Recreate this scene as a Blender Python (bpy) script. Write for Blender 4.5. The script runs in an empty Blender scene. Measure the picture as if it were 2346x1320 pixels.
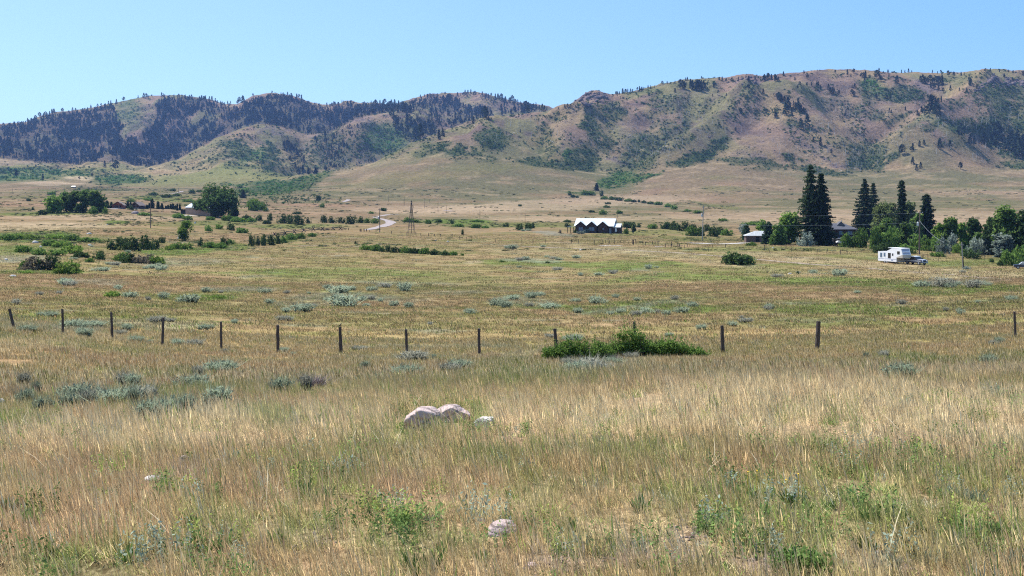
import bpy, math, random
import numpy as np
R = math.radians
rng = np.random.default_rng(7)
random.seed(7)
SC = bpy.context.scene
COL = SC.collection

# photograph geometry: picture coordinates (u, v) of the 2346 x 1320 photo, F in the same pixels
F, UC, VH = 2515.0, 1173.0, 450.0

# ------------------------------------------------------------------ numpy noise
def _hash(ix, iy, seed):
    n = (ix.astype(np.int64) * 374761393 + iy.astype(np.int64) * 668265263 + seed * 974711) & 0x7fffffff
    n = ((n ^ (n >> 13)) * 1274126177) & 0x7fffffff
    n = n ^ (n >> 16)
    return (n & 0xffff) / 65535.0

def vnoise(x, y, seed=0):
    ix = np.floor(x); iy = np.floor(y)
    fx = x - ix; fy = y - iy
    fx = fx * fx * (3 - 2 * fx); fy = fy * fy * (3 - 2 * fy)
    a = _hash(ix, iy, seed); b = _hash(ix + 1, iy, seed)
    c = _hash(ix, iy + 1, seed); d = _hash(ix + 1, iy + 1, seed)
    return (a * (1 - fx) + b * fx) * (1 - fy) + (c * (1 - fx) + d * fx) * fy

def fbm(x, y, octs=4, seed=0, gain=0.5):
    s = 0; a = 1.0; t = 0
    for o in range(octs):
        s = s + a * vnoise(x * 2 ** o + 17.3 * o, y * 2 ** o - 9.1 * o, seed + o)
        t += a; a *= gain
    return s / t

def sstep(a, b, x):
    t = np.clip((x - a) / (b - a), 0, 1)
    return t * t * (3 - 2 * t)

# ------------------------------------------------------------------ terrain, surveyed as strata lines
def LN(y, v): return (y, v)
STR = [  # near to far: (depth in metres by column, picture row by column)
    ([(0, 4.7)],  [(0, 1322), (2346, 1318)]),
    ([(0, 8)],    [(0, 1075), (1173, 1060), (2346, 1050)]),
    ([(0, 11)],   [(0, 990), (1000, 965), (2346, 950)]),
    ([(0, 16)],   [(0, 930), (400, 916), (900, 895), (1400, 884), (2346, 872)]),
    ([(0, 25)],   [(0, 866), (500, 870), (1000, 860), (1500, 852), (2346, 838)]),
    ([(0, 50)],   [(0, 748), (140, 766), (300, 783), (500, 799), (700, 809), (1200, 812), (1650, 808), (1900, 800), (2346, 772)]),
    ([(0, 80)],   [(0, 700), (300, 712), (700, 735), (1200, 738), (1900, 728), (2346, 705)]),
    ([(0, 120)],  [(0, 660), (300, 672), (700, 690), (1200, 692), (1900, 680), (2346, 662)]),
    ([(0, 180)],  [(0, 612), (300, 622), (700, 637), (1200, 646), (1700, 640), (2346, 632)]),
    ([(0, 245)],  [(0, 580), (300, 588), (600, 597), (1000, 605), (2000, 606), (2346, 612)]),
    ([(0, 320)],  [(0, 550), (300, 560), (600, 569), (1000, 568), (1400, 566), (1800, 567), (2346, 580)]),
    ([(0, 460)],  [(0, 515), (300, 516), (600, 533), (1400, 533), (1800, 545), (2346, 553)]),
    ([(0, 620)],  [(0, 483), (250, 479), (600, 500), (1000, 508), (1400, 510), (2346, 522)]),
    ([(0, 900)],  [(0, 458), (300, 460), (600, 470), (1000, 483), (2346, 492)]),
    ([(0, 1300)], [(0, 440), (400, 440), (600, 445), (900, 453), (1400, 456), (1800, 450), (2346, 452)]),
    ([(0, 1700)], [(-600, 425), (0, 424), (90, 417), (180, 425), (300, 430), (500, 432), (600, 428), (700, 413), (800, 401), (900, 380), (1000, 366), (1100, 366),
                   (1170, 373), (1260, 386), (1360, 399), (1400, 404), (1500, 390), (1600, 378), (1700, 381), (1800, 396), (1900, 401), (2000, 403), (2100, 392), (2346, 386), (2900, 384)]),
    ([(-600, 2050), (300, 2050), (500, 2050), (640, 1900), (860, 1950), (1258, 2350), (1400, 2400), (2900, 2400)],
     [(-600, 408), (0, 410), (100, 411), (180, 402), (260, 412), (300, 410), (400, 402), (500, 400), (600, 404), (640, 408), (700, 400), (750, 393), (800, 385), (860, 368), (900, 350), (950, 328),
      (1000, 310), (1050, 296), (1100, 283), (1150, 270), (1200, 262), (1258, 253), (1300, 244), (1318, 238), (1340, 222), (1362, 212), (1385, 214), (1400, 219), (1450, 211), (1500, 203),
      (1560, 192), (1620, 188), (1670, 184), (1700, 179), (1716, 178), (1740, 185), (1760, 181), (1800, 173), (1850, 168), (1900, 166), (1960, 166), (2020, 165), (2100, 168), (2160, 172), (2200, 173),
      (2260, 166), (2346, 163), (2500, 165), (2900, 180)]),
    ([(-600, 2300), (400, 2300), (640, 2200), (860, 2250), (1258, 2700), (1400, 2850), (2900, 2850)],
     [(-600, 395), (0, 396), (100, 400), (200, 396), (300, 402), (400, 386), (500, 372), (600, 372), (680, 405), (760, 400), (860, 384), (900, 374), (1000, 345), (1100, 318), (1258, 285), (1320, 275), (1400, 262), (2900, 240)]),
    ([(-600, 2750), (600, 2750), (800, 2850), (960, 3100), (1258, 3200), (1400, 3300), (2900, 3300)],
     [(-600, 360), (0, 366), (130, 378), (250, 388), (300, 391), (350, 384), (400, 370), (450, 341), (500, 318), (560, 292), (600, 287), (640, 290), (700, 309), (760, 303), (790, 285), (815, 272), (850, 263), (900, 258),
      (960, 252), (1000, 272), (1100, 270), (1258, 264), (1320, 290), (2900, 290)]),
    ([(-600, 3050), (600, 3050), (800, 3150), (960, 3350), (1258, 3450), (1400, 3600), (2900, 3600)],
     [(-600, 335), (0, 345), (130, 360), (250, 366), (300, 375), (350, 378), (400, 372), (450, 355), (500, 330), (560, 302), (600, 297), (640, 300), (700, 316), (760, 310), (815, 280), (850, 268), (900, 258),
      (960, 246), (1000, 258), (1100, 262), (1258, 262), (1320, 300), (2900, 300)]),
    ([(0, 3950)],
     [(-600, 330), (-200, 300), (0, 287), (60, 282), (100, 267), (150, 260), (200, 254), (260, 238), (300, 227), (340, 221), (370, 219), (420, 220), (470, 227), (520, 241), (545, 243), (580, 228), (620, 219), (670, 224),
      (700, 233), (740, 241), (780, 238), (850, 242), (900, 242), (925, 240), (945, 234), (980, 223), (1030, 219), (1070, 214), (1120, 219), (1170, 229), (1210, 239), (1240, 246), (1258, 252), (1320, 285), (1400, 310), (2900, 310)]),
    ([(0, 5500)], [(0, 330), (1258, 330), (2900, 330)]),
    ([(0, 9000)], [(0, 425), (2900, 425)]),
]
UT = np.arange(-640.0, 2961.0, 5.0)
def _knots(kn):
    k = np.array(kn, float)
    a = np.interp(UT, k[:, 0], k[:, 1])
    g = np.exp(-0.5 * (np.arange(-3, 4) / 1.3) ** 2); g /= g.sum()
    return np.convolve(np.pad(a, 3, mode='edge'), g, mode='valid')
NY = [np.full(len(UT), -60.0), np.full(len(UT), 0.0)]
NZ = [np.full(len(UT), -1.05), np.full(len(UT), -1.45)]
for ky, kv in STR:
    y = _knots(ky); v = _knots(kv)
    NY.append(y); NZ.append((VH - v) * y / F)
NY = np.array(NY); NZ = np.array(NZ)          # (K, nu)

# table of base heights on (u column, y row)
YT = np.concatenate([np.linspace(-60, 3, 22)[:-1], np.geomspace(3, 1500, 900)[:-1], np.arange(1500, 4300, 4.0), np.geomspace(4300, 9000, 40)])
def _pchip(yk, zk, q):
    h = np.diff(yk); d = np.diff(zk) / h
    m = np.zeros_like(yk)
    w1 = 2 * h[1:] + h[:-1]; w2 = h[1:] + 2 * h[:-1]
    ok = d[1:] * d[:-1] > 0
    m[1:-1][ok] = ((w1 + w2)[ok]) / (w1[ok] / d[:-1][ok] + w2[ok] / d[1:][ok])
    m[0] = d[0]; m[-1] = d[-1]
    i = np.clip(np.searchsorted(yk, q) - 1, 0, len(h) - 1)
    t = (q - yk[i]) / h[i]
    t2 = t * t; t3 = t2 * t
    return (2*t3-3*t2+1)*zk[i] + (t3-2*t2+t)*h[i]*m[i] + (-2*t3+3*t2)*zk[i+1] + (t3-t2)*h[i]*m[i+1]
ZT = np.stack([_pchip(NY[:, j], NZ[:, j], YT) for j in range(len(UT))])   # (nu, ny)
RID1 = NY[18]; RID2 = NY[22]; RIDB = NY[20]    # depth of the front ridge, of the far skyline, of the middle hill

def ucol(x, y):
    ye = np.maximum(y, 7.0)
    return np.clip(UC + F * x / ye, UT[0], UT[-1])

def _base(x, y):
    u = ucol(x, y)
    fu = (u - UT[0]) / 5.0
    iu = np.clip(fu.astype(int), 0, len(UT) - 2); tu = fu - iu
    iy = np.clip(np.searchsorted(YT, y) - 1, 0, len(YT) - 2)
    ty = np.clip((y - YT[iy]) / (YT[iy + 1] - YT[iy]), 0, 1)
    a = ZT[iu, iy] * (1 - tu) + ZT[iu + 1, iy] * tu
    b = ZT[iu, iy + 1] * (1 - tu) + ZT[iu + 1, iy + 1] * tu
    return a * (1 - ty) + b * ty

SPURS = []      # filled below: (points (n,2), half-width, height)
def _seg(x, y, P, w, h):
    """bump of height h and half-width w along the polyline P in plan, tapering at its ends"""
    bb = (x > P[:, 0].min() - 3*w) & (x < P[:, 0].max() + 3*w) & (y > P[:, 1].min() - 3*w) & (y < P[:, 1].max() + 3*w)
    out = np.zeros_like(x)
    if not bb.any(): return out
    xs = x[bb]; ys = y[bb]
    d2 = np.full(xs.shape, 1e12); tt = np.zeros(xs.shape)
    n = len(P) - 1
    for i in range(n):
        ax, ay = P[i]; bx, by = P[i + 1]
        L = (bx - ax) ** 2 + (by - ay) ** 2 + 1e-9
        t = np.clip(((xs - ax) * (bx - ax) + (ys - ay) * (by - ay)) / L, 0, 1)
        q = (xs - ax - t * (bx - ax)) ** 2 + (ys - ay - t * (by - ay)) ** 2
        m = q < d2
        d2 = np.where(m, q, d2); tt = np.where(m, (i + t) / n, tt)
    env = np.minimum(1, np.minimum(tt, 1 - tt) * 6 + 0.15)
    dd = np.sqrt(d2) / w
    out[bb] = h * env * np.exp(-dd ** 1.5)
    return out

def zfun(x, y):
    x = np.atleast_1d(np.asarray(x, float)); y = np.atleast_1d(np.asarray(y, float))
    x, y = np.broadcast_arrays(x, y); x = x.copy(); y = y.copy()
    z = _base(x, y)
    u = ucol(x, y)
    r1 = np.interp(u, UT, RID1); r2 = np.interp(u, UT, RID2); rb = np.interp(u, UT, RIDB)
    # mountain relief, fading towards the crest lines so that the skylines stay where they were surveyed
    near = np.minimum(np.minimum(np.abs(y - r1), np.abs(y - r2)), np.where(u < 960, np.abs(y - rb), 1e9))
    k = sstep(1720, 2050, y) * (0.12 + 0.88 * sstep(0, 260, near)) * (1 - sstep(4300, 5000, y))
    rid = 1 - np.abs(2 * fbm(x / 210 + 3, y / 420 + 7, 4, 11) - 1)
    z += k * ((rid - 0.75) * 62 + (fbm(x / 45, y / 60, 4, 31) - 0.5) * 15)
    z += sstep(1720, 2050, y) * (1 - sstep(4300, 5000, y)) * (fbm(x / 15, y / 18, 3, 37) - 0.5) * 5.0
    # rolling meadow
    m = sstep(330, 620, y) * (1 - sstep(1500, 2000, y))
    z += m * ((fbm(x / 75, y / 90, 3, 51) - 0.5) * 3.0)
    m = sstep(60, 160, y) * (1 - sstep(1500, 2000, y))
    z += m * (fbm(x / 22, y / 30, 3, 53) - 0.5) * (0.35 + 0.55 * sstep(330, 600, y))
    z += (fbm(x / 2.4, y / 2.4, 3, 55) - 0.5) * 0.16 * (1 - sstep(60, 400, y)) * sstep(2, 8, y)
    for P, w, h in SPURS:
        z += _seg(x, y, P, w, h)
    return z

# sight-line table: the depth at which the sight line through picture point (u, v) meets the terrain
def make_cast():
    global CU, CY, CV
    CU = np.arange(-600.0, 2951.0, 6.0)
    CY = np.concatenate([np.geomspace(3.5, 1500, 900)[:-1], np.arange(1500, 4400, 5.0)])
    X = (CU[:, None] - UC) / F * CY[None, :]
    Y = np.broadcast_to(CY[None, :], X.shape)
    Z = zfun(X.ravel(), Y.ravel()).reshape(X.shape)
    CV = np.minimum.accumulate(VH - F * Z / Y, axis=1)
def cast(u, v):
    """numpy arrays of picture points -> x, y, z on the terrain (nan where it meets sky)"""
    u = np.atleast_1d(np.asarray(u, float)); v = np.atleast_1d(np.asarray(v, float))
    j = np.clip(np.round((u - CU[0]) / 6.0).astype(int), 0, len(CU) - 1)
    lo = np.zeros(len(u), int); hi = np.full(len(u), len(CY) - 1)
    miss = CV[j, -1] > v
    for _ in range(12):
        mid = (lo + hi) // 2
        c = CV[j, mid] <= v
        hi = np.where(c, mid, hi); lo = np.where(c, lo, mid + 1)
    i = np.clip(hi, 1, len(CY) - 1)
    v0 = CV[j, i - 1]; v1 = CV[j, i]
    t = np.clip((v0 - v) / np.maximum(v0 - v1, 1e-9), 0, 1)
    y = CY[i - 1] + t * (CY[i] - CY[i - 1])
    x = (u - UC) / F * y
    z = zfun(x, y)
    y = np.where(miss, np.nan, y)
    return x, y, z
def P1(u, v):
    x, y, z = cast([u], [v]); return float(x[0]), float(y[0]), float(z[0])
def at(u, y):
    x = (u - UC) / F * y
    return float(x), float(y), float(zfun([x], [y])[0])
make_cast()

_spur_src = [  # picture polylines of the ridges (+) and gullies (-) of the hillsides
    ([(1488, 386), (1540, 350), (1600, 308), (1677, 258), (1740, 215)], 55, 34),
    ([(1434, 390), (1390, 345), (1350, 310), (1310, 275)], 60, 26),
    ([(1270, 380), (1290, 340), (1292, 300), (1290, 265)], 55, 22),
    ([(1110, 350), (1130, 310), (1165, 280)], 55, 15),
    ([(1440, 394), (1470, 355), (1520, 322), (1560, 290), (1590, 250), (1600, 215)], 55, -36),
    ([(1520, 322), (1500, 285), (1470, 250)], 40, -18),
    ([(1345, 392), (1375, 340), (1352, 300), (1340, 275)], 38, -18),
    ([(1235, 375), (1245, 330), (1265, 290)], 36, -14),
    ([(1590, 378), (1640, 345), (1690, 310), (1740, 270)], 36, -14),
    ([(1978, 384), (1930, 330), (1870, 285), (1823, 243), (1770, 205)], 65, 34),
    ([(1780, 376), (1800, 330), (1790, 290)], 45, 16),
    ([(2014, 394), (2070, 350), (2132, 305), (2190, 275), (2240, 225), (2300, 180)], 60, 44),
    ([(1988, 397), (1985, 350), (1975, 310), (1920, 265), (1880, 225)], 55, -34),
    ([(1975, 310), (2040, 268), (2110, 235), (2180, 205)], 50, -30),
    ([(2320, 385), (2300, 345), (2270, 320), (2240, 300)], 50, -24),
    ([(2100, 392), (2180, 340), (2240, 320)], 40, 12),
    ([(400, 378), (455, 350), (520, 315)], 60, 8),
    ([(560, 372), (575, 340), (590, 305)], 40, -12),
    ([(640, 385), (660, 350), (650, 310)], 40, -12),
    ([(690, 392), (700, 350), (690, 320)], 40, 12),
    ([(262, 392), (300, 345), (330, 300), (350, 255)], 70, 26),
    ([(300, 390), (370, 340), (440, 290), (500, 255)], 60, -24),
    ([(560, 288), (580, 260), (600, 235)], 60, 14),
    ([(150, 375), (200, 330), (240, 280)], 60, -20),
    ([(740, 300), (790, 265), (830, 250)], 50, -18),
    ([(850, 370), (880, 330), (905, 290)], 45, -20),
    ([(960, 318), (1000, 280), (1040, 240)], 55, 18),
    ([(1060, 285), (1090, 255), (1120, 235)], 50, -14),
    ([(815, 350), (835, 310), (842, 280)], 38, 18),
]
_sp = []
for pts, w, h in _spur_src:
    p = np.array(pts, float)
    x, y, z = cast(p[:, 0], p[:, 1])
    ok = ~np.isnan(y)
    _sp.append((np.stack([x[ok], y[ok]], 1), w, h))
SPURS = _sp
make_cast()

# ------------------------------------------------------------------ mesh helpers
def mesh_np(name, V, loops, sizes, smooth=False):
    me = bpy.data.meshes.new(name)
    V = np.asarray(V, np.float32); loops = np.asarray(loops, np.int32); sizes = np.asarray(sizes, np.int32)
    me.vertices.add(len(V)); me.vertices.foreach_set('co', V.ravel())
    me.loops.add(len(loops)); me.loops.foreach_set('vertex_index', loops)
    me.polygons.add(len(sizes))
    st = np.zeros(len(sizes), np.int32); st[1:] = np.cumsum(sizes)[:-1]
    me.polygons.foreach_set('loop_start', st)
    try: me.polygons.foreach_set('loop_total', sizes)
    except Exception: pass
    me.polygons.foreach_set('use_smooth', np.full(len(sizes), smooth))
    me.update(calc_edges=True)
    return me

def quads(name, Q):      # Q (n,4,3)
    n = len(Q)
    return mesh_np(name, Q.reshape(-1, 3), np.arange(n * 4), np.full(n, 4))

def tag(o, label=None, cat=None, group=None, kind=None):
    if label: o['label'] = label
    if cat: o['category'] = cat
    if group: o['group'] = group
    if kind: o['kind'] = kind
    return o
def link(name, me, mat=None, parent=None, loc=None, rz=0.0, scale=None):
    if mat is not None and len(me.materials) == 0: me.materials.append(mat)
    o = bpy.data.objects.new(name, me); COL.objects.link(o)
    if parent is not None: o.parent = parent
    if loc is not None: o.location = loc
    if rz: o.rotation_euler = (0, 0, rz)
    if scale is not None: o.scale = scale if hasattr(scale, '__len__') else (scale,) * 3
    return o
def empty(name, loc, rz=0.0, label=None, cat=None, group=None, scale=None):
    o = bpy.data.objects.new(name, None); COL.objects.link(o)
    o.location = loc; o.rotation_euler = (0, 0, rz); o.empty_display_size = 0.2
    if scale is not None: o.scale = scale if hasattr(scale, '__len__') else (scale,) * 3
    return tag(o, label, cat, group)
def copy_tree(o, parent=None):
    c = o.copy(); COL.objects.link(c)
    if parent is not None: c.parent = parent
    for ch in list(o.children):
        copy_tree(ch, c)
    return c

class MB:
    """collects solid pieces, links them as one mesh"""
    def __init__(s): s.v = []; s.f = []; s.m = []; s.mi = 0
    def add(s, vs, fs):
        b = len(s.v); s.v += [tuple(map(float, p)) for p in vs]
        for f in fs: s.f.append(tuple(b + i for i in f)); s.m.append(s.mi)
        return s
    def box(s, x0, x1, y0, y1, z0, z1):
        return s.add([(x0,y0,z0),(x1,y0,z0),(x1,y1,z0),(x0,y1,z0),(x0,y0,z1),(x1,y0,z1),(x1,y1,z1),(x0,y1,z1)],
                     [(0,3,2,1),(4,5,6,7),(0,1,5,4),(1,2,6,5),(2,3,7,6),(3,0,4,7)])
    def prism(s, poly, axis, a, b):
        """extrude a polygon [(p,q)..] between a and b along axis 'x','y' or 'z'"""
        n = len(poly)
        def mk(p, q, t): return {'x': (t, p, q), 'y': (p, t, q), 'z': (p, q, t)}[axis]
        vs = [mk(p, q, a) for p, q in poly] + [mk(p, q, b) for p, q in poly]
        fs = [tuple(range(n)), tuple(range(2*n-1, n-1, -1))] + [(i, i+n, (i+1) % n + n, (i+1) % n) for i in range(n)]
        return s.add(vs, fs)
    def tube(s, p, q, r0, r1=None, n=7, cap=True):
        r1 = r0 if r1 is None else r1
        p = np.array(p, float); q = np.array(q, float); d = q - p; d /= np.linalg.norm(d) + 1e-12
        a = np.cross(d, (0, 0, 1.0) if abs(d[2]) < 0.9 else (1.0, 0, 0)); a /= np.linalg.norm(a); b = np.cross(d, a)
        vs = []
        for c, r in ((p, r0), (q, r1)):
            for i in range(n):
                t = 2 * math.pi * i / n
                vs.append(c + r * (math.cos(t) * a + math.sin(t) * b))
        fs = [(i, (i+1) % n, (i+1) % n + n, i+n) for i in range(n)]
        if cap: fs += [tuple(range(n))[::-1], tuple(range(n, 2*n))]
        return s.add(vs, fs)
    def path(s, pts, rs, n=6):
        for i in range(len(pts) - 1): s.tube(pts[i], pts[i+1], rs[i], rs[i+1], n)
        return s
    def slab(s, c4, t):
        """a quad given by four corners, thickened by t along its normal"""
        c = np.array(c4, float); nn = np.cross(c[1]-c[0], c[2]-c[0]); nn /= np.linalg.norm(nn) + 1e-12
        d = c - nn * t
        return s.add(list(c) + list(d), [(0,1,2,3),(7,6,5,4),(0,4,5,1),(1,5,6,2),(2,6,7,3),(3,7,4,0)])
    def mesh(s, name, smooth=False):
        me = bpy.data.meshes.new(name); me.from_pydata(s.v, [], s.f); me.update()
        if smooth: me.polygons.foreach_set('use_smooth', [True] * len(me.polygons))
        if any(s.m): me.polygons.foreach_set('material_index', s.m)
        return me
    def build(s, name, mat, parent=None, loc=None, rz=0.0, smooth=False, mats=None):
        me = s.mesh(name, smooth)
        for m in (mats or [mat]): me.materials.append(m)
        return link(name, me, None, parent, loc, rz)

# ------------------------------------------------------------------ materials
def new_mat(name):
    m = bpy.data.materials.new(name); m.use_nodes = True
    nt = m.node_tree; nt.nodes.clear()
    out = nt.nodes.new('ShaderNodeOutputMaterial')
    return m, nt, out
def N(nt, t, **kw):
    n = nt.nodes.new(t)
    for k, v in kw.items():
        if k.startswith('i_'):
            k = k[2:]; k = int(k) if k.isdigit() else k.replace('_', ' ')
            n.inputs[k].default_value = v
        else: setattr(n, k, v)
    return n
def ramp(nt, src, stops):
    r = nt.nodes.new('ShaderNodeValToRGB')
    e = r.color_ramp.elements
    while len(e) < len(stops): e.new(0.5)
    for el, (p, c) in zip(e, stops): el.position = p; el.color = (*c, 1)
    nt.links.new(src, r.inputs[0]); return r
def mixc(nt, mode, fac, a, b):
    m = nt.nodes.new('ShaderNodeMix'); m.data_type = 'RGBA'; m.blend_type = mode
    for sock, val in ((m.inputs[0], fac), (m.inputs[6], a), (m.inputs[7], b)):
        if hasattr(val, 'links'): nt.links.new(val, sock)
        elif isinstance(val, (int, float)): sock.default_value = val
        else: sock.default_value = (*val, 1)
    return m.outputs[2]
def maprange(nt, src, lo, hi, a=0.0, b=1.0):
    m = nt.nodes.new('ShaderNodeMapRange'); nt.links.new(src, m.inputs[0])
    m.inputs[1].default_value = a; m.inputs[2].default_value = b; m.inputs[3].default_value = lo; m.inputs[4].default_value = hi
    return m.outputs[0]
def scalec(nt, col, fac):
    v = nt.nodes.new('ShaderNodeVectorMath'); v.operation = 'SCALE'
    if hasattr(col, 'links'): nt.links.new(col, v.inputs[0])
    else: v.inputs[0].default_value = col
    if hasattr(fac, 'links'): nt.links.new(fac, v.inputs[3])
    else: v.inputs[3].default_value = fac
    return v.outputs[0]

def plain(name, col, rough=0.7, var=0.25, scale=3.0, metal=0.0, bump=0.0, stretch=(1, 1, 1), spec=0.3):
    """a procedural material: base colour broken up by noise in object space"""
    m, nt, out = new_mat(name)
    tc = N(nt, 'ShaderNodeTexCoord'); mp = N(nt, 'ShaderNodeMapping'); mp.inputs['Scale'].default_value = stretch
    nt.links.new(tc.outputs['Object'], mp.inputs[0])
    ns = N(nt, 'ShaderNodeTexNoise', i_Scale=scale, i_Detail=5.0); nt.links.new(mp.outputs[0], ns.inputs['Vector'])
    f = maprange(nt, ns.outputs[0], 1 - var, 1 + var, 0.3, 0.7)
    b = N(nt, 'ShaderNodeBsdfPrincipled', i_Roughness=rough, i_Metallic=metal)
    b.inputs['Specular IOR Level'].default_value = spec
    nt.links.new(scalec(nt, col, f), b.inputs['Base Color'])
    if bump:
        bp = N(nt, 'ShaderNodeBump', i_Strength=0.6, i_Distance=bump); nt.links.new(ns.outputs[0], bp.inputs['Height']); nt.links.new(bp.outputs[0], b.inputs['Normal'])
    nt.links.new(b.outputs[0], out.inputs[0]); return m

def leafmat(name, dark, light, transl=0.3, inst_tint=False, objvar=0.25, up=0.0, straw=None):
    """foliage: per-leaf colour between two tones, part of the light passes through"""
    m, nt, out = new_mat(name)
    g = N(nt, 'ShaderNodeNewGeometry')
    if inst_tint:
        at_ = N(nt, 'ShaderNodeAttribute', attribute_type='INSTANCER', attribute_name='tint')
        f = maprange(nt, g.outputs['Random Per Island'], dark, light)
        c = scalec(nt, at_.outputs['Color'], f)
        if straw:
            mm = N(nt, 'ShaderNodeMath', operation='MULTIPLY'); nt.links.new(g.outputs['Random Per Island'], mm.inputs[0]); mm.inputs[1].default_value = 7.31
            fr = N(nt, 'ShaderNodeMath', operation='FRACT'); nt.links.new(mm.outputs[0], fr.inputs[0])
            c = mixc(nt, 'MIX', maprange(nt, fr.outputs[0], 0, .75, .70, .86), c, straw)
    else:
        c = mixc(nt, 'MIX', g.outputs['Random Per Island'], dark, light)
        oi = N(nt, 'ShaderNodeObjectInfo')
        c = scalec(nt, c, maprange(nt, oi.outputs['Random'], 1 - objvar, 1 + objvar))
    d = N(nt, 'ShaderNodeBsdfDiffuse'); t = N(nt, 'ShaderNodeBsdfTranslucent')
    nt.links.new(c, d.inputs[0]); nt.links.new(c, t.inputs[0])
    if up:      # the fine curled blades of a tuft scatter light like the tuft as a whole: shade them with a normal turned upwards
        nx = nt.nodes.new('ShaderNodeMix'); nx.data_type = 'VECTOR'; nx.inputs[0].default_value = up
        nt.links.new(g.outputs['Normal'], nx.inputs[4]); nx.inputs[5].default_value = (0, 0, 1)
        nm = N(nt, 'ShaderNodeVectorMath', operation='NORMALIZE'); nt.links.new(nx.outputs[1], nm.inputs[0]); nt.links.new(nm.outputs[0], d.inputs['Normal'])
    mx = N(nt, 'ShaderNodeMixShader'); mx.inputs[0].default_value = transl
    nt.links.new(d.outputs[0], mx.inputs[1]); nt.links.new(t.outputs[0], mx.inputs[2])
    nt.links.new(mx.outputs[0], out.inputs[0]); return m

# ------------------------------------------------------------------ geometry-node scatter (only for what nobody could count)
def scatter(name, pts, rot, scl, idx, tint, variants, mat, label, cat):
    src = bpy.data.collections.new(name + '_source')
    for i, me in enumerate(variants):
        if len(me.materials) == 0: me.materials.append(mat)
        so = bpy.data.objects.new('%s_source_%02d' % (name, i), me); src.objects.link(so)
    me = bpy.data.meshes.new(name); n = len(pts)
    me.vertices.add(n); me.vertices.foreach_set('co', np.asarray(pts, np.float32).ravel())
    def attr(nm, ty, key, a):
        at_ = me.attributes.new(nm, ty, 'POINT'); at_.data.foreach_set(key, np.ascontiguousarray(a).ravel())
    attr('rot', 'FLOAT_VECTOR', 'vector', np.asarray(rot, np.float32))
    s = np.asarray(scl, np.float32)
    if s.ndim == 1: s = np.repeat(s[:, None], 3, 1)
    attr('scl', 'FLOAT_VECTOR', 'vector', s)
    attr('idx', 'INT', 'value', np.asarray(idx, np.int32))
    t4 = np.ones((n, 4), np.float32); t4[:, :3] = tint
    attr('tint', 'FLOAT_COLOR', 'color', t4)
    o = bpy.data.objects.new(name, me); COL.objects.link(o)
    ng = bpy.data.node_groups.new(name, 'GeometryNodeTree')
    ng.interface.new_socket('Geometry', in_out='INPUT', socket_type='NodeSocketGeometry')
    ng.interface.new_socket('Geometry', in_out='OUTPUT', socket_type='NodeSocketGeometry')
    gi = ng.nodes.new('NodeGroupInput'); go = ng.nodes.new('NodeGroupOutput')
    ci = ng.nodes.new('GeometryNodeCollectionInfo'); ci.inputs['Collection'].default_value = src
    ci.inputs['Separate Children'].default_value = True; ci.inputs['Reset Children'].default_value = True
    ip = ng.nodes.new('GeometryNodeInstanceOnPoints'); ip.inputs['Pick Instance'].default_value = True
    def na(nm, ty):
        q = ng.nodes.new('GeometryNodeInputNamedAttribute'); q.data_type = ty; q.inputs['Name'].default_value = nm
        return next(s for s in q.outputs if s.enabled and s.name == 'Attribute')
    ng.links.new(gi.outputs[0], ip.inputs['Points']); ng.links.new(ci.outputs[0], ip.inputs['Instance'])
    ng.links.new(na('idx', 'INT'), ip.inputs['Instance Index'])
    e2r = ng.nodes.new('FunctionNodeEulerToRotation'); ng.links.new(na('rot', 'FLOAT_VECTOR'), e2r.inputs[0])
    ng.links.new(e2r.outputs[0], ip.inputs['Rotation'])
    ng.links.new(na('scl', 'FLOAT_VECTOR'), ip.inputs['Scale'])
    ng.links.new(ip.outputs[0], go.inputs[0])
    md = o.modifiers.new('scatter', 'NODES'); md.node_group = ng
    return tag(o, label, cat, None, 'stuff')
# ------------------------------------------------------------------ what grows where
def C1(x, y): return (x / 3.8817, 180 + y / 3.8817)
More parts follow.
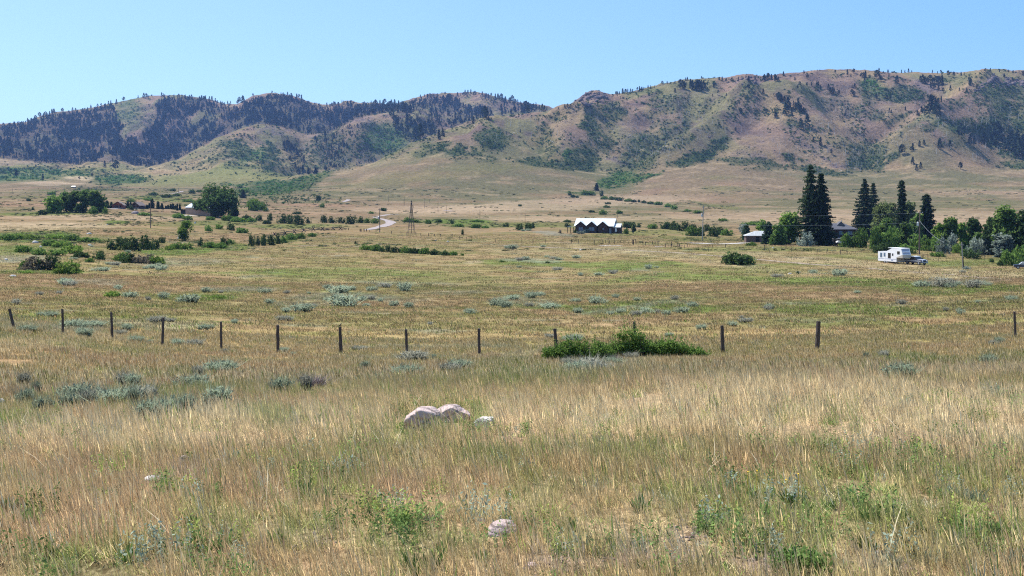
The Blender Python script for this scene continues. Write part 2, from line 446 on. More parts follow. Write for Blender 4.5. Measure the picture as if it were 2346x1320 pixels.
# hillside patches in picture coordinates: (u, v, half-width, half-height, tilt in degrees, strength)
SCRUB = [
    (550,343,42,20,25,1),(618,362,24,34,0,1),(560,378,40,9,0,.7),(640,395,50,12,0,.5),(500,362,40,10,-20,.6),
    (700,360,50,40,0,.35),(760,345,60,42,0,.75),(700,370,50,26,0,.6),(880,320,60,38,0,.85),(940,300,40,22,-20,.6),(830,350,40,20,0,.6),
    (60,396,90,10,0,.8),(160,398,60,8,0,.7),(120,386,60,7,0,.6),(20,407,90,6,0,.9),(270,412,60,11,0,1),(215,400,60,5,0,.6),(330,416,25,4,0,.6),(230,431,60,4,0,.7),(100,417,50,3,0,.0),(190,394,50,6,0,.7),
    (640,428,70,12,0,.9),(600,443,60,10,0,.9),(690,418,50,12,-15,.8),(680,455,70,8,0,.9),(740,462,40,5,0,.8),(570,425,50,5,0,.6),(740,402,40,8,-20,.6),
    (300,250,30,26,-30,.55),(330,275,30,20,-35,.5),
    (1040,342,72,13,8,.95),(1125,320,32,26,0,1),(990,345,40,10,-18,.7),(1080,366,60,7,0,.5),
    (1275,378,95,10,6,.95),(1210,368,40,5,0,.6),(1242,310,20,26,10,.6),(1258,340,22,20,0,.7),(1352,290,18,30,-28,1),(1375,322,14,16,-30,.9),(1405,256,26,20,0,.85),(1272,268,18,12,0,.6),
    (1335,362,42,22,0,.95),(1355,340,25,15,0,.6),(1390,335,14,22,-35,.7),(1480,335,38,30,0,.85),(1460,372,40,20,0,.8),(1540,300,42,22,-25,.7),(1520,240,36,24,0,.6),(1470,365,70,18,-30,.7),(1500,290,16,30,-25,.5),
    (1580,235,40,16,0,.35),(1480,212,40,5,-5,.6),(1560,196,30,6,0,.4),(1610,255,40,22,0,.3),
    (1640,338,30,15,-35,1),(1590,363,55,15,-15,1),(1560,330,36,6,-32,.6),(1740,258,22,9,-20,.7),(1700,215,50,9,-15,.45),
    (1700,370,60,8,4,.8),(1790,378,60,10,8,.9),(1820,362,26,9,25,1),(1870,390,50,7,12,1),(1945,394,28,6,0,.9),(1740,388,40,5,0,.5),
    (1820,285,20,9,0,.7),(1890,230,50,20,0,.3),(1840,220,40,18,0,.35),(1990,205,28,22,20,.8),(2060,215,50,18,0,.9),(2080,226,34,8,-10,1),(1995,230,20,9,0,.5),
    (1965,255,22,12,0,.6),(2012,268,22,12,0,.7),(2060,272,30,8,-30,.7),(1985,345,40,22,0,.75),(1985,372,46,18,0,1),(2030,372,34,10,-35,1),(1930,330,30,14,25,.45),
    (2290,212,60,16,0,.8),(2300,245,60,30,0,.7),(2240,285,60,18,0,.8),(2290,285,70,30,0,.85),(2230,300,60,12,15,.9),(2300,325,60,30,30,.9),(2325,378,34,10,0,1),(2220,225,50,10,-25,.5),(2140,285,34,7,-25,.7),(2190,185,50,8,0,.35),
    (2180,330,30,5,0,.5),(2060,300,60,10,-30,.35),
]
VIVID = [(60,397,90,9,0,.55),(20,408,90,6,0,.7),(110,400,70,7,0,.5),(160,399,60,7,0,.55),(270,412,58,10,0,.6),(640,428,70,11,0,.6),(600,444,58,9,0,.6),(690,418,50,10,-15,.5),(570,426,50,4,0,.5),(720,410,40,8,-20,.5),(1425,412,48,14,-6,1),(1385,420,16,13,0,1),(1485,402,34,6,-8,.9),(1330,443,30,5,0,.8),(1300,355,10,10,0,.8),(880,318,45,26,0,.45),(290,255,30,20,-30,.4),(2000,200,26,16,10,.4),(1590,365,50,10,-15,.3),(640,420,50,6,0,.5),(570,365,30,6,0,.4),(590,352,14,14,0,.5)]
ROCKY = [(1360,225,40,12,-10,1),(1345,232,26,10,-30,1),(2290,188,42,14,0,1),(2335,196,30,10,0,1),(2250,205,22,8,-30,.7),(1715,186,36,8,0,.6),(830,285,28,18,0,.8),(838,310,14,30,0,.7),(740,310,60,10,-5,.5),(690,330,40,25,0,.4),
         (1480,300,90,25,0,.4),(1330,300,60,25,0,.3),(1500,345,30,10,0,.6),(1360,250,70,14,0,.45),(1420,200,60,8,0,.4),(1420,375,30,12,20,.8),(1745,315,20,10,0,.6),(1730,355,50,14,0,.45),(2045,225,26,9,0,.5),(2130,200,36,16,30,.7),(1800,285,12,8,0,.8),
         (1880,345,40,14,25,.6),(1925,378,26,6,0,.7),(2220,232,20,8,0,.6),(1310,330,30,20,0,.4),(1620,230,60,20,0,.3),(1600,330,60,5,-35,.3),(2010,250,50,30,0,.3),(1940,260,60,30,30,.4),(1560,375,30,5,0,.3),(620,300,40,10,0,.6),(1040,260,50,30,0,.2),(2310,230,50,20,0,.2)]
FOREST = [
    [(-300,305),(0,292),(60,285),(100,271),(200,258),(255,244),(285,288),(270,312),(300,330),(290,392),(240,389),(130,377),(60,369),(0,362),(-300,362)],
    [(265,325),(318,315),(352,290),(362,262),(350,240),(375,226),(420,224),(470,232),(500,246),(545,248),(570,236),(560,290),(500,318),(450,342),(400,371),(350,385),(300,392),(255,392)],
    [(545,250),(590,226),(650,220),(700,237),(745,243),(780,238),(930,241),(915,252),(860,262),(815,272),(760,303),(700,308),(640,290),(590,287),(555,292)],
    [(900,262),(950,236),(1040,222),(1065,245),(1135,245),(1120,285),(1050,298),(990,316),(950,330),(905,305)],
    [(640,305),(690,318),(700,390),(740,392),(725,402),(680,400),(655,360)],
    [(720,312),(760,305),(790,290),(845,285),(850,372),(800,385),(740,392)],
    [(1110,226),(1180,234),(1235,246),(1225,256),(1150,268),(1130,250)],
    [(2290,310),(2346,330),(2500,330),(2500,372),(2346,366),(2305,345)],
]
FDENS = [1.0, .98, 1.0, .75, .55, .50, .6, .14]
FGAP = [(300,262,30,34,-30,1),(410,300,50,14,-25,.7),(440,270,40,8,-18,.8),(330,330,26,10,0,.5),(770,246,36,6,0,.8),(1070,222,34,8,0,.8),(480,268,26,7,0,.6),(385,285,16,12,0,.5),(160,250,30,5,0,.4),(960,262,30,8,-20,.6),(1030,270,20,12,0,.4),(240,350,14,24,0,.35),(90,340,14,26,0,.35)]

def ell(u, v, L):
    m = np.zeros_like(u)
    for (cu, cv, ru, rv, an, s) in L:
        if s <= 0: continue
        sel = (np.abs(u - cu) < 2.2 * max(ru, rv)) & (np.abs(v - cv) < 2.2 * max(ru, rv))
        if not sel.any(): continue
        du = u[sel] - cu; dv = v[sel] - cv; a = R(an)
        p = (du * math.cos(a) + dv * math.sin(a)) / ru; q = (-du * math.sin(a) + dv * math.cos(a)) / rv
        m[sel] = np.maximum(m[sel], s * np.clip(1.6 - 0.9 * (p * p + q * q), 0, 1))
    return m
def inpoly(u, v, P):
    c = np.zeros(u.shape, bool); n = len(P)
    for i in range(n):
        x0, y0 = P[i]; x1, y1 = P[(i + 1) % n]
        if y0 == y1: continue
        m = ((y0 > v) != (y1 > v)) & (u < (x1 - x0) * (v - y0) / (y1 - y0) + x0)
        c ^= m
    return c
def uvof(x, y, z):
    ye = np.maximum(y, 3.0)
    return UC + F * x / ye, VH - F * z / ye
def forestmask(u, v):
    m = np.zeros_like(u)
    for P, d in zip(FOREST, FDENS):
        m = np.maximum(m, inpoly(u, v, P) * d)
    return np.clip(m - ell(u, v, FGAP), 0, 1)

# meadow patches: colours are the plants' own
GREENP = [ # (u, v, ru, rv, tilt, strength, kind)  g = vivid grass, o = olive, r = red-brown grass, t = pale straw, s = sage, b = bare pale soil
    (1250,600,220,7,0,.7,'g'),(1480,612,120,8,0,.8,'g'),(1350,700,220,9,0,.7,'g'),(1560,715,150,9,0,.8,'g'),(1950,715,160,12,0,.8,'g'),(1900,650,220,9,0,.8,'g'),(2180,660,200,10,0,.8,'g'),(1560,640,160,8,0,.7,'g'),
    (900,640,260,10,0,.6,'o'),(760,625,200,8,0,.6,'g'),(1000,655,160,8,0,.6,'o'),(1700,625,160,7,0,.5,'g'),(1750,690,220,9,0,.6,'o'),(2250,700,160,12,0,.6,'o'),(1900,745,220,14,0,.6,'o'),
    (2060,820,90,14,0,.8,'g'),(2300,820,80,12,0,.5,'g'),(1450,800,200,18,0,.4,'o'),(1300,850,160,14,0,.55,'g'),(1140,845,110,16,0,.6,'g'),(1180,870,120,12,0,.5,'g'),
    (480,680,90,10,0,.6,'g'),(480,684,50,7,0,.9,'g'),(110,735,70,7,0,.5,'g'),(90,727,30,5,0,.7,'g'),(400,850,60,14,0,.5,'g'),(560,700,200,10,0,.4,'o'),(300,730,150,12,0,.4,'o'),
    (700,900,220,22,0,.5,'o'),(200,930,200,22,0,.5,'o'),(420,905,120,14,0,.6,'g'),(60,960,80,20,0,.5,'g'),(1000,880,160,12,0,.5,'o'),(1500,870,300,12,0,.4,'o'),
    (90,640,220,10,0,.8,'r'),(200,655,240,9,0,.8,'r'),(60,680,120,8,0,.6,'r'),(400,640,120,7,0,.7,'r'),(330,662,160,6,0,.7,'r'),(1260,710,90,6,0,.8,'r'),(1600,665,220,7,0,.75,'r'),(1900,684,200,8,0,.9,'r'),(2100,730,110,7,0,.8,'r'),(1420,738,160,7,0,.5,'r'),
    (1000,650,60,4,0,.4,'r'),(1700,700,120,5,0,.5,'r'),(850,700,60,6,0,.8,'r'),(950,692,80,7,0,.7,'r'),(660,670,50,5,0,.5,'r'),(2120,790,90,8,0,.6,'r'),(1250,812,60,10,0,.7,'r'),(1080,818,60,8,0,.7,'r'),(430,815,70,8,0,.7,'r'),(320,840,110,12,0,.6,'r'),(640,815,140,10,0,.5,'r'),
    (130,820,140,10,0,.4,'r'),(600,850,120,14,0,.4,'r'),(2300,760,100,10,0,.6,'r'),(1640,860,200,14,0,.3,'r'),(2250,640,160,8,0,.6,'r'),(2320,648,90,7,0,.8,'r'),(1700,655,90,6,0,.5,'r'),
    (80,797,120,13,0,.7,'t'),(230,780,90,9,0,.7,'t'),(420,618,0,0,0,0,'t'),(1040,601,32,3,0,1,'t'),(1560,590,260,7,8,.35,'t'),(1950,608,260,7,6,.45,'t'),(2250,628,200,6,6,.5,'t'),(1300,575,200,6,0,.3,'t'),
    (1800,950,420,50,0,.9,'t'),(1300,960,260,40,0,.75,'t'),(2200,980,260,70,0,.9,'t'),(700,985,300,30,0,.6,'t'),(250,1020,260,30,0,.6,'t'),(450,975,120,20,0,.7,'t'),(2100,860,220,12,0,.5,'t'),(1900,900,300,20,0,.6,'t'),
    (1050,965,70,24,0,.9,'g'),(950,960,40,20,0,.7,'g'),(860,1010,60,16,0,.6,'g'),(1000,1000,60,20,0,.4,'g'),(760,1130,110,30,0,.6,'g'),(620,980,60,20,0,.5,'g'),(480,1200,100,45,0,.55,'g'),(980,1260,130,50,0,.65,'g'),(700,1230,120,40,0,.4,'g'),
    (300,1290,180,30,0,.5,'g'),(1700,1160,150,60,0,.5,'g'),(1950,1170,140,50,0,.6,'g'),(2200,1180,140,40,0,.4,'g'),(1550,1120,90,20,0,.5,'g'),(2290,1240,90,60,0,.4,'g'),(1450,1040,160,26,0,.45,'g'),(1230,1150,60,40,0,.4,'g'),(1850,1280,100,40,0,.4,'g'),
    (300,1130,220,40,0,.45,'r'),(1000,1120,140,26,0,.6,'r'),(80,1080,120,40,0,.4,'r'),(560,1150,140,30,0,.4,'r'),(1650,1090,160,24,0,.4,'r'),(2130,1060,200,30,0,.4,'r'),(800,1290,120,30,0,.5,'r'),(1100,1290,120,40,0,.4,'r'),
    (1290,1300,60,16,0,.8,'b'),(1500,1290,120,24,0,.6,'b'),(1640,1135,60,12,0,.6,'b'),(1750,1300,80,20,0,.8,'b'),(720,1240,40,12,0,.5,'b'),(2050,1300,80,16,0,.5,'b'),(1600,1230,60,14,0,.5,'b'),(380,1100,50,8,0,.5,'b'),(170,1220,50,12,0,.3,'b'),
    (100,540,90,7,0,.9,'g'),(150,553,120,6,0,.8,'g'),(170,572,40,8,0,.7,'g'),(60,573,70,8,0,.7,'g'),(150,628,60,5,0,.8,'g'),(60,626,30,4,0,.7,'g'),(300,510,30,4,0,.9,'g'),(420,575,60,8,0,.9,'g'),(520,568,60,8,0,.8,'g'),(650,550,60,8,0,.6,'g'),(690,520,100,5,0,.7,'g'),
    (500,512,90,6,0,.6,'g'),(340,570,60,6,0,.6,'g'),(20,545,40,6,0,.6,'g'),(420,600,90,8,0,.35,'s'),(60,595,80,8,0,.4,'s'),
    (1020,508,90,5,0,1,'g'),(1100,516,120,5,0,.7,'g'),(950,505,30,4,0,.8,'g'),(1300,513,150,5,0,.5,'g'),(1230,512,120,4,0,.5,'o'),(1500,535,120,6,0,.5,'g'),(1620,550,90,5,0,.5,'g'),(1780,575,200,6,0,.5,'g'),(2200,600,120,7,0,.6,'g'),(2000,590,120,6,0,.4,'g'),
    (100,492,70,4,0,.8,'g'),(180,490,80,4,0,.7,'g'),(420,460,50,4,0,.6,'g'),(380,452,60,4,0,.6,'g'),(330,455,50,3,0,.5,'g'),(60,452,60,3,0,.4,'g'),(500,470,60,3,0,.4,'g'),
    (1640,475,30,4,0,.4,'g'),(1600,468,60,3,10,.4,'g'),(1500,402,0,0,0,0,'g'),(1640,405,60,4,0,.5,'o'),(1660,433,50,6,0,.6,'o'),(1560,440,60,4,0,.3,'o'),(1850,405,100,4,0,.4,'o'),(2200,430,120,6,0,.4,'o'),(2240,465,60,4,0,.5,'o'),
    (480,400,110,14,-8,.9,'o'),(400,420,150,9,0,.7,'o'),(570,408,80,10,0,.8,'o'),(220,390,60,6,0,.8,'o'),(60,382,70,10,0,.8,'o'),(500,385,60,12,-15,.8,'o'),(640,405,60,8,0,.7,'o'),(560,392,70,10,0,.7,'o'),(330,402,50,6,0,.6,'o'),(1000,400,200,14,-6,.5,'o'),(850,425,140,8,-8,.3,'o'),(1150,385,90,6,0,.4,'o'),(1350,410,40,6,0,.3,'o'),
    (110,420,50,4,0,.7,'t'),(200,408,36,4,0,.7,'t'),(1250,470,300,12,-3,.5,'t'),(1000,480,200,8,0,.4,'t'),(2000,500,400,18,0,.4,'t'),(2250,440,120,8,0,.2,'t'),(1300,500,240,6,0,.4,'t'),(700,470,90,4,0,.5,'r'),(100,470,120,4,0,.4,'r'),(250,500,200,6,0,.5,'t'),(80,520,200,9,0,.6,'t'),
    (300,535,90,6,0,.6,'r'),(600,545,60,8,-6,.5,'r'),(530,545,60,8,0,.6,'r'),(420,545,60,6,0,.5,'r'),
    (330,745,150,10,0,.45,'s'),(180,760,80,9,0,.6,'s'),(110,752,110,8,0,.4,'s'),(560,665,90,5,0,.6,'s'),(800,685,110,9,0,.5,'s'),(700,700,70,7,0,.4,'s'),(1180,690,80,10,0,.5,'s'),(1400,830,110,18,0,.55,'s'),(640,850,0,0,0,0,'s'),(1440,705,100,5,0,.5,'s'),(1560,700,80,5,0,.4,'s'),
    (260,650,60,7,0,.4,'s'),(420,960,60,14,0,.5,'s'),(540,950,60,10,0,.3,'s'),(1210,595,70,5,0,.5,'s'),(1280,535,50,3,0,.6,'s'),(1230,530,40,3,0,.6,'s'),(1480,620,30,4,0,.3,'s'),(2180,645,90,6,0,.4,'s'),(1000,670,80,5,0,.4,'s'),(900,650,90,5,0,.35,'s'),
]
PAL = dict(
    straw=(0.53,0.425,0.235), tan=(0.41,0.305,0.16), olive=(0.225,0.21,0.08), g=(0.15,0.22,0.055), o=(0.20,0.21,0.08),
    r=(0.38,0.255,0.15), t=(0.56,0.46,0.275), s=(0.27,0.30,0.235), b=(0.42,0.33,0.27),
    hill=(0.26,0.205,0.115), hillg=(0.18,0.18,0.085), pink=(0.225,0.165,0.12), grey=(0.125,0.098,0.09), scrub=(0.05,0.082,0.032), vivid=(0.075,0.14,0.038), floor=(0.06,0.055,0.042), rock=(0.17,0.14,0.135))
PAL = {k: np.array(v) for k, v in PAL.items()}
def mixv(c, col, m): return c * (1 - m[:, None]) + np.asarray(col)[None, :] * m[:, None]

TONE = np.array([(0, 1.24, 1.19, 1.16), (12, 1.20, 1.15, 1.12), (18, .96, .90, .90), (35, .92, .85, .74), (55, .86, .81, .72), (75, .625, .625, .59), (400, .56, .545, .55), (500, .60, .525, .58), (1650, .60, .54, .60), (1950, .84, .78, .79), (9000, .84, .78, .79)])  # depth gain on the colours, making up for grass self-shadowing
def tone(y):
    """colour gain by depth: near tufts brightened against their self-shadowing, land beyond dimmed"""
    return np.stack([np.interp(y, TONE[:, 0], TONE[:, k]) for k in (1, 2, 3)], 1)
def field_colour(x, y, z=None):
    """base colour (albedo) of the ground cover at plan positions; also returns its parts"""
    if z is None: z = zfun(x, y)
    u, v = uvof(x, y, z)
    # jitter the surveyed patches so that their edges are ragged on the ground
    sc = np.clip(y / 12.0, 1.0, 60.0)
    ju = (fbm(x / sc * 1.3, y / sc * .5, 3, 71) - .5); jv = (fbm(x / sc * 1.1, y / sc * .5, 3, 72) - .5)
    uj = u + ju * 150; vj = v + jv * np.clip((v - 380) * 0.10, 7, 46)
    n1 = fbm(x / 14, y / 9, 4, 1); n2 = fbm(x / 3.1, y / 2.3, 4, 2); n3 = fbm(x / 40, y / 30, 3, 3); n4 = fbm(x / 1.1, y / .9, 3, 4)
    c = np.repeat(PAL['tan'][None, :], len(x), 0)
    field = sstep(20, 40, y) * (1 - sstep(420, 700, y))
    a = sstep(.36, .62, n1 * .65 + n2 * .35)
    c = mixv(c, PAL['olive'], np.clip(a * (0.60 * field + 0.40 * (1 - field)) + .16 * field, 0, 1))
    c = mixv(c, PAL['straw'], sstep(.52, .72, n2 * .55 + n4 * .45) * (0.22 + .40 * (1 - sstep(15, 30, y))))
    c = mixv(c, PAL['r'], sstep(.50, .70, fbm(x / 9, y / 5, 3, 9)) * .55)
    c = mixv(c, PAL['g'], sstep(.60, .78, fbm(x / 11, y / 6, 4, 10)) * .5 * (1 - sstep(400, 800, y)))
    c = mixv(c, PAL['s'], sstep(.66, .78, fbm(x / 7, y / 5, 4, 13)) * .5 * (1 - sstep(300, 600, y)))
    nr = 1 - sstep(22, 42, y)       # close by, single clumps of fresh green, olive and rust can be told apart
    c = mixv(c, PAL['g'], nr * sstep(.54, .66, fbm(x / .9 + 3, y / .9, 3, 14)) * .6)
    c = mixv(c, PAL['olive'], nr * sstep(.52, .64, fbm(x / 1.7 + 8, y / 1.5, 3, 15)) * .5)
    c = mixv(c, PAL['r'], nr * sstep(.56, .68, fbm(x / 1.3, y / 1.1 + 5, 3, 16)) * .6)
    # farther meadow: paler, pinkish straw with green-grey swales
    far = sstep(380, 700, y)
    mead = np.repeat(PAL['hill'][None, :] * 1.12, len(x), 0)
    mead = mixv(mead, PAL['hillg'] * 1.05, np.clip(.25 + sstep(.40, .58, fbm(x / 160, y / 260, 4, 20)) * .75, 0, 1))
    mead = mixv(mead, PAL['r'], sstep(.55, .7, fbm(x / 60, y / 60, 3, 21)) * .35)
    mead = mixv(mead, PAL['g'], sstep(.60, .74, fbm(x / 26 + 5, y / 40, 4, 22)) * .55 * (sstep(900, 500, u)) * sstep(520, 620, y) * (1 - sstep(1300, 1500, y)))
    mead = mixv(mead, PAL['straw'], sstep(.56, .68, fbm(x / 30, y / 22, 3, 23)) * .35)
    c = c * (1 - far[:, None]) + mead * far[:, None]
    for (cu, cv, ru, rv, an, s, kd) in GREENP:
        if s <= 0: continue
        m = ell(uj, vj, [(cu, cv, ru, rv, an, s)])
        m = m * (1 - sstep(2300, 2600, y))
        m = m * sstep(.22, .55, n2 * .5 + n4 * .2 + .3 * n1 + m * .15)
        c = mixv(c, PAL[kd], np.clip(m, 0, 1))
    # hillsides
    hs = sstep(1690, 1860, y + (fbm(x / 70, y / 70, 3, 24) - .5) * 160) * sstep(-30, -4, -np.abs(v - 0) + v + 1e9)
    sl = np.clip((z - np.where(u < 700, 60, 30)) / 80, 0, 1)
    h = np.repeat(PAL['hill'][None, :], len(x), 0)
    h = mixv(h, PAL['pink'], sstep(.35, .6, fbm(x / 60, y / 110, 4, 25)) * .9)
    h = mixv(h, PAL['hillg'], sstep(.47, .60, fbm(x / 90 + 9, y / 160, 4, 26)) * .85)
    rk = sstep(.50, .66, fbm(x / 26, y / 30, 5, 27)) * sstep(.35, .6, fbm(x / 140, y / 200, 3, 28))
    h = mixv(h, PAL['grey'], np.clip(rk * .75, 0, 1))
    c = c * (1 - (hs * sl)[:, None]) + h * (hs * sl)[:, None]
    uh = u + (fbm(x / 24, y / 30, 4, 61) - .5) * 34; vh = v + (fbm(x / 24, y / 30, 4, 62) - .5) * 20
    hill = sstep(1250, 1400, y) + 0.0
    brk = fbm(x / 14, y / 18, 4, 63)
    c = mixv(c, PAL['rock'], ell(uh, vh, ROCKY) * hill * sstep(.38, .56, brk))
    sm = ell(uh, vh, SCRUB) * hill
    c = mixv(c, PAL['scrub'], sm * sstep(.34, .5, brk + sm * .12) * .85)
    vm = ell(uh, vh, VIVID) * hill
    c = mixv(c, PAL['vivid'], vm * .85)
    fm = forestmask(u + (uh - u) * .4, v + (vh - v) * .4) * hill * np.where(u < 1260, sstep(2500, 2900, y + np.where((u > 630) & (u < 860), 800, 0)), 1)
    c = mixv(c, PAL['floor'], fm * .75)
    return c * tone(y)  # plant colours with the self-shadowing gain multiplied in

# ------------------------------------------------------------------ the terrain sheets
def sheet(name, yrows, ucols, mat, label, smooth=True):
    AP = 34.0      # the fan of columns starts this far behind the camera
    Y, U = np.meshgrid(yrows, ucols, indexing='ij')
    wide = (U - UC) / F
    X = wide * (Y + AP * np.clip(1 - Y / 400.0, 0, 1) * 1.0 )
    x = X.ravel(); y = Y.ravel()
    z = zfun(x, y)
    c = field_colour(x, y, z)
    soil = np.array((.21, .165, .12)); k = .7 * (1 - sstep(14, 45, y))
    c = c * (1 - k[:, None]) + soil * k[:, None]      # litter and soil between the tufts
    ny, nu = Y.shape
    i = np.arange(ny * nu).reshape(ny, nu)
    q = np.stack([i[:-1, :-1], i[:-1, 1:], i[1:, 1:], i[1:, :-1]], -1).reshape(-1, 4)
    me = mesh_np(name, np.stack([x, y, z], 1), q.ravel(), np.full(len(q), 4), smooth)
    ca = me.attributes.new('col', 'FLOAT_COLOR', 'POINT')
    c4 = np.ones((len(c), 4), np.float32); c4[:, :3] = c
    ca.data.foreach_set('color', c4.ravel())
    o = link(name, me, mat); return tag(o, label, None, None, 'structure')

def ground_mat():
    m, nt, out = new_mat('ground_cover')
    a = N(nt, 'ShaderNodeAttribute', attribute_name='col')
    g = N(nt, 'ShaderNodeNewGeometry')
    n1 = N(nt, 'ShaderNodeTexNoise', i_Scale=1.6, i_Detail=7.0, i_Roughness=0.7); nt.links.new(g.outputs['Position'], n1.inputs['Vector'])
    n2 = N(nt, 'ShaderNodeTexNoise', i_Scale=0.16, i_Detail=8.0, i_Roughness=0.75); nt.links.new(g.outputs['Position'], n2.inputs['Vector'])
    c = scalec(nt, a.outputs['Color'], maprange(nt, n1.outputs[0], .62, 1.38, .3, .7))
    c = scalec(nt, c, maprange(nt, n2.outputs[0], .52, 1.48, .3, .7))
    # near the camera: matted litter, bleached stems over darker soil
    mp = N(nt, 'ShaderNodeMapping'); mp.inputs['Scale'].default_value = (38, 11, 20); mp.inputs['Rotation'].default_value = (0, 0, .5); nt.links.new(g.outputs['Position'], mp.inputs[0])
    nl = N(nt, 'ShaderNodeTexNoise', i_Scale=1.0, i_Detail=5.0, i_Roughness=.65, i_Distortion=1.2); nt.links.new(mp.outputs[0], nl.inputs['Vector'])
    nv = N(nt, 'ShaderNodeTexNoise', i_Scale=22.0, i_Detail=4.0); nt.links.new(g.outputs['Position'], nv.inputs['Vector'])
    lit = ramp(nt, nl.outputs[0], [(.30, (.45, .38, .34)), (.48, (.85, .80, .74)), (.56, (1.25, 1.2, 1.12)), (.68, (1.7, 1.62, 1.5))]).outputs[0]
    lit = mixc(nt, 'MULTIPLY', 1.0, lit, ramp(nt, nv.outputs[0], [(.35, (.55, .5, .48)), (.55, (1.05, 1, .98)), (.7, (1.2, 1.18, 1.15))]).outputs[0])
    sp = N(nt, 'ShaderNodeSeparateXYZ'); nt.links.new(g.outputs['Position'], sp.inputs[0])
    c = mixc(nt, 'MIX', maprange(nt, sp.outputs[1], 1.0, 0.0, 15, 45), c, mixc(nt, 'MULTIPLY', 1.0, c, lit))
    d = N(nt, 'ShaderNodeBsdfDiffuse'); nt.links.new(c, d.inputs[0])
    ad = N(nt, 'ShaderNodeMath', operation='ADD'); nt.links.new(n2.outputs[0], ad.inputs[0])
    bp = N(nt, 'ShaderNodeBump', i_Strength=1.0, i_Distance=3.2); nt.links.new(n2.outputs[0], bp.inputs['Height'])
    bp2 = N(nt, 'ShaderNodeBump', i_Strength=0.8, i_Distance=0.12); nt.links.new(n1.outputs[0], bp2.inputs['Height']); nt.links.new(bp.outputs[0], bp2.inputs['Normal'])
    # large bump only where the land is stony and far
    nt.links.new(bp2.outputs[0], d.inputs['Normal'])
    # far-scale bump is faded near the camera
    sx = N(nt, 'ShaderNodeSeparateXYZ'); nt.links.new(g.outputs['Position'], sx.inputs[0])
    nt.links.new(maprange(nt, sx.outputs[1], 0.02, 1.0, 300, 1900), bp.inputs['Strength'])
    nt.links.new(d.outputs[0], out.inputs[0]); return m
M_GROUND = ground_mat()
# rows spaced so that each covers about the same strip of the view
_v = []
yy = np.concatenate([np.linspace(-50, 2, 18), np.geomspace(2, 60, 190)[1:], np.geomspace(60, 330, 210)[1:], np.geomspace(330, 1700, 190)[1:]])
uu_near = np.concatenate([np.arange(-1500, -200, 30.0), np.arange(-200, 2540, 5.0), np.arange(2540, 3900, 30.0)])
sheet('ground', yy, uu_near, M_GROUND, 'dry grass meadow falling away to a wide valley floor of straw and green')
yh = np.concatenate([np.arange(1700, 2900, 7.5), np.arange(2900, 4100, 9.0), np.geomspace(4100, 9000, 30)[1:]])
uh_ = np.concatenate([np.arange(-640, -60, 14.0), np.arange(-60, 2410, 3.6), np.arange(2410, 2960, 14.0)])
sheet('hills', yh, uh_, M_GROUND, 'rocky tan hills with green gullies and a forested range to the left')

# ------------------------------------------------------------------ camera, sky, sun, air
cam = bpy.data.cameras.new('camera'); co = bpy.data.objects.new('camera', cam); COL.objects.link(co)
co.location = (0, 0, 0); co.rotation_euler = (R(90), 0, 0)
cam.sensor_width = 36; cam.lens = 36 * F / 2346; cam.shift_y = -(660 - VH) / 2346.0
cam.clip_start = 0.1; cam.clip_end = 30000
SC.camera = co
SUN_EL, SUN_AZ = 56.0, -48.0         # azimuth measured from straight ahead, negative = to the left
w = bpy.data.worlds.new('World'); SC.world = w; w.use_nodes = True
nt = w.node_tree; bg = nt.nodes['Background']
sky = nt.nodes.new('ShaderNodeTexSky'); sky.sky_type = 'NISHITA'; sky.sun_disc = False
sky.sun_elevation = R(SUN_EL); sky.sun_rotation = R(SUN_AZ); sky.altitude = 1800; sky.air_density = 1.0; sky.dust_density = 0.3; sky.ozone_density = 1.0
tcw = nt.nodes.new('ShaderNodeTexCoord'); spw = nt.nodes.new('ShaderNodeSeparateXYZ'); nt.links.new(tcw.outputs['Generated'], spw.inputs[0])
blue = mixc(nt, 'MIX', maprange(nt, spw.outputs[0], 0, 1, -.42, .42), (2.1, 3.45, 5.0), (.87, 2.35, 4.9))       # paler towards the sun, deeper away from it
nt.links.new(mixc(nt, 'MIX', .6, mixc(nt, 'MULTIPLY', 1.0, sky.outputs[0], (.86, .95, 1.04)), blue), bg.inputs[0]); bg.inputs[1].default_value = 0.122
sl = bpy.data.lights.new('sun', 'SUN'); sl.energy = 5.0; sl.angle = R(0.53); sl.color = (1, 0.955, 0.89)
so = bpy.data.objects.new('sun', sl); COL.objects.link(so)
so.rotation_euler = (R(90 - SUN_EL), 0, R(-SUN_AZ) + 0.0)
# a sun lamp shines along its -Z; aim it from the sun's place towards the origin
import mathutils
_d = mathutils.Vector((math.sin(R(SUN_AZ)) * math.cos(R(SUN_EL)), math.cos(R(SUN_AZ)) * math.cos(R(SUN_EL)), math.sin(R(SUN_EL))))
so.rotation_euler = _d.to_track_quat('Z', 'Y').to_euler(); so.location = _d * 50
SC.view_settings.view_transform = 'Standard'; SC.view_settings.look = 'None'; SC.view_settings.exposure = 0.75; SC.view_settings.gamma = 1.0
HAZE = 0.00005
if HAZE:
    hz = MB().box(-9000, 9000, -400, 9200, -32, 430)
    m, nt, out = new_mat('haze')
    pv = N(nt, 'ShaderNodeVolumePrincipled'); pv.inputs['Density'].default_value = HAZE; pv.inputs['Color'].default_value = (0.30, 0.50, 1.0, 1); pv.inputs['Anisotropy'].default_value = 0.1
    nt.links.new(pv.outputs[0], out.inputs['Volume'])
    ho = hz.build('haze', m); tag(ho, 'thin blue air between the meadow and the far hills', None, None, 'stuff')
SC.cycles.use_denoising = False; SC.cycles.filter_width = 1.15
SC.cycles.max_bounces = 6; SC.cycles.diffuse_bounces = 3; SC.cycles.transmission_bounces = 3; SC.cycles.volume_bounces = 0; SC.cycles.caustics_reflective = False; SC.cycles.caustics_refractive = False
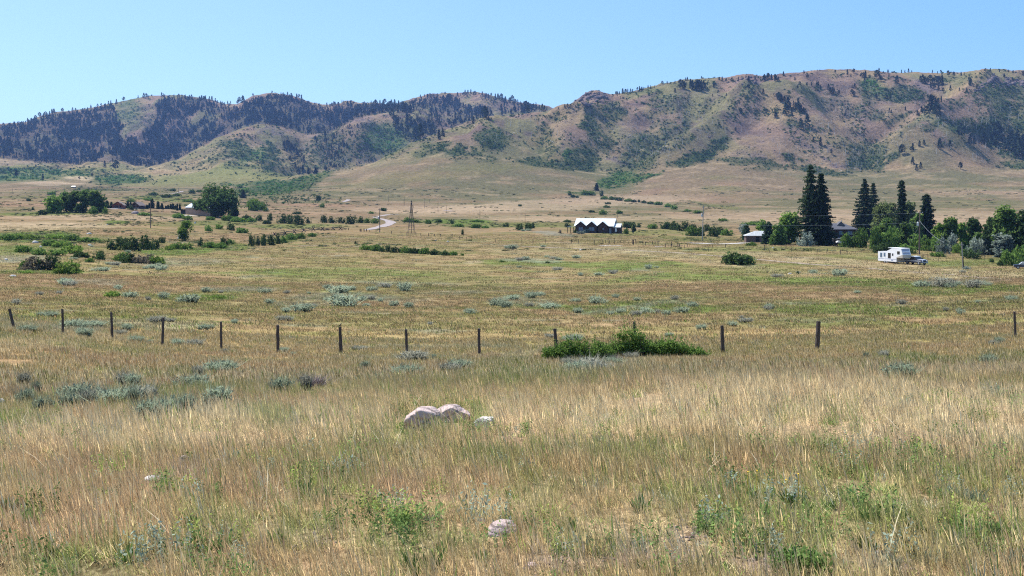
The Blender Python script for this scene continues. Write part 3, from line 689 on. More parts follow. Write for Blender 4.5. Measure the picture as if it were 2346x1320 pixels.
# ------------------------------------------------------------------ plant shapes
def rnd_dirs(n, r=rng):
    d = r.normal(size=(n, 3)); return d / np.linalg.norm(d, axis=1)[:, None]
def leaf_quads(C, size, nbias=None, elong=1.0, r=rng):
    """small leaf-shaped quads at centres C"""
    n = len(C); size = np.broadcast_to(size, (n,))
    nn = rnd_dirs(n, r)
    if nbias is not None:
        nn = nn + nbias; nn /= np.linalg.norm(nn, axis=1)[:, None] + 1e-9
    t = rnd_dirs(n, r); a = np.cross(nn, t); a /= np.linalg.norm(a, axis=1)[:, None] + 1e-9
    b = np.cross(nn, a)
    a = a * (size * elong)[:, None] * .5; b = b * size[:, None] * .5
    return np.stack([C - a, C - b * .9 + a * .1, C + a, C + b * .9 - a * .1], 1)
def crown(blobs, nclump, per, csize, lsize, r=rng, hollow=.55, upbias=.35):
    """blobs: (cx,cy,cz,rx,ry,rz); leaves gathered in clumps over and inside each blob"""
    B = np.array(blobs, float); wt = (B[:, 3] * B[:, 4] * B[:, 5]) ** (2 / 3.); wt /= wt.sum()
    k = r.choice(len(B), nclump, p=wt)
    d = rnd_dirs(nclump, r); rad = hollow + (1 - hollow) * r.random(nclump) ** .6
    rad *= 0.9 + .25 * r.random(nclump)
    cc = B[k, :3] + d * B[k, 3:6] * rad[:, None]
    cs = csize * (0.6 + .8 * r.random(nclump))
    L = np.repeat(cc, per, 0) + r.normal(size=(nclump * per, 3)) * np.repeat(cs, per)[:, None] * np.array([.5, .5, .38])
    nb = np.repeat(d, per, 0) * .5 + np.array([0, 0, upbias])
    return leaf_quads(L, lsize * (.6 + .8 * r.random(len(L))), nb, 1.5, r)

def blades(n, rad, h0, h1, w, lean, leandir=None, curve=.3, r=rng, droop=0.0, seg=3, head=0.0):
    """grass-like ribbons rooted inside radius rad"""
    a = r.random(n) * 2 * math.pi; q = np.sqrt(r.random(n)) * rad
    base = np.stack([np.cos(a) * q, np.sin(a) * q, np.full(n, -0.02)], 1)
    h = h0 + (h1 - h0) * r.random(n) ** 1.2
    la = r.random(n) * 2 * math.pi
    ld = np.stack([np.cos(la), np.sin(la)], 1) * (lean * (.3 + r.random(n)))[:, None]
    if leandir is not None: ld = ld + np.array(leandir)[None, :] * (.4 + r.random(n))[:, None]
    fa = r.random(n) * math.pi
    wd = np.stack([np.cos(fa), np.sin(fa), np.zeros(n)], 1) * (w * (.6 + .8 * r.random(n)))[:, None] * .5
    P = []
    cv = curve * (r.random(n) + .3)
    for i in range(seg + 1):
        t = i / seg
        off = ld * (t + cv[:, None] * t * t)
        z = h * (t - droop * t * t)
        P.append(base + np.stack([off[:, 0] * h, off[:, 1] * h, z], 1))
    vs = []; ws = [1.0, .85, .6, .0] if seg == 3 else [1.0, .8, 0.0]
    if head > 0: ws = [.45, .4, .55 + head, .0] if seg == 3 else [.6, 1 + head, 0]
    for i in range(seg + 1):
        if i < seg: vs += [P[i] - wd * ws[i], P[i] + wd * ws[i]]
        else: vs += [P[i]]
    V = np.stack(vs, 1)                              # (n, 2seg+1, 3)
    m = 2 * seg + 1
    o = (np.arange(n) * m)[:, None]
    fl = []; 
    ql = np.concatenate([np.array([2*i, 2*i+1, 2*i+3, 2*i+2]) for i in range(seg - 1)] + [np.array([2*seg-2, 2*seg-1, 2*seg])])
    sz = np.array([4] * (seg - 1) + [3])
    return V.reshape(-1, 3), (o + ql[None, :]).ravel(), np.tile(sz, n)
def join(parts):
    V = []; L = []; S = []; b = 0
    for v, l, s in parts:
        V.append(v); L.append(l + b); S.append(s); b += len(v)
    return np.concatenate(V), np.concatenate(L), np.concatenate(S)
def ribmesh(name, parts): return mesh_np(name, *join(parts if isinstance(parts, list) else [parts]))
def quadpart(Q): return Q.reshape(-1, 3), np.arange(len(Q) * 4), np.full(len(Q), 4)

# ------------------------------------------------------------------ grass
M_GRASS = leafmat('grass_blades', .80, 1.65, .38, inst_tint=True, up=.8, straw=(.80, .66, .41))
M_GRASS2 = leafmat('grass_blades_short', .86, 1.42, .42, inst_tint=True, up=.9, straw=(.40, .32, .20))
def gz(seed): return np.random.default_rng(seed)
WIND = (-.22, -.04)
near_v = []
for i in range(7):
    r = gz(100 + i)
    near_v.append(ribmesh('grass_tuft_%d' % i, [blades(28, .10, .05, .14, .0045, .30, WIND, .5, r), blades(11, .09, .13, .28, .0034, .14, WIND, .35, r, head=1.1), blades(14, .12, .02, .06, .007, 1.1, None, .9, r)]))
for i in range(3):   # leafy low clumps
    r = gz(120 + i)
    near_v.append(ribmesh('grass_leafy_%d' % i, [blades(46, .11, .04, .13, .006, .6, None, .7, r)]))
mid_v = []
for i in range(6):
    r = gz(140 + i)
    mid_v.append(ribmesh('grass_clump_%d' % i, [blades(34, .24, .06, .17, .012, .35, WIND, .4, r, seg=2), blades(12, .22, .14, .28, .009, .16, WIND, .3, r, seg=2, head=.6)]))
far_v = []
for i in range(5):
    r = gz(160 + i)
    far_v.append(ribmesh('grass_patch_%d' % i, [blades(30, .60, .07, .24, .035, .5, WIND, .3, r, seg=2)]))
vfar_v = []
for i in range(4):
    r = gz(170 + i)
    vfar_v.append(ribmesh('grass_swath_%d' % i, [blades(30, 1.5, .08, .26, .10, .5, WIND, .3, r, seg=2)]))

def wedge(n, y0, y1, seed, margin=1.14, side=4.5):
    r = gz(seed)
    y = np.sqrt(y0 ** 2 + (y1 ** 2 - y0 ** 2) * r.random(n))
    h = y * .4665 * margin + side
    x = (r.random(n) * 2 - 1) * h
    return x, y, r
GR = dict(n=1.0)
def grass_layer(name, n, y0, y1, variants, s0, s1, seed, leafy=False, label='', hmod=True):
    x, y, r = wedge(n, y0, y1, seed)
    z = zfun(x, y); u, v = uvof(x, y, z)
    # bare and thin places
    bare = ell(u + (r.random(n) - .5) * 30, v + (r.random(n) - .5) * 14, [g[:6] for g in GREENP if g[6] == 'b'])
    thin = sstep(.34, .5, fbm(x / .9, y / .9, 3, 81))
    keep = (r.random(n) > bare * .85) & (r.random(n) < np.where(y < 20, .36, .40) + .64 * thin)
    bx = ell(u, v, [(995, 946, 78, 30, 0, 1)]) * (v < 962) * (v > 900)
    x, y, z, u, v = x[keep], y[keep], z[keep], u[keep], v[keep]; n = len(x)
    c = field_colour(x, y, z)
    c = c * (.82 + .36 * r.random(n))[:, None]
    # single tufts of another kind in between
    k = r.random(n)
    c[k < .10] = PAL['straw'] * .95; c[(k > .10) & (k < .20)] = PAL['g'] * 1.05; c[(k > .20) & (k < .25)] = PAL['r'] * .95; c[(k > .25) & (k < .265)] = PAL['s']
    odd = k < .265; c[odd] *= tone(y)[odd]
    c[y < 20] *= 1.12  # near tufts lightened further against their self-shadowing
    straw = ell(u, v, [g[:6] for g in GREENP if g[6] == 't'])
    for (ru, rv, rw) in ((1150, 1232, 44), (1100, 1202, 20), (422, 1072, 24), (497, 1072, 22), (348, 1112, 34), (962, 985, 42), (1030, 972, 46), (1106, 986, 34), (722, 893, 30), (1815, 1180, 40)):   # trodden, shorter grass in front of the stones
        straw = np.where((np.abs(u - ru) < rw) & (np.abs(v - rv) < 13), -1.9, straw)
    green = c[:, 1] > c[:, 0] * 1.02
    sc = (s0 + (s1 - s0) * r.random(n)) * (.78 + .5 * fbm(x / 3, y / 3, 2, 83)) * np.maximum(.45, 1 + .25 * straw)
    nv = len(variants); idx = r.integers(0, nv, n)
    if leafy:
        lf = green & (r.random(n) < .6); idx = np.where(lf, nv - 3 + r.integers(0, 3, n), r.integers(0, nv - 3, n)); sc = np.where(lf, sc * .95, sc)
    S = np.stack([sc, sc, sc * (.8 + .4 * r.random(n))], 1)
    rot = np.stack([(r.random(n) - .5) * .2, (r.random(n) - .5) * .2, (r.random(n) - .5) * 1.6], 1)
    scatter(name, np.stack([x, y, z], 1), rot, S, idx, np.clip(c, 0, .85), variants, M_GRASS if y0 < 40 else M_GRASS2, label, 'grass')
grass_layer('meadow_grass', 15500, 3.5, 8.5, near_v, .42, .80, 205, True, 'short mixed grass and weeds right before the viewer')
grass_layer('meadow_grass', 29000, 3.6, 19, near_v, .52, .90, 201, True, 'dry straw and green grass tufts across the near slope')
grass_layer('meadow_grass', 33000, 17.5, 62, mid_v, .62, 1.0, 202, label='mixed straw, olive and rusty grass around the row of posts')
grass_layer('meadow_grass', 34000, 58, 165, far_v, .65, 1.0, 203, label='streaky straw and olive grass of the middle field')
grass_layer('meadow_grass', 26000, 155, 430, vfar_v, .65, 1.0, 204, label='pale short grass of the valley floor before the house')

# ------------------------------------------------------------------ sagebrush
M_SAGE = leafmat('sage_leaves', (.155, .205, .145), (.275, .325, .235), .25, objvar=.16, up=.85)
M_SAGEG = leafmat('sage_leaves_grey', (.165, .175, .14), (.27, .275, .23), .25, objvar=.16, up=.85)
M_DEAD = leafmat('dead_twigs', (.16, .125, .12), (.32, .265, .25), .1)
M_TWIG = plain('dark_twigs', (.085, .065, .05), .9, .3, 8)
def sage_mesh(name, seed, mat, n=520, lobes=5):
    r = gz(seed); parts = []
    for k in range(lobes):
        a = r.random() * 6.28; d = (.08 + .3 * r.random()) if k else 0
        cx, cy = math.cos(a) * d, math.sin(a) * d * .8
        v, l, s = blades(n // lobes, .13, .30, .62 if k else .75, .018, .55, None, .15, r, seg=2)
        v = v + np.array([cx, cy, 0]); parts.append((v, l, s))
        q = crown([(cx, cy, .26, .24, .22, .2)], 40, 3, .05, .045, r)
        parts.append(quadpart(q))
    me = ribmesh(name, parts); me.materials.append(mat)
    V = np.empty(len(me.vertices) * 3, np.float32); me.vertices.foreach_get('co', V); V = V.reshape(-1, 3)
    V[:, :2] /= np.percentile(np.abs(V[:, 0]), 98) * 2; V[:, 2] /= np.percentile(V[:, 2], 98)
    me.vertices.foreach_set('co', V.ravel()); me.update(); return me
SAGE = [sage_mesh('sagebrush', 300 + i, M_SAGE) for i in range(5)] + [sage_mesh('sagebrush', 310 + i, M_SAGEG) for i in range(2)]
SAGE_LOW = [sage_mesh('sagebrush', 320 + i, M_SAGE, 150, 3) for i in range(3)] + [sage_mesh('sagebrush', 330, M_SAGEG, 150, 3)]

# ------------------------------------------------------------------ automatic placing phrases
MARKS = [ # landmarks of the picture: (u, v, phrase)
    (28, 735, 'the leaning fence post'), (143, 745, 'the second fence post from the left end'), (255, 755, 'the third fence post from the left end'), (373, 765, 'the fourth fence post from the left end'),
    (506, 780, 'the fence post left of the two before the bird'), (636, 785, 'the fence post next to the one with the bird'), (780, 785, 'the fence post with the bird'), (930, 790, 'the fence post right of the bird post'),
    (1098, 790, 'the post standing alone left of the green thicket'), (1400, 790, 'the green thicket on the fence line'), (1655, 785, 'the post right of the thicket'), (1874, 775, 'the thick dark post'), (2325, 750, 'the last post by the right edge'),
    (990, 955, 'the twin boulders'), (1107, 967, 'the white stone slab'), (1150, 1208, 'the pink foreground rock'), (425, 1055, 'the small grey rocks'), (727, 870, 'the dead grey bush'),
    (1692, 595, 'the round dark shrub in the field'), (1365, 520, 'the white-roofed house'), (942, 500, 'the windmill tower'), (870, 505, 'the pole by the gravel road'), (2060, 590, 'the white camper'),
    (940, 572, 'the long low hedge of shrubs'), (170, 470, 'the left-hand grove'), (490, 465, 'the big tree by the shed'), (345, 500, 'the utility pole in the left meadow'), (720, 530, 'the crossed-rail fence'), (1610, 510, 'the pole with the transformer'), (1935, 530, 'the dark two-storey house'),
    (2205, 585, 'the twin wooden posts'), (320, 590, 'the left-hand thicket of shrubs'), (110, 605, 'the brown and green bush cluster'), (422, 535, 'the young green tree'),
    (1425, 412, 'the bright green aspen stand'), (2153, 330, 'the lone pine on the right spur'), (1985, 375, 'the wooded gully'), (1360, 222, 'the dark rock knob on the skyline'), (2290, 190, 'the dark crag'), (600, 300, 'the middle hill'), (1125, 320, 'the dark scrub patch'), (1600, 205, 'the skyline clump'), (1800, 250, 'the pine-dotted spur')]
AUTO = []      # (object, adjective phrase with {where}, u, v)
def auto(o, what, u, v, cat, group):
    tag(o, None, cat, group); AUTO.append((o, what, float(u), float(v))); return o
_small = {}
def near_mark(u, v, exclude=()):
    best = min((abs(u - a) + 2.2 * abs(v - b), a, b, t) for a, b, t in MARKS if t not in exclude)
    _, a, b, t = best
    if abs(u - a) > 2.0 * abs(v - b): rel = 'left of' if u < a else 'right of'
    else: rel = 'in front of' if v > b else 'behind'
    return rel, t
ORD = 'first second third fourth fifth sixth seventh eighth ninth tenth eleventh twelfth thirteenth fourteenth fifteenth sixteenth seventeenth eighteenth nineteenth twentieth'.split()
def finish_labels():
    groups = {}
    for o, what, u, v in AUTO:
        rel, t = near_mark(u, v)
        groups.setdefault('%s %s %s' % (what, rel, t), []).append((u, v, o))
    for lab, L in groups.items():
        L.sort(key=lambda q: q[0])
        n = len(L)
        for i, (u, v, o) in enumerate(L):
            if n == 1: s = lab
            elif n == 2: s = ('left one of two: ' if i == 0 else 'right one of two: ') + lab
            elif n <= 20: s = ('leftmost' if i == 0 else 'rightmost' if i == n - 1 else ORD[i] + ' from left') + ' ' + lab
            else: s = lab
            wds = s.split()
            if len(wds) > 16: s = ' '.join([w_ for w_ in wds if w_ not in ('the', 'a')][:16])
            o['label'] = s

sage_list = []      # (u, v base, width px, height px)
def _cs(ox, oy, k, L, hr=.52):
    for X, Y, W in L:
        wpx = W / k; sage_list.append((ox + X / k, oy + Y / k + wpx * hr * .5, wpx, wpx * hr * (1.15 if wpx < 30 else 1)))
_cs(0, 640, 3.667, [(960,1010,230),(1230,1000,150),(1140,870,130),(1040,880,80),(1610,880,200),(1850,740,160),(1780,1020,250),(1400,1120,230),(1530,1110,120),(1360,135,110),(1440,335,80),(1310,335,110),(690,440,170),(230,410,130),(620,365,150),(760,365,150),(560,1090,110),(735,1070,80),(210,1030,90),(650,970,180),(1600,160,150),(1700,400,90),(1120,490,150),(190,870,60),(1740,395,80),(1970,350,70),(1660,530,130),(1480,530,110),(330,115,70),(540,20,110),(600,20,130),(1050,400,120),(1000,440,90),(1260,520,60),(140,190,90),(1800,770,90),(1900,600,60),(1070,130,110),(1240,160,60),(1520,170,60),(1620,170,80),(1720,90,80),(1860,100,60),(500,110,60),(1000,65,70),(420,290,90),(340,290,70),(1100,1050,70),(360,1130,70),(820,1060,60),(1260,1180,110),(300,960,60),(1640,790,70)])
_cs(600, 640, 3.667, [(160,935,100),(350,920,60),(1230,780,140),(1300,640,190),(1700,720,170),(1560,770,100),(860,745,50),(200,315,120),(190,255,90),(700,160,240),(830,160,90),(920,150,80),(680,80,140),(920,75,80),(300,220,220),(435,220,50),(1120,200,100),(1240,210,120),(1750,260,100),(1980,180,150),(2060,200,140),(2120,145,100),(1415,365,60),(820,575,80),(275,630,50),(30,95,90),(80,185,80),(210,105,60),(1450,660,60),(1000,175,60),(885,210,60),(560,160,70),(620,140,60),(760,75,70),(1180,60,150),(1040,45,100),(540,60,80),(180,590,60),(390,110,50),(790,580,50)])
_cs(1200, 640, 3.667, [(135,115,90),(50,135,100),(210,210,140),(820,260,80),(720,280,80),(1020,260,100),(950,280,90),(1120,265,60),(1340,255,110),(1200,280,70),(440,260,90),(600,170,130),(1270,150,80),(965,165,60),(2060,230,80),(210,475,80),(410,480,150),(1410,215,80),(780,140,60),(420,170,90),(560,720,200),(760,680,150),(1100,610,120),(1210,460,80),(1500,400,80),(50,215,60),(450,740,160),(350,700,90),(650,760,120),(900,650,90),(1860,340,90),(1740,370,90),(1830,310,50)])
_cs(1746, 640, 3.667, [(1330,30,140),(1540,20,180),(1780,35,150),(1890,35,80),(1180,190,80),(1550,250,60),(1680,270,90),(1650,245,50),(40,240,80),(1030,635,80),(880,660,50),(2010,525,80),(1930,540,70),(1920,700,80),(1165,820,110),(2110,150,100),(1820,185,50),(800,105,60)])
_cs(0, 400, 5.0775, [(1350,1035,90),(1250,1030,80),(1760,1065,120),(1900,1080,150),(800,1240,180),(1200,1085,160),(1500,890,80),(1060,830,60),(860,970,80),(1680,1080,80),(740,1210,60),(1840,1040,60)], .45)
_cs(1140, 420, 5.0775, [(340,865,110),(250,880,80),(700,875,80),(570,850,60),(660,860,90),(900,850,100),(100,740,80),(200,735,130),(520,725,70),(1740,970,100),(1330,1030,100),(1160,1050,100),(500,1285,110),(350,1290,120),(290,545,60),(360,540,60),(240,965,70),(700,985,110),(1850,970,60),(970,1060,80),(1380,1020,70)], .45)
_cs(1746, 540, 3.667, [(670,300,160),(1640,395,100),(1360,405,110),(1590,410,130),(1850,390,120),(430,300,70),(300,305,50),(120,330,90),(1690,300,60)], .42)
GSAGE = 'grey-green sagebrush clumps of the meadow'
for i, (u, v, wp, hp) in enumerate(sage_list):
    x, y, z = P1(u, v)
    s = y / F; r = gz(4000 + i)
    grey = r.random() < .28
    me = (SAGE[5 + i % 2] if grey else SAGE[i % 5]) if y < 70 else (SAGE_LOW[3] if grey else SAGE_LOW[i % 3])
    o = link('sagebrush', me, None, None, (x, y, z - .02), r.random() * 6.28, (wp * s * (1.0 + .4 * r.random()) + (.12 if y < 34 else 0), wp * s * (1.0 + .5 * r.random()) + (.08 if y < 34 else 0), max(.18, hp * s * (.62 + .4 * r.random())) + (.11 if y < 34 else .09 if y < 45 else .03)))
    auto(o, ('wide ' if wp > 45 else 'small ' if wp < 20 else '') + ('grey' if grey else 'blue-green') + ' sagebrush', u, v, 'sagebrush', GSAGE)

# ------------------------------------------------------------------ leafy shrubs
SH_COL = {  # kind: leaf tones
    'dark': ((.03, .055, .02), (.10, .15, .05)), 'mid': ((.055, .11, .024), (.20, .30, .07)), 'bright': ((.09, .155, .03), (.24, .33, .07)),
    'silver': ((.14, .175, .14), (.33, .37, .31)), 'brown': ((.10, .085, .06), (.20, .17, .12))}
M_SH = {k: leafmat('shrub_leaves_' + k, a, b, .35, up=.4) for k, (a, b) in SH_COL.items()}
def shrub_mesh(seed, kind, ncl=150, low=False):
    r = gz(seed); bl = []
    for k in range(12):
        a = r.random() * 6.28; d = .5 * r.random() ** .6
        rr = .09 + .13 * r.random()
        zz = (.24 if low else .38) * (1 - d * 1.1) + .16 * r.random()
        bl.append((math.cos(a) * d * .95, math.sin(a) * d * .7, zz, rr * 1.15, rr, rr * (.9 if low else 1.35)))
    bl.append((0, 0, .18, .46, .36, .2)); bl.append((.1, 0, .12, .5, .36, .14))
    q = crown(bl, ncl, 9, .06, .05, r, .35)
    me = quads('shrub', q); V = q.reshape(-1, 3).copy()
    V[:, 2] -= np.percentile(V[:, 2], 4); V[:, :2] /= np.percentile(np.abs(V[:, 0]), 99) * 2; V[:, 2] /= np.percentile(V[:, 2], 99)
    me.vertices.foreach_set('co', V.astype(np.float32).ravel()); me.update(); me.materials.append(M_SH[kind]); return me
SHRUB = {}
for kd in SH_COL:
    SHRUB[kd] = [shrub_mesh(500 + k_ * 11 + len(kd), kd, 210, k_ > 2) for k_ in range(6)]
shrub_src = [
    # left meadow thickets: u centre, v base, width, height, kind
    (82,618,62,30,'brown'),(58,617,36,20,'mid'),(112,618,50,32,'dark'),(160,627,62,28,'bright'),(132,626,26,12,'bright'),(272,572,52,27,'dark'),(303,574,48,30,'dark'),(336,571,46,30,'dark'),(355,570,24,20,'dark'),(370,556,22,13,'dark'),
    (187,590,36,14,'dark'),(228,594,42,19,'dark'),(295,601,46,22,'dark'),(330,603,50,20,'brown'),(358,604,38,17,'bright'),(280,597,36,18,'mid'),(40,548,46,12,'bright'),(72,548,44,10,'bright'),(130,546,50,10,'bright'),(165,550,50,12,'mid'),(200,554,46,10,'mid'),
    (112,563,44,13,'mid'),(140,566,40,14,'bright'),(165,580,50,18,'bright'),(50,577,46,14,'mid'),(90,583,44,14,'mid'),(130,584,50,12,'mid'),(20,549,40,12,'mid'),(270,596,24,12,'bright'),(205,600,24,9,'mid'),(60,626,34,8,'bright'),(255,680,36,14,'bright'),(290,680,30,10,'mid'),
    (495,683,38,8,'bright'),(405,570,34,14,'mid'),(388,572,24,9,'bright'),(430,571,30,14,'bright'),(459,564,17,19,'dark'),(480,567,30,12,'mid'),(512,562,22,18,'dark'),(505,568,40,12,'mid'),(530,558,18,10,'mid'),(575,563,16,25,'dark'),(590,562,15,20,'dark'),(604,562,20,24,'dark'),(621,561,18,23,'dark'),(638,558,18,22,'dark'),(652,556,16,14,'mid'),
    (668,549,26,14,'mid'),(690,546,24,12,'mid'),(715,542,20,8,'mid'),(478,529,22,12,'mid'),(500,524,22,9,'bright'),(529,527,24,14,'dark'),(552,533,34,10,'mid'),(648,511,24,20,'dark'),(664,512,22,19,'dark'),(683,514,26,21,'dark'),(706,511,13,12,'dark'),
    (619,504,19,14,'dark'),(594,505,20,12,'dark'),(575,508,22,9,'mid'),(612,512,20,8,'dark'),(742,509,18,15,'dark'),(760,510,20,13,'dark'),(782,511,18,12,'dark'),(802,513,28,18,'dark'),(825,510,20,13,'dark'),(842,510,18,9,'mid'),(859,511,18,11,'mid'),
    (409,499,34,10,'mid'),(430,503,24,8,'mid'),(520,505,34,10,'mid'),(545,508,34,10,'mid'),(566,503,24,10,'dark'),(480,503,26,6,'mid'),(330,493,30,6,'mid'),(535,495,24,20,'dark'),(581,482,34,24,'mid'),(600,481,20,15,'mid'),(550,430,16,5,'mid'),(590,471,30,9,'dark'),(300,480,16,8,'dark'),
    (729,459,12,10,'dark'),(738,475,14,8,'mid'),(610,484,14,7,'mid'),(680,490,20,5,'dark'),(560,440,34,8,'mid'),(66,460,12,5,'dark'),(75,480,10,5,'dark'),(97,491,24,9,'dark'),(215,488,26,14,'mid'),(240,487,14,11,'bright'),
    # long low hedge
    (838,572,30,11,'bright'),(862,574,30,13,'mid'),(884,576,28,14,'dark'),(906,578,28,13,'dark'),(928,579,28,14,'mid'),(950,580,28,12,'dark'),(974,581,30,13,'mid'),(996,583,28,11,'dark'),(1018,584,28,10,'dark'),(1040,584,24,8,'mid'),(866,567,8,7,'mid'),
    (1060,537,10,11,'dark'),(1035,512,8,9,'dark'),(935,508,22,9,'mid'),(952,509,20,6,'mid'),(982,512,18,8,'mid'),(1005,509,20,6,'dark'),(1050,519,30,6,'mid'),(1092,522,26,8,'mid'),(1112,522,20,5,'mid'),(1095,508,30,4,'mid'),(880,483,16,6,'dark'),(850,489,14,4,'mid'),
    (1190,527,22,14,'dark'),(1210,527,24,15,'dark'),(1220,522,14,11,'dark'),(1160,519,14,8,'dark'),(1283,533,10,6,'brown'),(1345,533,22,10,'silver'),(1330,535,16,5,'silver'),(1299,520,12,9,'dark'),(1318,533,12,7,'dark'),
    (1435,535,16,12,'mid'),(1443,522,30,13,'dark'),(1462,520,16,8,'dark'),(1494,523,32,9,'mid'),(1530,524,18,15,'dark'),(1300,508,18,4,'dark'),(1383,491,20,10,'mid'),(1418,489,18,6,'mid'),(1356,486,16,4,'dark'),(1390,475,22,4,'dark'),(1392,467,14,3,'dark'),
    (1305,447,14,7,'dark'),(1313,451,12,4,'dark'),(1322,453,8,4,'dark'),(1338,446,18,9,'mid'),(1354,447,18,8,'mid'),(1379,449,11,12,'dark'),(1385,456,20,6,'mid'),(1402,457,20,6,'mid'),(1420,459,20,6,'dark'),(1440,461,18,5,'mid'),(1453,463,12,5,'dark'),(1464,463,9,5,'dark'),(1475,465,12,5,'dark'),(1490,467,16,5,'dark'),(1510,469,20,6,'mid'),(1530,474,20,7,'mid'),(1545,479,22,8,'mid'),(1192,472,10,3,'dark'),
    (1575,484,16,4,'mid'),(1600,488,30,5,'mid'),(1655,506,22,5,'mid'),(1720,515,40,6,'mid'),(1735,512,30,5,'dark'),
    (1525,524,22,14,'dark'),(1545,526,30,18,'dark'),(1566,529,30,20,'dark'),(1586,530,26,16,'dark'),(1585,540,34,20,'mid'),(1606,540,24,20,'dark'),(1634,541,38,22,'dark'),(1650,537,26,16,'dark'),(1667,539,28,14,'mid'),(1620,528,20,14,'dark'),
    (1692,605,80,26,'dark'),(1675,603,40,20,'mid'),(1711,604,40,19,'mid'),(1703,535,28,20,'silver'),(1842,563,36,30,'silver'),(1868,562,16,10,'silver'),(1722,562,26,7,'mid'),
    (1945,566,34,30,'mid'),(1972,567,36,42,'mid'),(2003,570,38,48,'mid'),(2033,571,42,48,'mid'),(2066,568,44,42,'mid'),(2095,572,34,34,'mid'),(2125,574,34,32,'mid'),(2150,576,32,30,'mid'),(2018,578,50,20,'dark'),(2080,580,40,20,'mid'),(2145,587,34,9,'mid'),
    (2160,580,30,34,'silver'),(2182,577,26,40,'silver'),(2190,580,22,20,'bright'),(2232,583,34,36,'silver'),(2255,583,30,34,'silver'),(2224,592,36,22,'dark'),(2206,586,24,14,'mid'),(2312,608,36,34,'mid'),(2340,606,36,42,'mid'),(2290,608,22,12,'dark'),(2214,616,18,6,'silver'),(2272,600,16,8,'dark'),
    (1150,600,14,4,'mid'),(1255,602,10,4,'dark'),(1060,585,10,4,'mid'),(815,558,8,6,'dark'),(1828,628,8,8,'dark'),
    # broken scrub along the left-hand valley
    (120,445,22,5,'mid'),(200,446,20,4,'dark'),(350,447,30,6,'dark'),(380,452,24,6,'dark'),(405,449,20,5,'dark'),(440,441,20,6,'dark'),(455,440,14,4,'dark'),(395,437,20,4,'dark'),(340,459,26,5,'mid'),(430,462,26,5,'mid'),(300,462,24,5,'mid')]
KD = {'dark': 'dark green', 'mid': 'green', 'bright': 'bright yellow-green', 'silver': 'silvery grey', 'brown': 'half-dead brown'}
for i, (u, v, wp, hp, kd) in enumerate(shrub_src):
    x, y, z = P1(u, v + 1); s = y / F; r = gz(6000 + i)
    o = link('shrub', SHRUB[kd][i % 3 if hp > .45 * wp else 3 + i % 3], None, None, (x, y, z - .15), r.random() * 6.28, (wp * s * 1.16, wp * s * 1.0, (hp + 2) * s * 1.02))
    auto(o, ('broad ' if wp > 42 else 'low ' if hp < 7 else '') + KD[kd] + ' shrub', u, v, 'shrub', 'shrubs of the valley and meadow')

# the thicket on the fence line and the dead bush: finer leaves
def big_shrub(name, u, v, wp, hp, kd, label, seed, ncl=520, low=True, leaf=.05):
    x, y, z = P1(u, v); s = y / F; r = gz(seed); W = wp * s; H = hp * s
    bl = []
    for k in range(int(10 + W * 5)):
        fx = (r.random() - .5) * .92 * W
        e = 1 - (abs(fx) / (W / 2)) ** (1.1 if hp > 60 else 2.0) * .74; e *= .8 + .4 * r.random()
        rr = .13 + .15 * r.random()
        bl.append((fx, (r.random() - .5) * W * .25, H * e * (.18 + .58 * r.random()), rr * 1.5, rr * 1.2, rr))
    bl.append((0, 0, H * .25, W * .46, W * .16, H * .3))
    q = crown(bl, ncl, 12, .10, leaf, r, .3)
    LC = []
    for k in range(int(26 * W)):      # upright sprigs that stand out of the mass
        fx = (r.random() - .5) * .95 * W; e = 1 - (abs(fx) / (W / 2)) ** (1.1 if hp > 60 else 2.0) * .74; fy = (r.random() - .5) * W * .25
        top = H * e * (.72 + .5 * r.random() ** 1.5); dx, dy = (r.random() - .5) * .3, (r.random() - .5) * .3
        m = 12
        for j in range(m):
            t = .45 + .55 * j / (m - 1); LC.append((fx + dx * t + r.normal() * .022, fy + dy * t + r.normal() * .022, top * t))
    q = np.concatenate([q, leaf_quads(np.array(LC), leaf * (.7 + .6 * r.random(len(LC))), np.array([0, 0, .3]), 1.6, r)])
    q[:, :, 2] = np.maximum(q[:, :, 2], .0)
    t = empty(name, (x, y, z), 0, label, 'shrub', None)
    me = quads('foliage', q); link('foliage', me, M_SH[kd], t)
    b = MB()
    for k in range(int(22 + W * 14)):
        fx = (r.random() - .5) * W * .9; fy = (r.random() - .5) * W * .2
        p0 = (fx, fy, -.05); p1 = (fx + (r.random() - .5) * .3, fy + (r.random() - .5) * .3, H * (.3 + .45 * r.random()))
        b.tube(p0, p1, .012, .005, 4)
    b.build('stems', M_TWIG, t)
    return t
big_shrub('leafy_shrub', 1328, 824, 164, 56, 'mid', 'low spreading green shrub around the foot of a fence post, left part of the thicket', 71, 1000)
big_shrub('leafy_shrub', 1447, 820, 138, 86, 'mid', 'tallest bushy shrub in the middle of the fence-line thicket', 72, 900)
big_shrub('leafy_shrub', 1540, 822, 138, 52, 'mid', 'low green shrub tapering off at the right end of the fence-line thicket', 73, 900)
def twig_bush(u, v, wp, hp, label, seed, n=420, mat=None, name='dead_bush', cat='dead bush'):
    x, y, z = P1(u, v); s = y / F
    parts = [blades(n, .25 * wp * s, hp * s * .4, hp * s * 1.1, .012, 1.1, None, .3, gz(seed), seg=2)]
    o = link(name, ribmesh(name, parts), mat or M_DEAD, None, (x, y, z)); return tag(o, label, cat)
twig_bush(722, 888, 84, 34, 'dead brown-grey twiggy bush in the grass below the bird post', 81)
twig_bush(885, 858, 40, 16, 'small dead grey twigs right of the larger dead bush', 82, 160)
twig_bush(1415, 828, 60, 18, 'pale dry stalks in front of the fence-line thicket', 83, 160)

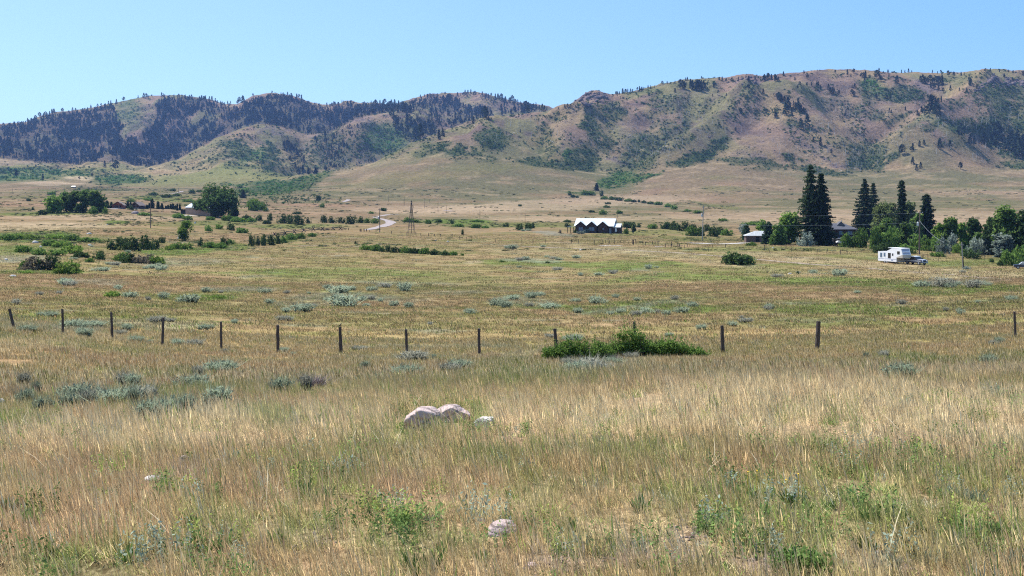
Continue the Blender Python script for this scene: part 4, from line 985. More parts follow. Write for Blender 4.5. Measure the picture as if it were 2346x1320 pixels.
# broad-leaved weeds of the foreground
M_WEED = leafmat('weed_leaves', (.09, .16, .04), (.20, .30, .09), .3)
M_WEEDG = leafmat('weed_leaves_grey', (.20, .26, .19), (.34, .40, .30), .2)
M_YEL = plain('yellow_petals', (.75, .48, .03), .6)
weeds = [(1815,1165,90,62,'w'),(1720,1150,50,60,'w'),(1765,1185,54,50,'w'),(1900,1165,36,44,'w'),(1850,1175,40,40,'w'),(1705,1240,60,54,'w'),(1745,1265,50,50,'w'),(1480,1300,46,40,'w'),(1590,1300,50,44,'w'),(1660,1305,44,40,'w'),(1990,1190,60,54,'w'),
         (1150,1140,50,34,'w'),(490,1260,60,60,'w'),(520,1300,60,50,'w'),(290,1285,40,60,'w'),(420,1220,50,60,'w'),(690,1140,90,50,'w'),(740,1150,60,56,'w'),(960,1310,110,70,'w'),(910,1200,34,50,'w'),(1020,1260,60,50,'w'),(2100,1220,50,50,'w'),(2290,1230,60,60,'w'),(2000,1255,60,50,'w'),
         (1840,1316,130,80,'b'),(1110,1290,50,40,'w'),(620,1080,30,30,'w'),(850,1080,30,40,'w'),(1370,1070,50,40,'w'),(1470,1170,60,60,'w'),(1310,1215,34,50,'w'),(2300,1100,50,40,'w'),(2180,1135,70,34,'g'),(2230,1145,70,40,'g'),(200,1095,44,22,'g'),(480,1050,44,24,'g'),(1370,1010,34,22,'g'),
         (2140,1290,60,50,'g'),(570,1310,60,40,'g'),(990,1190,50,24,'g'),(1330,1250,60,44,'g'),(2040,1290,50,40,'g'),(250,1130,30,24,'g'),(2320,1300,60,60,'g'),(60,1200,50,60,'w'),(20,1170,40,60,'w'),(1600,1130,44,26,'w'),(640,1250,40,60,'w')]
for i, (u, v, wp, hp, kd) in enumerate(weeds):
    x, y, z = P1(u, v); s = y / F; r = gz(8000 + i); W = wp * s; H = hp * s
    if kd == 'b':
        q = crown([(0, 0, H * .45, W * .42, W * .4, H * .4), (W * .28, 0, H * .3, W * .25, W * .3, H * .3), (-W * .3, 0, H * .32, W * .25, W * .3, H * .42)], 170, 7, .03, .013, r, .2)
        me = quads('leafy_bush', q); o = link('leafy_bush', me, M_WEED, None, (x, y, z)); tag(o, 'low small-leaved green bush at the bottom edge beside bare pale soil', 'bush'); continue
    if kd == 'g':
        o = link('silver_sage', ribmesh('silver_sage', [blades(120, W * .42, H * .35, H, .010, .5, None, .3, r, seg=2)]), M_WEEDG, None, (x, y, z))
        auto(o, 'silvery low sage plant', u, v, 'plant', 'silvery low plants of the foreground'); continue
    nst = max(3, int(W / .05)); parts = []
    for k in range(nst):
        a = r.random() * 6.28; d = W * .45 * r.random() ** .5
        vv = blades(11, .012, H * .45, H * .85, .022, .45, None, .5, r, seg=3)
        parts.append((vv[0] + np.array([math.cos(a) * d, math.sin(a) * d, 0]), vv[1], vv[2]))
    t = empty('leafy_weed', (x, y, z)); link('leaves', ribmesh('leaves', parts), M_WEED, t)
    if (u, v) in ((1815,1165),(1720,1150)):
        b = MB()
        for k in range(2):
            px, py = (r.random() - .5) * W * .8, (r.random() - .5) * W * .5; hh = H * (1.0 + .35 * r.random())
            b.tube((px, py, hh - .008), (px, py, hh), .002, .006, 7).tube((px, py, 0), (px, py, hh - .008), .002, .002, 4)
        b.build('flower', M_YEL, t)
    auto(t, 'green broad-leaved weed', u, v, 'weed', 'leafy weeds among the foreground grass')

# ------------------------------------------------------------------ rocks
def rockmat(name, col, col2):
    m, nt, out = new_mat(name)
    tc = N(nt, 'ShaderNodeTexCoord')
    n1 = N(nt, 'ShaderNodeTexNoise', i_Scale=3.2, i_Detail=9.0, i_Roughness=.72); nt.links.new(tc.outputs['Object'], n1.inputs['Vector'])
    n2 = N(nt, 'ShaderNodeTexNoise', i_Scale=16.0, i_Detail=6.0); nt.links.new(tc.outputs['Object'], n2.inputs['Vector'])
    mp = N(nt, 'ShaderNodeMapping'); mp.inputs['Scale'].default_value = (1, 1, 5); mp.inputs['Rotation'].default_value = (0, .25, 0); nt.links.new(tc.outputs['Object'], mp.inputs[0])
    vo = N(nt, 'ShaderNodeTexVoronoi', feature='DISTANCE_TO_EDGE', i_Scale=1.6); nt.links.new(mp.outputs[0], vo.inputs['Vector'])
    c = ramp(nt, n1.outputs[0], [(.32, col2), (.5, col), (.68, tuple(min(1, q * 1.25) for q in col))]).outputs[0]
    c = mixc(nt, 'MIX', maprange(nt, n2.outputs[0], 0, .7, .56, .68), c, (.10, .09, .08))
    c = mixc(nt, 'MIX', maprange(nt, vo.outputs[0], .75, 0, 0, .035), c, (.07, .055, .05))
    b = N(nt, 'ShaderNodeBsdfDiffuse'); nt.links.new(c, b.inputs[0])
    bp = N(nt, 'ShaderNodeBump', i_Strength=.9, i_Distance=.04); nt.links.new(n1.outputs[0], bp.inputs['Height']); 
    bp2 = N(nt, 'ShaderNodeBump', i_Strength=.6, i_Distance=.03); nt.links.new(vo.outputs[0], bp2.inputs['Height']); nt.links.new(bp.outputs[0], bp2.inputs['Normal'])
    nt.links.new(bp2.outputs[0], b.inputs['Normal']); nt.links.new(b.outputs[0], out.inputs[0]); return m
M_ROCK = rockmat('pink_granite', (.50, .39, .36), (.30, .225, .21))
M_ROCKW = rockmat('white_stone', (.56, .52, .48), (.38, .34, .31))
import bmesh
def rock_mesh(name, size, seed, peak=(0, 0), sub=4, flat=.5):
    bm = bmesh.new(); bmesh.ops.create_icosphere(bm, subdivisions=sub, radius=1.0)
    r = gz(seed); off = r.random(3) * 50
    cuts = [(rnd_dirs(1, r)[0], .68 + .25 * r.random()) for _ in range(11)]
    for v in bm.verts:
        p = np.array(v.co)
        for d, k in cuts:
            e = p @ d
            if e > k: p = p - d * (e - k) * .85
        nn = fbm(np.array([p[0] * 1.7 + off[0]]), np.array([p[1] * 1.7 + p[2] * 1.3 + off[1]]), 4, seed)[0] - .5
        p = p * (1 + nn * .42); p[2] += .05 * math.sin(p[2] * 16 + p[0] * 3)
        zz = p[2]
        p[0] += peak[0] * max(zz, 0); p[1] += peak[1] * max(zz, 0)
        v.co = (p[0] * size[0] / 2, p[1] * size[1] / 2, p[2] * size[2] * .62 if zz > 0 else p[2] * size[2] * flat)
    me = bpy.data.meshes.new(name); bm.to_mesh(me); bm.free()
    me.polygons.foreach_set('use_smooth', [True] * len(me.polygons)); return me
def rock(name, u, v, wp, hp, label, seed, mat=None, peak=(0, 0), dep=.8, sub=4, rot=0.0, sink=.25):
    x, y, z = P1(u, v); s = y / F
    me = rock_mesh(name, (wp * s * 1.12, wp * s * dep, hp * s * 1.5), seed, peak, sub)
    o = link(name, me, mat or M_ROCK, None, (x, y + wp * s * dep * .3, z + hp * s * .1), 0); o.rotation_euler = (0, rot, 0)
    return tag(o, label, 'rock', None)
def hull_rock(name, prof, back, dep, label, seed, mat=None, slope=.35, amp=.035):
    """prof: outline (u, v) of the near face; back: outline of the far edge, dep deep (in picture pixels)"""
    P = np.array(prof, float); uc = P[:, 0].mean(); vb = P[:, 1].max(); x, y, z = P1(uc, vb - 2); s = y / F
    low = .82        # the stones sit low in the sward
    pts = [((u - uc) * s, 0.04 * math.sin(u), (vb - v) * s * low) for u, v in prof]
    pts += [((u - uc) * s, dep * s, (vb - v) * s * low - dep * s * .2 * slope) for u, v in back]
    pts += [((u - uc) * s * .96, dep * s * .9, -.12) for u, v in (prof[0], prof[len(prof) // 2])] + [((u - uc) * s * .95, 0.02, -.10) for u, v in (prof[0], prof[len(prof) // 2])]
    bm = bmesh.new()
    for p in pts: bm.verts.new(p)
    bmesh.ops.convex_hull(bm, input=bm.verts)
    for v in [v for v in bm.verts if not v.link_faces]: bm.verts.remove(v)
    bmesh.ops.triangulate(bm, faces=bm.faces)
    bmesh.ops.subdivide_edges(bm, edges=bm.edges, cuts=2, use_grid_fill=True, smooth=.22)
    bmesh.ops.triangulate(bm, faces=bm.faces)
    bmesh.ops.subdivide_edges(bm, edges=bm.edges, cuts=3, use_grid_fill=True, smooth=.06)
    bm.normal_update(); size = (P[:, 0].max() - P[:, 0].min()) * s
    for v in bm.verts:
        p = v.co; q = np.array([p.x / size * 3.2 + seed]), np.array([(p.z * 2.2 + p.y * .9) / size * 3.2])
        n1 = fbm(q[0], q[1], 4, seed)[0] - .5; st = abs((p.z * 1.0 + p.x * .22) / size * 7 % 1 - .5)
        v.co = p + v.normal * (size * amp * (n1 * 2.2 - (.5 if st < .07 else 0)))
    me = bpy.data.meshes.new(name); bm.to_mesh(me); bm.free()
    me.polygons.foreach_set('use_smooth', [True] * len(me.polygons))
    o = link(name, me, mat or M_ROCK, None, (x, y, z)); return tag(o, label, 'rock', None)
hull_rock('boulder', [(928, 958), (938, 944), (960, 931), (986, 934), (1003, 946), (1001, 968), (978, 988), (950, 974)], [(945, 938), (964, 927), (990, 930), (1006, 942)], 46, 'large pinkish-grey cracked boulder, left one of the pair in the grass', 11)
hull_rock('boulder', [(986, 958), (1002, 940), (1020, 930), (1036, 928), (1058, 937), (1078, 951), (1074, 960), (1040, 968), (992, 970)], [(1004, 934), (1024, 925), (1044, 926), (1066, 940)], 44, 'pale low boulder with rounded top, right one of the pair in the grass', 12)
hull_rock('stone_slab', [(1084, 970), (1096, 960), (1112, 957), (1131, 954), (1124, 963), (1113, 977), (1094, 980)], [(1098, 957), (1114, 954), (1126, 954)], 18, 'thin white pointed stone tilted up in the grass right of the boulders', 13, M_ROCKW)
hull_rock('rock', [(1116, 1222), (1122, 1209), (1138, 1200), (1158, 1197), (1176, 1203), (1190, 1214), (1182, 1225), (1142, 1229)], [(1130, 1200), (1150, 1194), (1174, 1198)], 40, 'rounded pink granite rock in the foreground grass', 14)
rock('rock', 422, 1066, 26, 22, 'small grey pointed rock among the left foreground grass', 15, sub=3)
rock('rock', 497, 1066, 24, 14, 'small pink rock right of the grey pointed rock', 16, sub=3)
rock('rock', 348, 1107, 42, 15, 'flat pale rock half hidden in the left foreground grass', 17, M_ROCKW, sub=3)
rock('rock', 1104, 1198, 18, 10, 'pebble-sized pale rock left of the pink granite rock', 18, M_ROCKW, sub=3)
rock('rock', 1, 928, 18, 14, 'white rock cut by the left picture edge', 19, M_ROCKW, sub=3)
rock('rock', 1220, 1160 + 140, 22, 10, 'small pink stone by the bottom edge', 20, sub=3)
rock('rock', 880, 980, 34, 8, 'flat pinkish stone low in the grass left of the boulders', 21, sub=3)
for i, (u, v, wp, hp, lb) in enumerate([(79,557,14,6,'white rock on the left meadow above the brown bush'),(203,537,12,4,'flat pale rock lying left of the utility pole'),(205,563,8,4,'grey rock between the left shrubs'),(92,566,7,3,'small pale rock below the white rock'),(28,634,16,4,'pale flat rock on the left rusty grass'),(446,512,5,4,'white rock below the shed'),(414,548,16,12,'grey boulder right of the young green tree'),
      (1330,574,6,3,'dark little rock in front of the field gate'),(998,552,5,3,'pale rock right of the windmill foot'),(1026,555,5,3,'second pale rock right of the windmill foot'),(1771,569,5,3,'white rock in front of the low outbuilding'),(170,549,4,3,'tiny white rock beside the green strip'),(1810,628,8,3,'pale rock in the grass right of the round shrub'),(245,516,4,2,'white pebble left of the pole'),(13,596,8,4,'pinkish rock by the left edge'),(612,481,5,5,'white rock on the bare rise right of the big tree')]):
    rock('rock', u, v, wp, hp, lb, 40 + i, M_ROCKW, sub=2)

# fresh forbs between the tufts, uncountable
def forb(seed, W, H, nst, grey=False):
    r = gz(seed); C = []; D = []
    parts = []
    for k in range(nst):
        a = r.random() * 6.28; d = W * r.random() ** .5; x0, y0 = math.cos(a) * d, math.sin(a) * d; h = H * (.55 + .5 * r.random()); lx, ly = (r.random() - .5) * .5 * h, (r.random() - .5) * .5 * h
        m = 9
        for j in range(m):
            t = (j + 1.2) / (m + 1); b = r.random() * 6.28; o = .008 + .008 * (1 - t)
            C.append((x0 + lx * t + math.cos(b) * o, y0 + ly * t + math.sin(b) * o, h * t)); D.append((math.cos(b) * .4, math.sin(b) * .4, .8))
        v, l, s_ = blades(1, .001, h, h * 1.02, .003, .0, (lx / h, ly / h), 0, r, seg=2); v = v + np.array([x0, y0, 0]); parts.append((v, l, s_))
    q = leaf_quads(np.array(C), .0075 + .006 * r.random(len(C)), np.array(D), 2.0, r); parts.append(quadpart(q))
    return ribmesh('forb_%d' % seed, parts)
M_FORB = leafmat('forb_leaves', .65, 1.45, .35, inst_tint=True, up=.4)
fv = [forb(1300 + i, .05 + .02 * i, .12 + .02 * (i % 3), 9 + 2 * i) for i in range(6)]
x, y, r = wedge(4200, 3.6, 13, 391); z = zfun(x, y); u, v = uvof(x, y, z)
dens = .22 + .78 * np.maximum(ell(u, v, [(1650,1220,420,110,0,1),(2150,1180,260,120,0,.8),(700,1200,320,120,0,.8),(350,1290,300,40,0,.7),(980,1270,160,60,0,1)]), 0); k = (r.random(len(x)) < dens * sstep(.40, .58, fbm(x / .7, y / .7, 3, 97)) * 1.3)
x, y, z = x[k], y[k], z[k]; n = len(x); tn = np.array([.155, .225, .07]) * (.6 + .7 * r.random(n))[:, None]; gg = r.random(n) < .2; tn[gg] = (.27, .32, .24); yy_ = r.random(n) < .15; tn[yy_] = (.30, .36, .09)
scatter('forbs', np.stack([x, y, z], 1), np.stack([(r.random(n) - .5) * .3, (r.random(n) - .5) * .3, r.random(n) * 6.28], 1), .6 + .6 * r.random(n), r.integers(0, 6, n), tn, fv, M_FORB, 'small fresh green forbs between the foreground grass tufts', 'forbs')
print('forbs', n)
# single long pale culms bending over
cv_ = [ribmesh('culm_%d' % i, [blades(2, .03, .24, .34, .0034, .8, (-.4, -.1), .9, gz(1350 + i), head=.6, droop=.25)]) for i in range(4)]
x, y, r = wedge(240, 4.6, 12, 392); z = zfun(x, y); k = ~((np.abs(x / y * F + UC - 1150) < 60)); x, y, z = x[k], y[k], z[k]; n = len(x)
scatter('dry_culms', np.stack([x, y, z], 1), np.stack([np.zeros(n), np.zeros(n), r.normal(size=n) * 1.2], 1), .6 + .5 * r.random(n), r.integers(0, 4, n), np.ones((n, 3)) * np.array([.66, .56, .38]), cv_, M_FORB, 'long pale dry stems bent over the foreground grass', 'grass')

# loose pebbles on the bare soil of the foreground
r = gz(77); n = 900
pu = np.concatenate([r.normal(cu, ru * .6, n // 8) for cu, ru in ((1290,60),(1500,120),(1640,60),(1750,80),(2050,90),(720,40),(1600,60),(1200,90))])
pv = np.concatenate([r.normal(cv, 14, n // 8) for cv in (1295,1285,1135,1290,1295,1240,1225,1305)])
x, y, z = cast(pu, np.clip(pv, 1000, 1330)); ok = ~np.isnan(y); x, y, z = x[ok], y[ok], z[ok]; n = len(x)
peb = [rock_mesh('pebble', (1, .8, .4), 90 + i, sub=1) for i in range(4)]
scatter('pebbles', np.stack([x, y, z], 1), np.stack([r.random(n), r.random(n), r.random(n) * 6], 1), .008 + .03 * r.random(n) ** 3, r.integers(0, 4, n), np.ones((n, 3)), peb, M_ROCK, 'small pink and pale stones on the bare soil patches', 'pebbles')
# ------------------------------------------------------------------ hillside growth
# scrub: low oak and sage thickets, uncountable
M_SCRUB = leafmat('scrub_leaves', .55, 1.5, .2, inst_tint=True, up=.35)
def scrub_variant(seed, n=26):
    r = gz(seed)
    bl = [((r.random() - .5) * .7, (r.random() - .5) * .7, .30 + .2 * r.random(), .34, .34, .30) for _ in range(3)]
    return quads('scrub_%d' % seed, crown(bl, n, 3, .10, .20, r, .5))
scv = [scrub_variant(900 + i) for i in range(6)]
r = gz(31)
def scatter_hill(maskf, n, u0, u1, v0, v1, seed, jit=1.0):
    r = gz(seed)
    u = u0 + (u1 - u0) * r.random(n); v = v0 + (v1 - v0) * r.random(n)
    x, y, z = cast(u, v); ok = ~np.isnan(y) & (y > 820)
    u, v, x, y, z = u[ok], v[ok], x[ok], y[ok], z[ok]
    uh = u + (fbm(x / 24, y / 30, 4, 61) - .5) * 34 * jit; vh = v + (fbm(x / 24, y / 30, 4, 62) - .5) * 20 * jit
    m = maskf(uh, vh, x, y)
    k = r.random(len(m)) < m
    return u[k], v[k], x[k], y[k], z[k], r
def m_scrub(u, v, x, y):
    s = ell(u, v, SCRUB); vv = ell(u, v, VIVID)
    a = sstep(.30, .55, fbm(x / 14, y / 18, 4, 63) + s * .14)
    low = sstep(.50, .62, fbm(x / 30, y / 40, 4, 66)) * .55 * (zlow(x, y))
    return np.clip(np.maximum(np.maximum(s * a, vv), low), 0, 1)
def zlow(x, y): return sstep(1760, 1900, y)
u, v, x, y, z, r = scatter_hill(m_scrub, 60000, -60, 2410, 160, 475, 32)
n = len(x); viv = ell(u, v, VIVID) > .3
base = np.where(viv[:, None], np.array([[.075, .165, .036]]), np.array([[.045, .095, .030]]))
tn = base * (.6 + .8 * r.random(n))[:, None]
br = r.random(n) < .08; tn[br] = np.array([.10, .17, .05])
sz = (2.2 + 3.6 * r.random(n) ** 2) * np.where(viv, 1.25, 1.0) * np.clip(y / 2300.0, .5, 1.1)
scatter('hillside_scrub', np.stack([x, y, z], 1), np.stack([np.zeros(n), np.zeros(n), r.random(n) * 6.28], 1), np.stack([sz, sz, sz * .8], 1), r.integers(0, 6, n), tn, scv, M_SCRUB, 'dark green oak and sage scrub in the gullies and along the foot of the hills', 'scrub')

# outcrops and scree
M_SCREE = rockmat('scree_rock', (.15, .12, .125), (.07, .058, .062))
stv = [rock_mesh('scree', (1, 1, .8), 950 + i, sub=1, flat=.4) for i in range(4)]
def m_rock(u, v, x, y):
    s = ell(u, v, ROCKY) * sstep(.42, .56, fbm(x / 14, y / 18, 4, 63))
    rk = sstep(.50, .62, fbm(x / 26, y / 30, 5, 27)) * sstep(.35, .6, fbm(x / 140, y / 200, 3, 28)) * sstep(1900, 2100, y)
    return np.clip(np.maximum(s, rk * .45), 0, 1)
u, v, x, y, z, r = scatter_hill(m_rock, 36000, -60, 2410, 160, 400, 33)
n = len(x); crag = ell(u, v, ROCKY[:6])
sz = (1.0 + 2.6 * r.random(n) ** 2.5) * (1 + 3.2 * crag)
scatter('scree', np.stack([x, y, z], 1), np.stack([r.random(n) * .6, r.random(n) * .6, r.random(n) * 6.28], 1), np.stack([sz, sz, sz * .9], 1), r.integers(0, 4, n), np.ones((n, 3)), stv, M_SCREE, 'purplish rock outcrops and loose stones scattered over the hillsides', 'rocks')

# pines
M_BARK = plain('pine_bark', (.09, .065, .05), .9, .3, 2)
M_PINE = leafmat('pine_needles', (.014, .024, .017), (.042, .060, .036), .12, up=.25)
M_PINEI = leafmat('pine_needles_far', .6, 1.5, .12, inst_tint=True, up=.25)
def pine_quads(seed, shape='cone', n=110, big=.12):
    r = gz(seed); L = []; q = []
    for k in range(n):
        t = (k + r.random()) / n
        if shape == 'cone': rad = .22 * (1 - t) ** .75 + .015; zz = .10 + .90 * t
        elif shape == 'slim': rad = .13 * (1 - t) ** .7 + .015; zz = .08 + .92 * t
        else:
            rad = .26 * math.sin(math.pi * (.18 + .80 * t)) ** .7; zz = .30 + .70 * t
        a = r.random() * 6.28; d = rad * (.45 + .6 * r.random())
        L.append((math.cos(a) * d, math.sin(a) * d, zz)); q.append((math.cos(a), math.sin(a), .3))
    L = np.array(L); q = np.array(q) * .5
    return leaf_quads(L, big * (.6 + .8 * r.random(n)), q, 1.3, r)
def pine_mesh(seed, shape, mat, n=110, big=.12, trunk=True):
    q = pine_quads(seed, shape, n, big)
    V, Lp, S = quadpart(q)
    mb = MB().tube((0, 0, -.06), (0, 0, .8), .020, .006, 5, False)
    tv = np.array(mb.v); tl = np.array([i for f in mb.f for i in f]); ts = np.array([len(f) for f in mb.f])
    me = mesh_np('pine_tree', *join([(V, Lp, S), (tv, tl, ts)]))
    me.materials.append(mat); me.materials.append(M_BARK)
    mi = np.zeros(len(me.polygons), np.int32); mi[len(S):] = 1; me.polygons.foreach_set('material_index', mi)
    return me
PINE_SHAPES = ['cone', 'round', 'cone', 'slim', 'round', 'cone']
PINES = [pine_mesh(1000 + i, PINE_SHAPES[i], M_PINE, 120, .11) for i in range(6)]
PINES_I = [pine_mesh(1010 + i, PINE_SHAPES[i], M_PINEI, 60, .16) for i in range(6)]

pine_list = []     # (u, v base, height px, phrase)
def C4(L, ph):
    for X, Y, H in L: pine_list.append((1746 + X / 3.882, 140 + Y / 3.882, H / 3.882, ph))
def C3(L, ph):
    for X, Y, H in L: pine_list.append((1200 + X / 3.882, 140 + Y / 3.882, H / 3.882, ph))
def C2(L, ph):
    for X, Y, H in L: pine_list.append((600 + X / 3.882, 180 + Y / 3.882, H / 3.882, ph))
def C1c(L, ph):
    for X, Y, H in L: pine_list.append((X / 3.882, 180 + Y / 3.882, H / 3.882, ph))
C4([(1580,782,85),(1245,838,82),(1340,915,60),(1410,962,56),(1375,978,52),(1765,965,58),(1670,770,55),(1340,785,52),(1325,800,34),(1440,745,40),(1400,760,46),(1395,490,34)], 'dark pine standing on the grassy spur')
C4([(1770,700,130),(1850,740,80),(1888,748,70),(1970,745,90),(2040,730,90),(2090,700,140),(2085,760,90),(2160,800,60),(2050,620,60),(2210,740,140),(2240,810,120),(2290,850,150),(2310,880,120),(2200,640,60),(2140,720,60),(2270,740,120),(2180,780,70),(2320,780,120),(2250,860,60)], 'tall dark pine on the steep right slope')
C4([(20,180,50),(52,165,44),(85,160,34),(120,180,50),(112,150,26),(190,130,26),(372,112,24),(405,155,42),(292,165,24),(650,110,24),(758,120,40),(790,140,20),(815,108,34),(920,155,56),(885,150,40),(905,150,46),(1040,105,40),(1020,160,70),(1048,165,40),(1060,180,44),(1080,105,14),(1120,100,24),(1128,140,26),(1240,95,24),(1270,96,20),(1302,102,30),(1330,108,18),(1515,108,22),(1560,110,16),(1590,110,24),(1655,138,46),(1705,142,40),(1770,130,28),(1797,125,20),(1985,98,26),(2030,95,28),(2110,98,20),(2190,105,22),(2232,108,22),(2285,108,22),(2320,130,34)], 'small pine on the right-hand skyline')
C4([(1410,190,50),(1430,200,70),(1450,205,60),(1470,205,50),(1495,200,66),(1520,205,50),(1545,205,60),(1565,210,66),(1580,200,60),(1605,215,70),(1600,170,50),(1850,220,60),(1840,180,34),(1860,205,40),(1500,235,40),(1530,250,40),(1570,262,40),(1610,280,36),(1675,262,40),(1910,240,30)], 'pine in the dark belt under the skyline')
C4([(145,340,54),(165,362,50),(198,360,40),(230,420,90),(210,470,90),(245,430,60),(280,400,40),(300,420,50),(320,420,84),(330,450,70),(345,455,60),(370,470,50),(265,500,46),(400,588,104),(345,575,56),(120,510,48),(350,610,50),(520,750,66),(455,720,40),(615,830,40),(10,290,40),(825,248,44),(800,240,24),(440,220,26),(400,225,30),(488,225,40),(500,215,30),(520,245,30),(590,260,50),(610,300,60),(628,290,50),(640,280,36),(680,300,34),(800,310,50),(820,315,40),(335,215,30)], 'pine on the dotted brown spur')
C4([(1420,460,50),(1440,480,60),(1460,455,54),(1500,460,140),(1515,370,60),(1530,400,84),(1550,490,110),(1580,480,60),(1595,360,44),(1570,370,40),(1525,450,60),(1380,490,40),(1545,420,60),(1500,350,40),(1200,200,60),(1190,190,40),(1140,350,40),(1110,340,36),(1015,345,40),(1820,270,30),(1755,275,24),(1475,320,20),(955,400,34),(1132,452,30),(1150,460,20)], 'pine on the ridge beyond the brown spur')
C3([(365,415,26),(390,413,28),(415,412,26),(310,430,14),(820,300,24),(830,305,30),(850,300,26),(880,290,40),(905,288,32),(925,285,34),(950,280,30),(968,278,26),(1010,262,22),(1028,270,40),(1045,262,28),(1060,255,22),(1105,245,24),(1128,250,24),(1165,235,14),(1232,208,26),(1275,202,22),(1345,198,20),(1385,200,34),(1395,190,24),(1438,178,28),(1455,180,32),(1480,195,30),(1530,188,20),(1550,185,22),(1738,170,24),(1765,180,34),(1800,190,30),(1852,186,36),(1910,168,22),(2000,160,22),(2056,165,26),(2140,172,50),(2173,160,44),(2202,158,38),(2235,160,38),(2250,170,30),(2310,135,36),(2265,175,30)], 'small pine on the skyline above the gully')
C3([(1395,245,40),(1412,245,60),(1430,248,60),(1485,245,70),(1500,240,60),(1520,255,60),(1540,262,84),(1560,262,84),(1580,250,70),(1600,245,60),(1615,240,40),(1345,280,34),(1690,232,36),(1705,228,30),(2255,340,50),(2275,360,70),(2290,365,60),(2320,350,40),(2240,510,50),(2050,310,34),(1500,262,50),(1550,230,50),(1885,620,30),(1930,460,36)], 'pine in the clump below the skyline')
C3([(5,450,80),(20,460,90),(38,470,70),(60,450,60),(80,440,50),(115,440,40),(165,450,60),(185,455,50),(205,440,30),(100,425,30),(140,440,40),(48,420,40)], 'pine at the low notch in the skyline')
C2([(1373,198,20),(1410,170,18),(1445,162,16),(1478,165,24),(1495,160,26),(1630,150,24),(1808,140,34),(1832,138,30),(1858,135,32),(1880,145,24),(1895,160,40),(1960,150,30),(1990,165,24),(2040,165,24),(2075,175,36),(2100,180,40),(2130,190,50),(2165,200,36),(2200,210,40),(2225,230,64),(2280,250,30),(2310,300,60),(1010,230,36),(1093,225,40),(1050,235,36),(1150,235,40),(1180,240,50),(1215,240,36),(1245,245,30),(1275,250,30),(795,215,16),(820,225,10),(228,152,24),(262,160,28),(90,140,24),(170,142,14),(310,178,40),(330,175,30),(352,182,34),(1740,155,24)], 'small pine on the middle skyline')
C2([(1270,300,70),(1290,300,60),(1318,305,60),(1150,350,80),(1170,360,60),(1190,430,90),(1210,400,50),(1290,400,90),(1310,400,70),(1335,410,60),(1360,560,110),(1380,540,90),(1410,540,130),(1430,520,100),(1450,480,90),(1480,450,80),(1500,500,90),(1520,480,80),(1860,310,60),(1880,400,60),(1920,320,60),(1945,310,70),(1965,340,80),(1985,350,90),(2000,360,80),(1575,540,80),(1610,520,60),(2298,480,20)], 'pine on the slope behind the long grassy ridge')
C1c([(245,385,30),(315,365,34),(352,345,36),(385,345,30),(405,345,40),(440,320,24),(462,315,36),(480,315,40),(556,300,30),(645,295,30),(672,295,26),(720,290,14),(755,290,24),(780,285,30),(808,268,26),(868,255,24),(900,250,24),(965,235,28),(985,225,24),(1035,205,28),(1100,192,32),(1228,165,18),(1278,175,40),(1300,180,40),(1318,178,24),(1350,165,16),(1438,165,34),(1452,165,26),(1590,160,20),(1795,165,18),(1830,185,24),(1862,200,34),(1885,200,36),(1915,205,24),(2025,230,24),(2050,228,22),(2113,228,30),(2128,225,50),(2160,225,64),(2250,158,18)], 'small pine on the far left skyline')
C1c([(145,860,44),(380,900,44),(705,900,24),(820,870,26),(930,790,50),(850,700,60),(800,690,50),(900,700,70),(1030,820,80)], 'dark tree at the foot of the left range')
print('individual pines', len(pine_list))
skipped = 0
pine_list.sort(key=lambda q: -q[2])      # the 300 largest stand as trees of their own, the rest join the forest
rest_pts = []
for i, (u, v, h, ph) in enumerate(pine_list):
    x, y, z = P1(u, v)
    if not (y > 1000):      # its foot shows against the sky: it stands on the crest just below
        for dv in (1, 2, 3, 4, 6, 8, 10, 13):
            x, y, z = P1(u, v + dv)
            if y > 1000: break
    if not (y > 1000): skipped += 1; continue
    s = y / F; H = (h + 1.5) * s * 1.08
    if i >= 300: rest_pts.append((x, y, z, H)); continue
    r = gz(11000 + i)
    o = link('pine_tree', PINES[i % 6], None, None, (x, y, z - .5), r.random() * 6.28, (H * (1.0 + .45 * r.random()), H * (1.0 + .45 * r.random()), H))
    auto(o, ph, u, v, 'pine tree', 'pines scattered over the hills and skylines')
print('skipped', skipped)

# the far forest, uncountable
def m_forest(u, v, x, y):
    return forestmask(u, v) * np.where((u > 640) & (u < 860) & (v > 305), 1, sstep(2500, 2900, y)) * (.10 + .90 * sstep(.36, .50, fbm(x / 34, y / 60, 4, 67))) * (.25 + .75 * sstep(.30, .46, fbm(x / 11, y / 22, 3, 69)))
u, v, x, y, z, r = scatter_hill(m_forest, 30000, -60, 1260, 205, 400, 34, .35)
# crest rows along the skyline of the left range
us = np.concatenate([np.linspace(0, 275, 70), np.linspace(455, 560, 20), np.linspace(560, 700, 44), np.linspace(748, 780, 14), np.linspace(850, 945, 40), np.linspace(945, 1080, 20), np.linspace(1100, 1230, 36)]) + r.normal(size=244) * 2
vs = np.interp(us, [k[0] for k in STR[20][1]], [k[1] for k in STR[20][1]]) + 2.5 + r.random(244) * 5
cx, cy, cz = cast(us, vs); ok = ~np.isnan(cy)
x = np.concatenate([x, cx[ok]]); y = np.concatenate([y, cy[ok]]); z = np.concatenate([z, cz[ok]]); n = len(x)
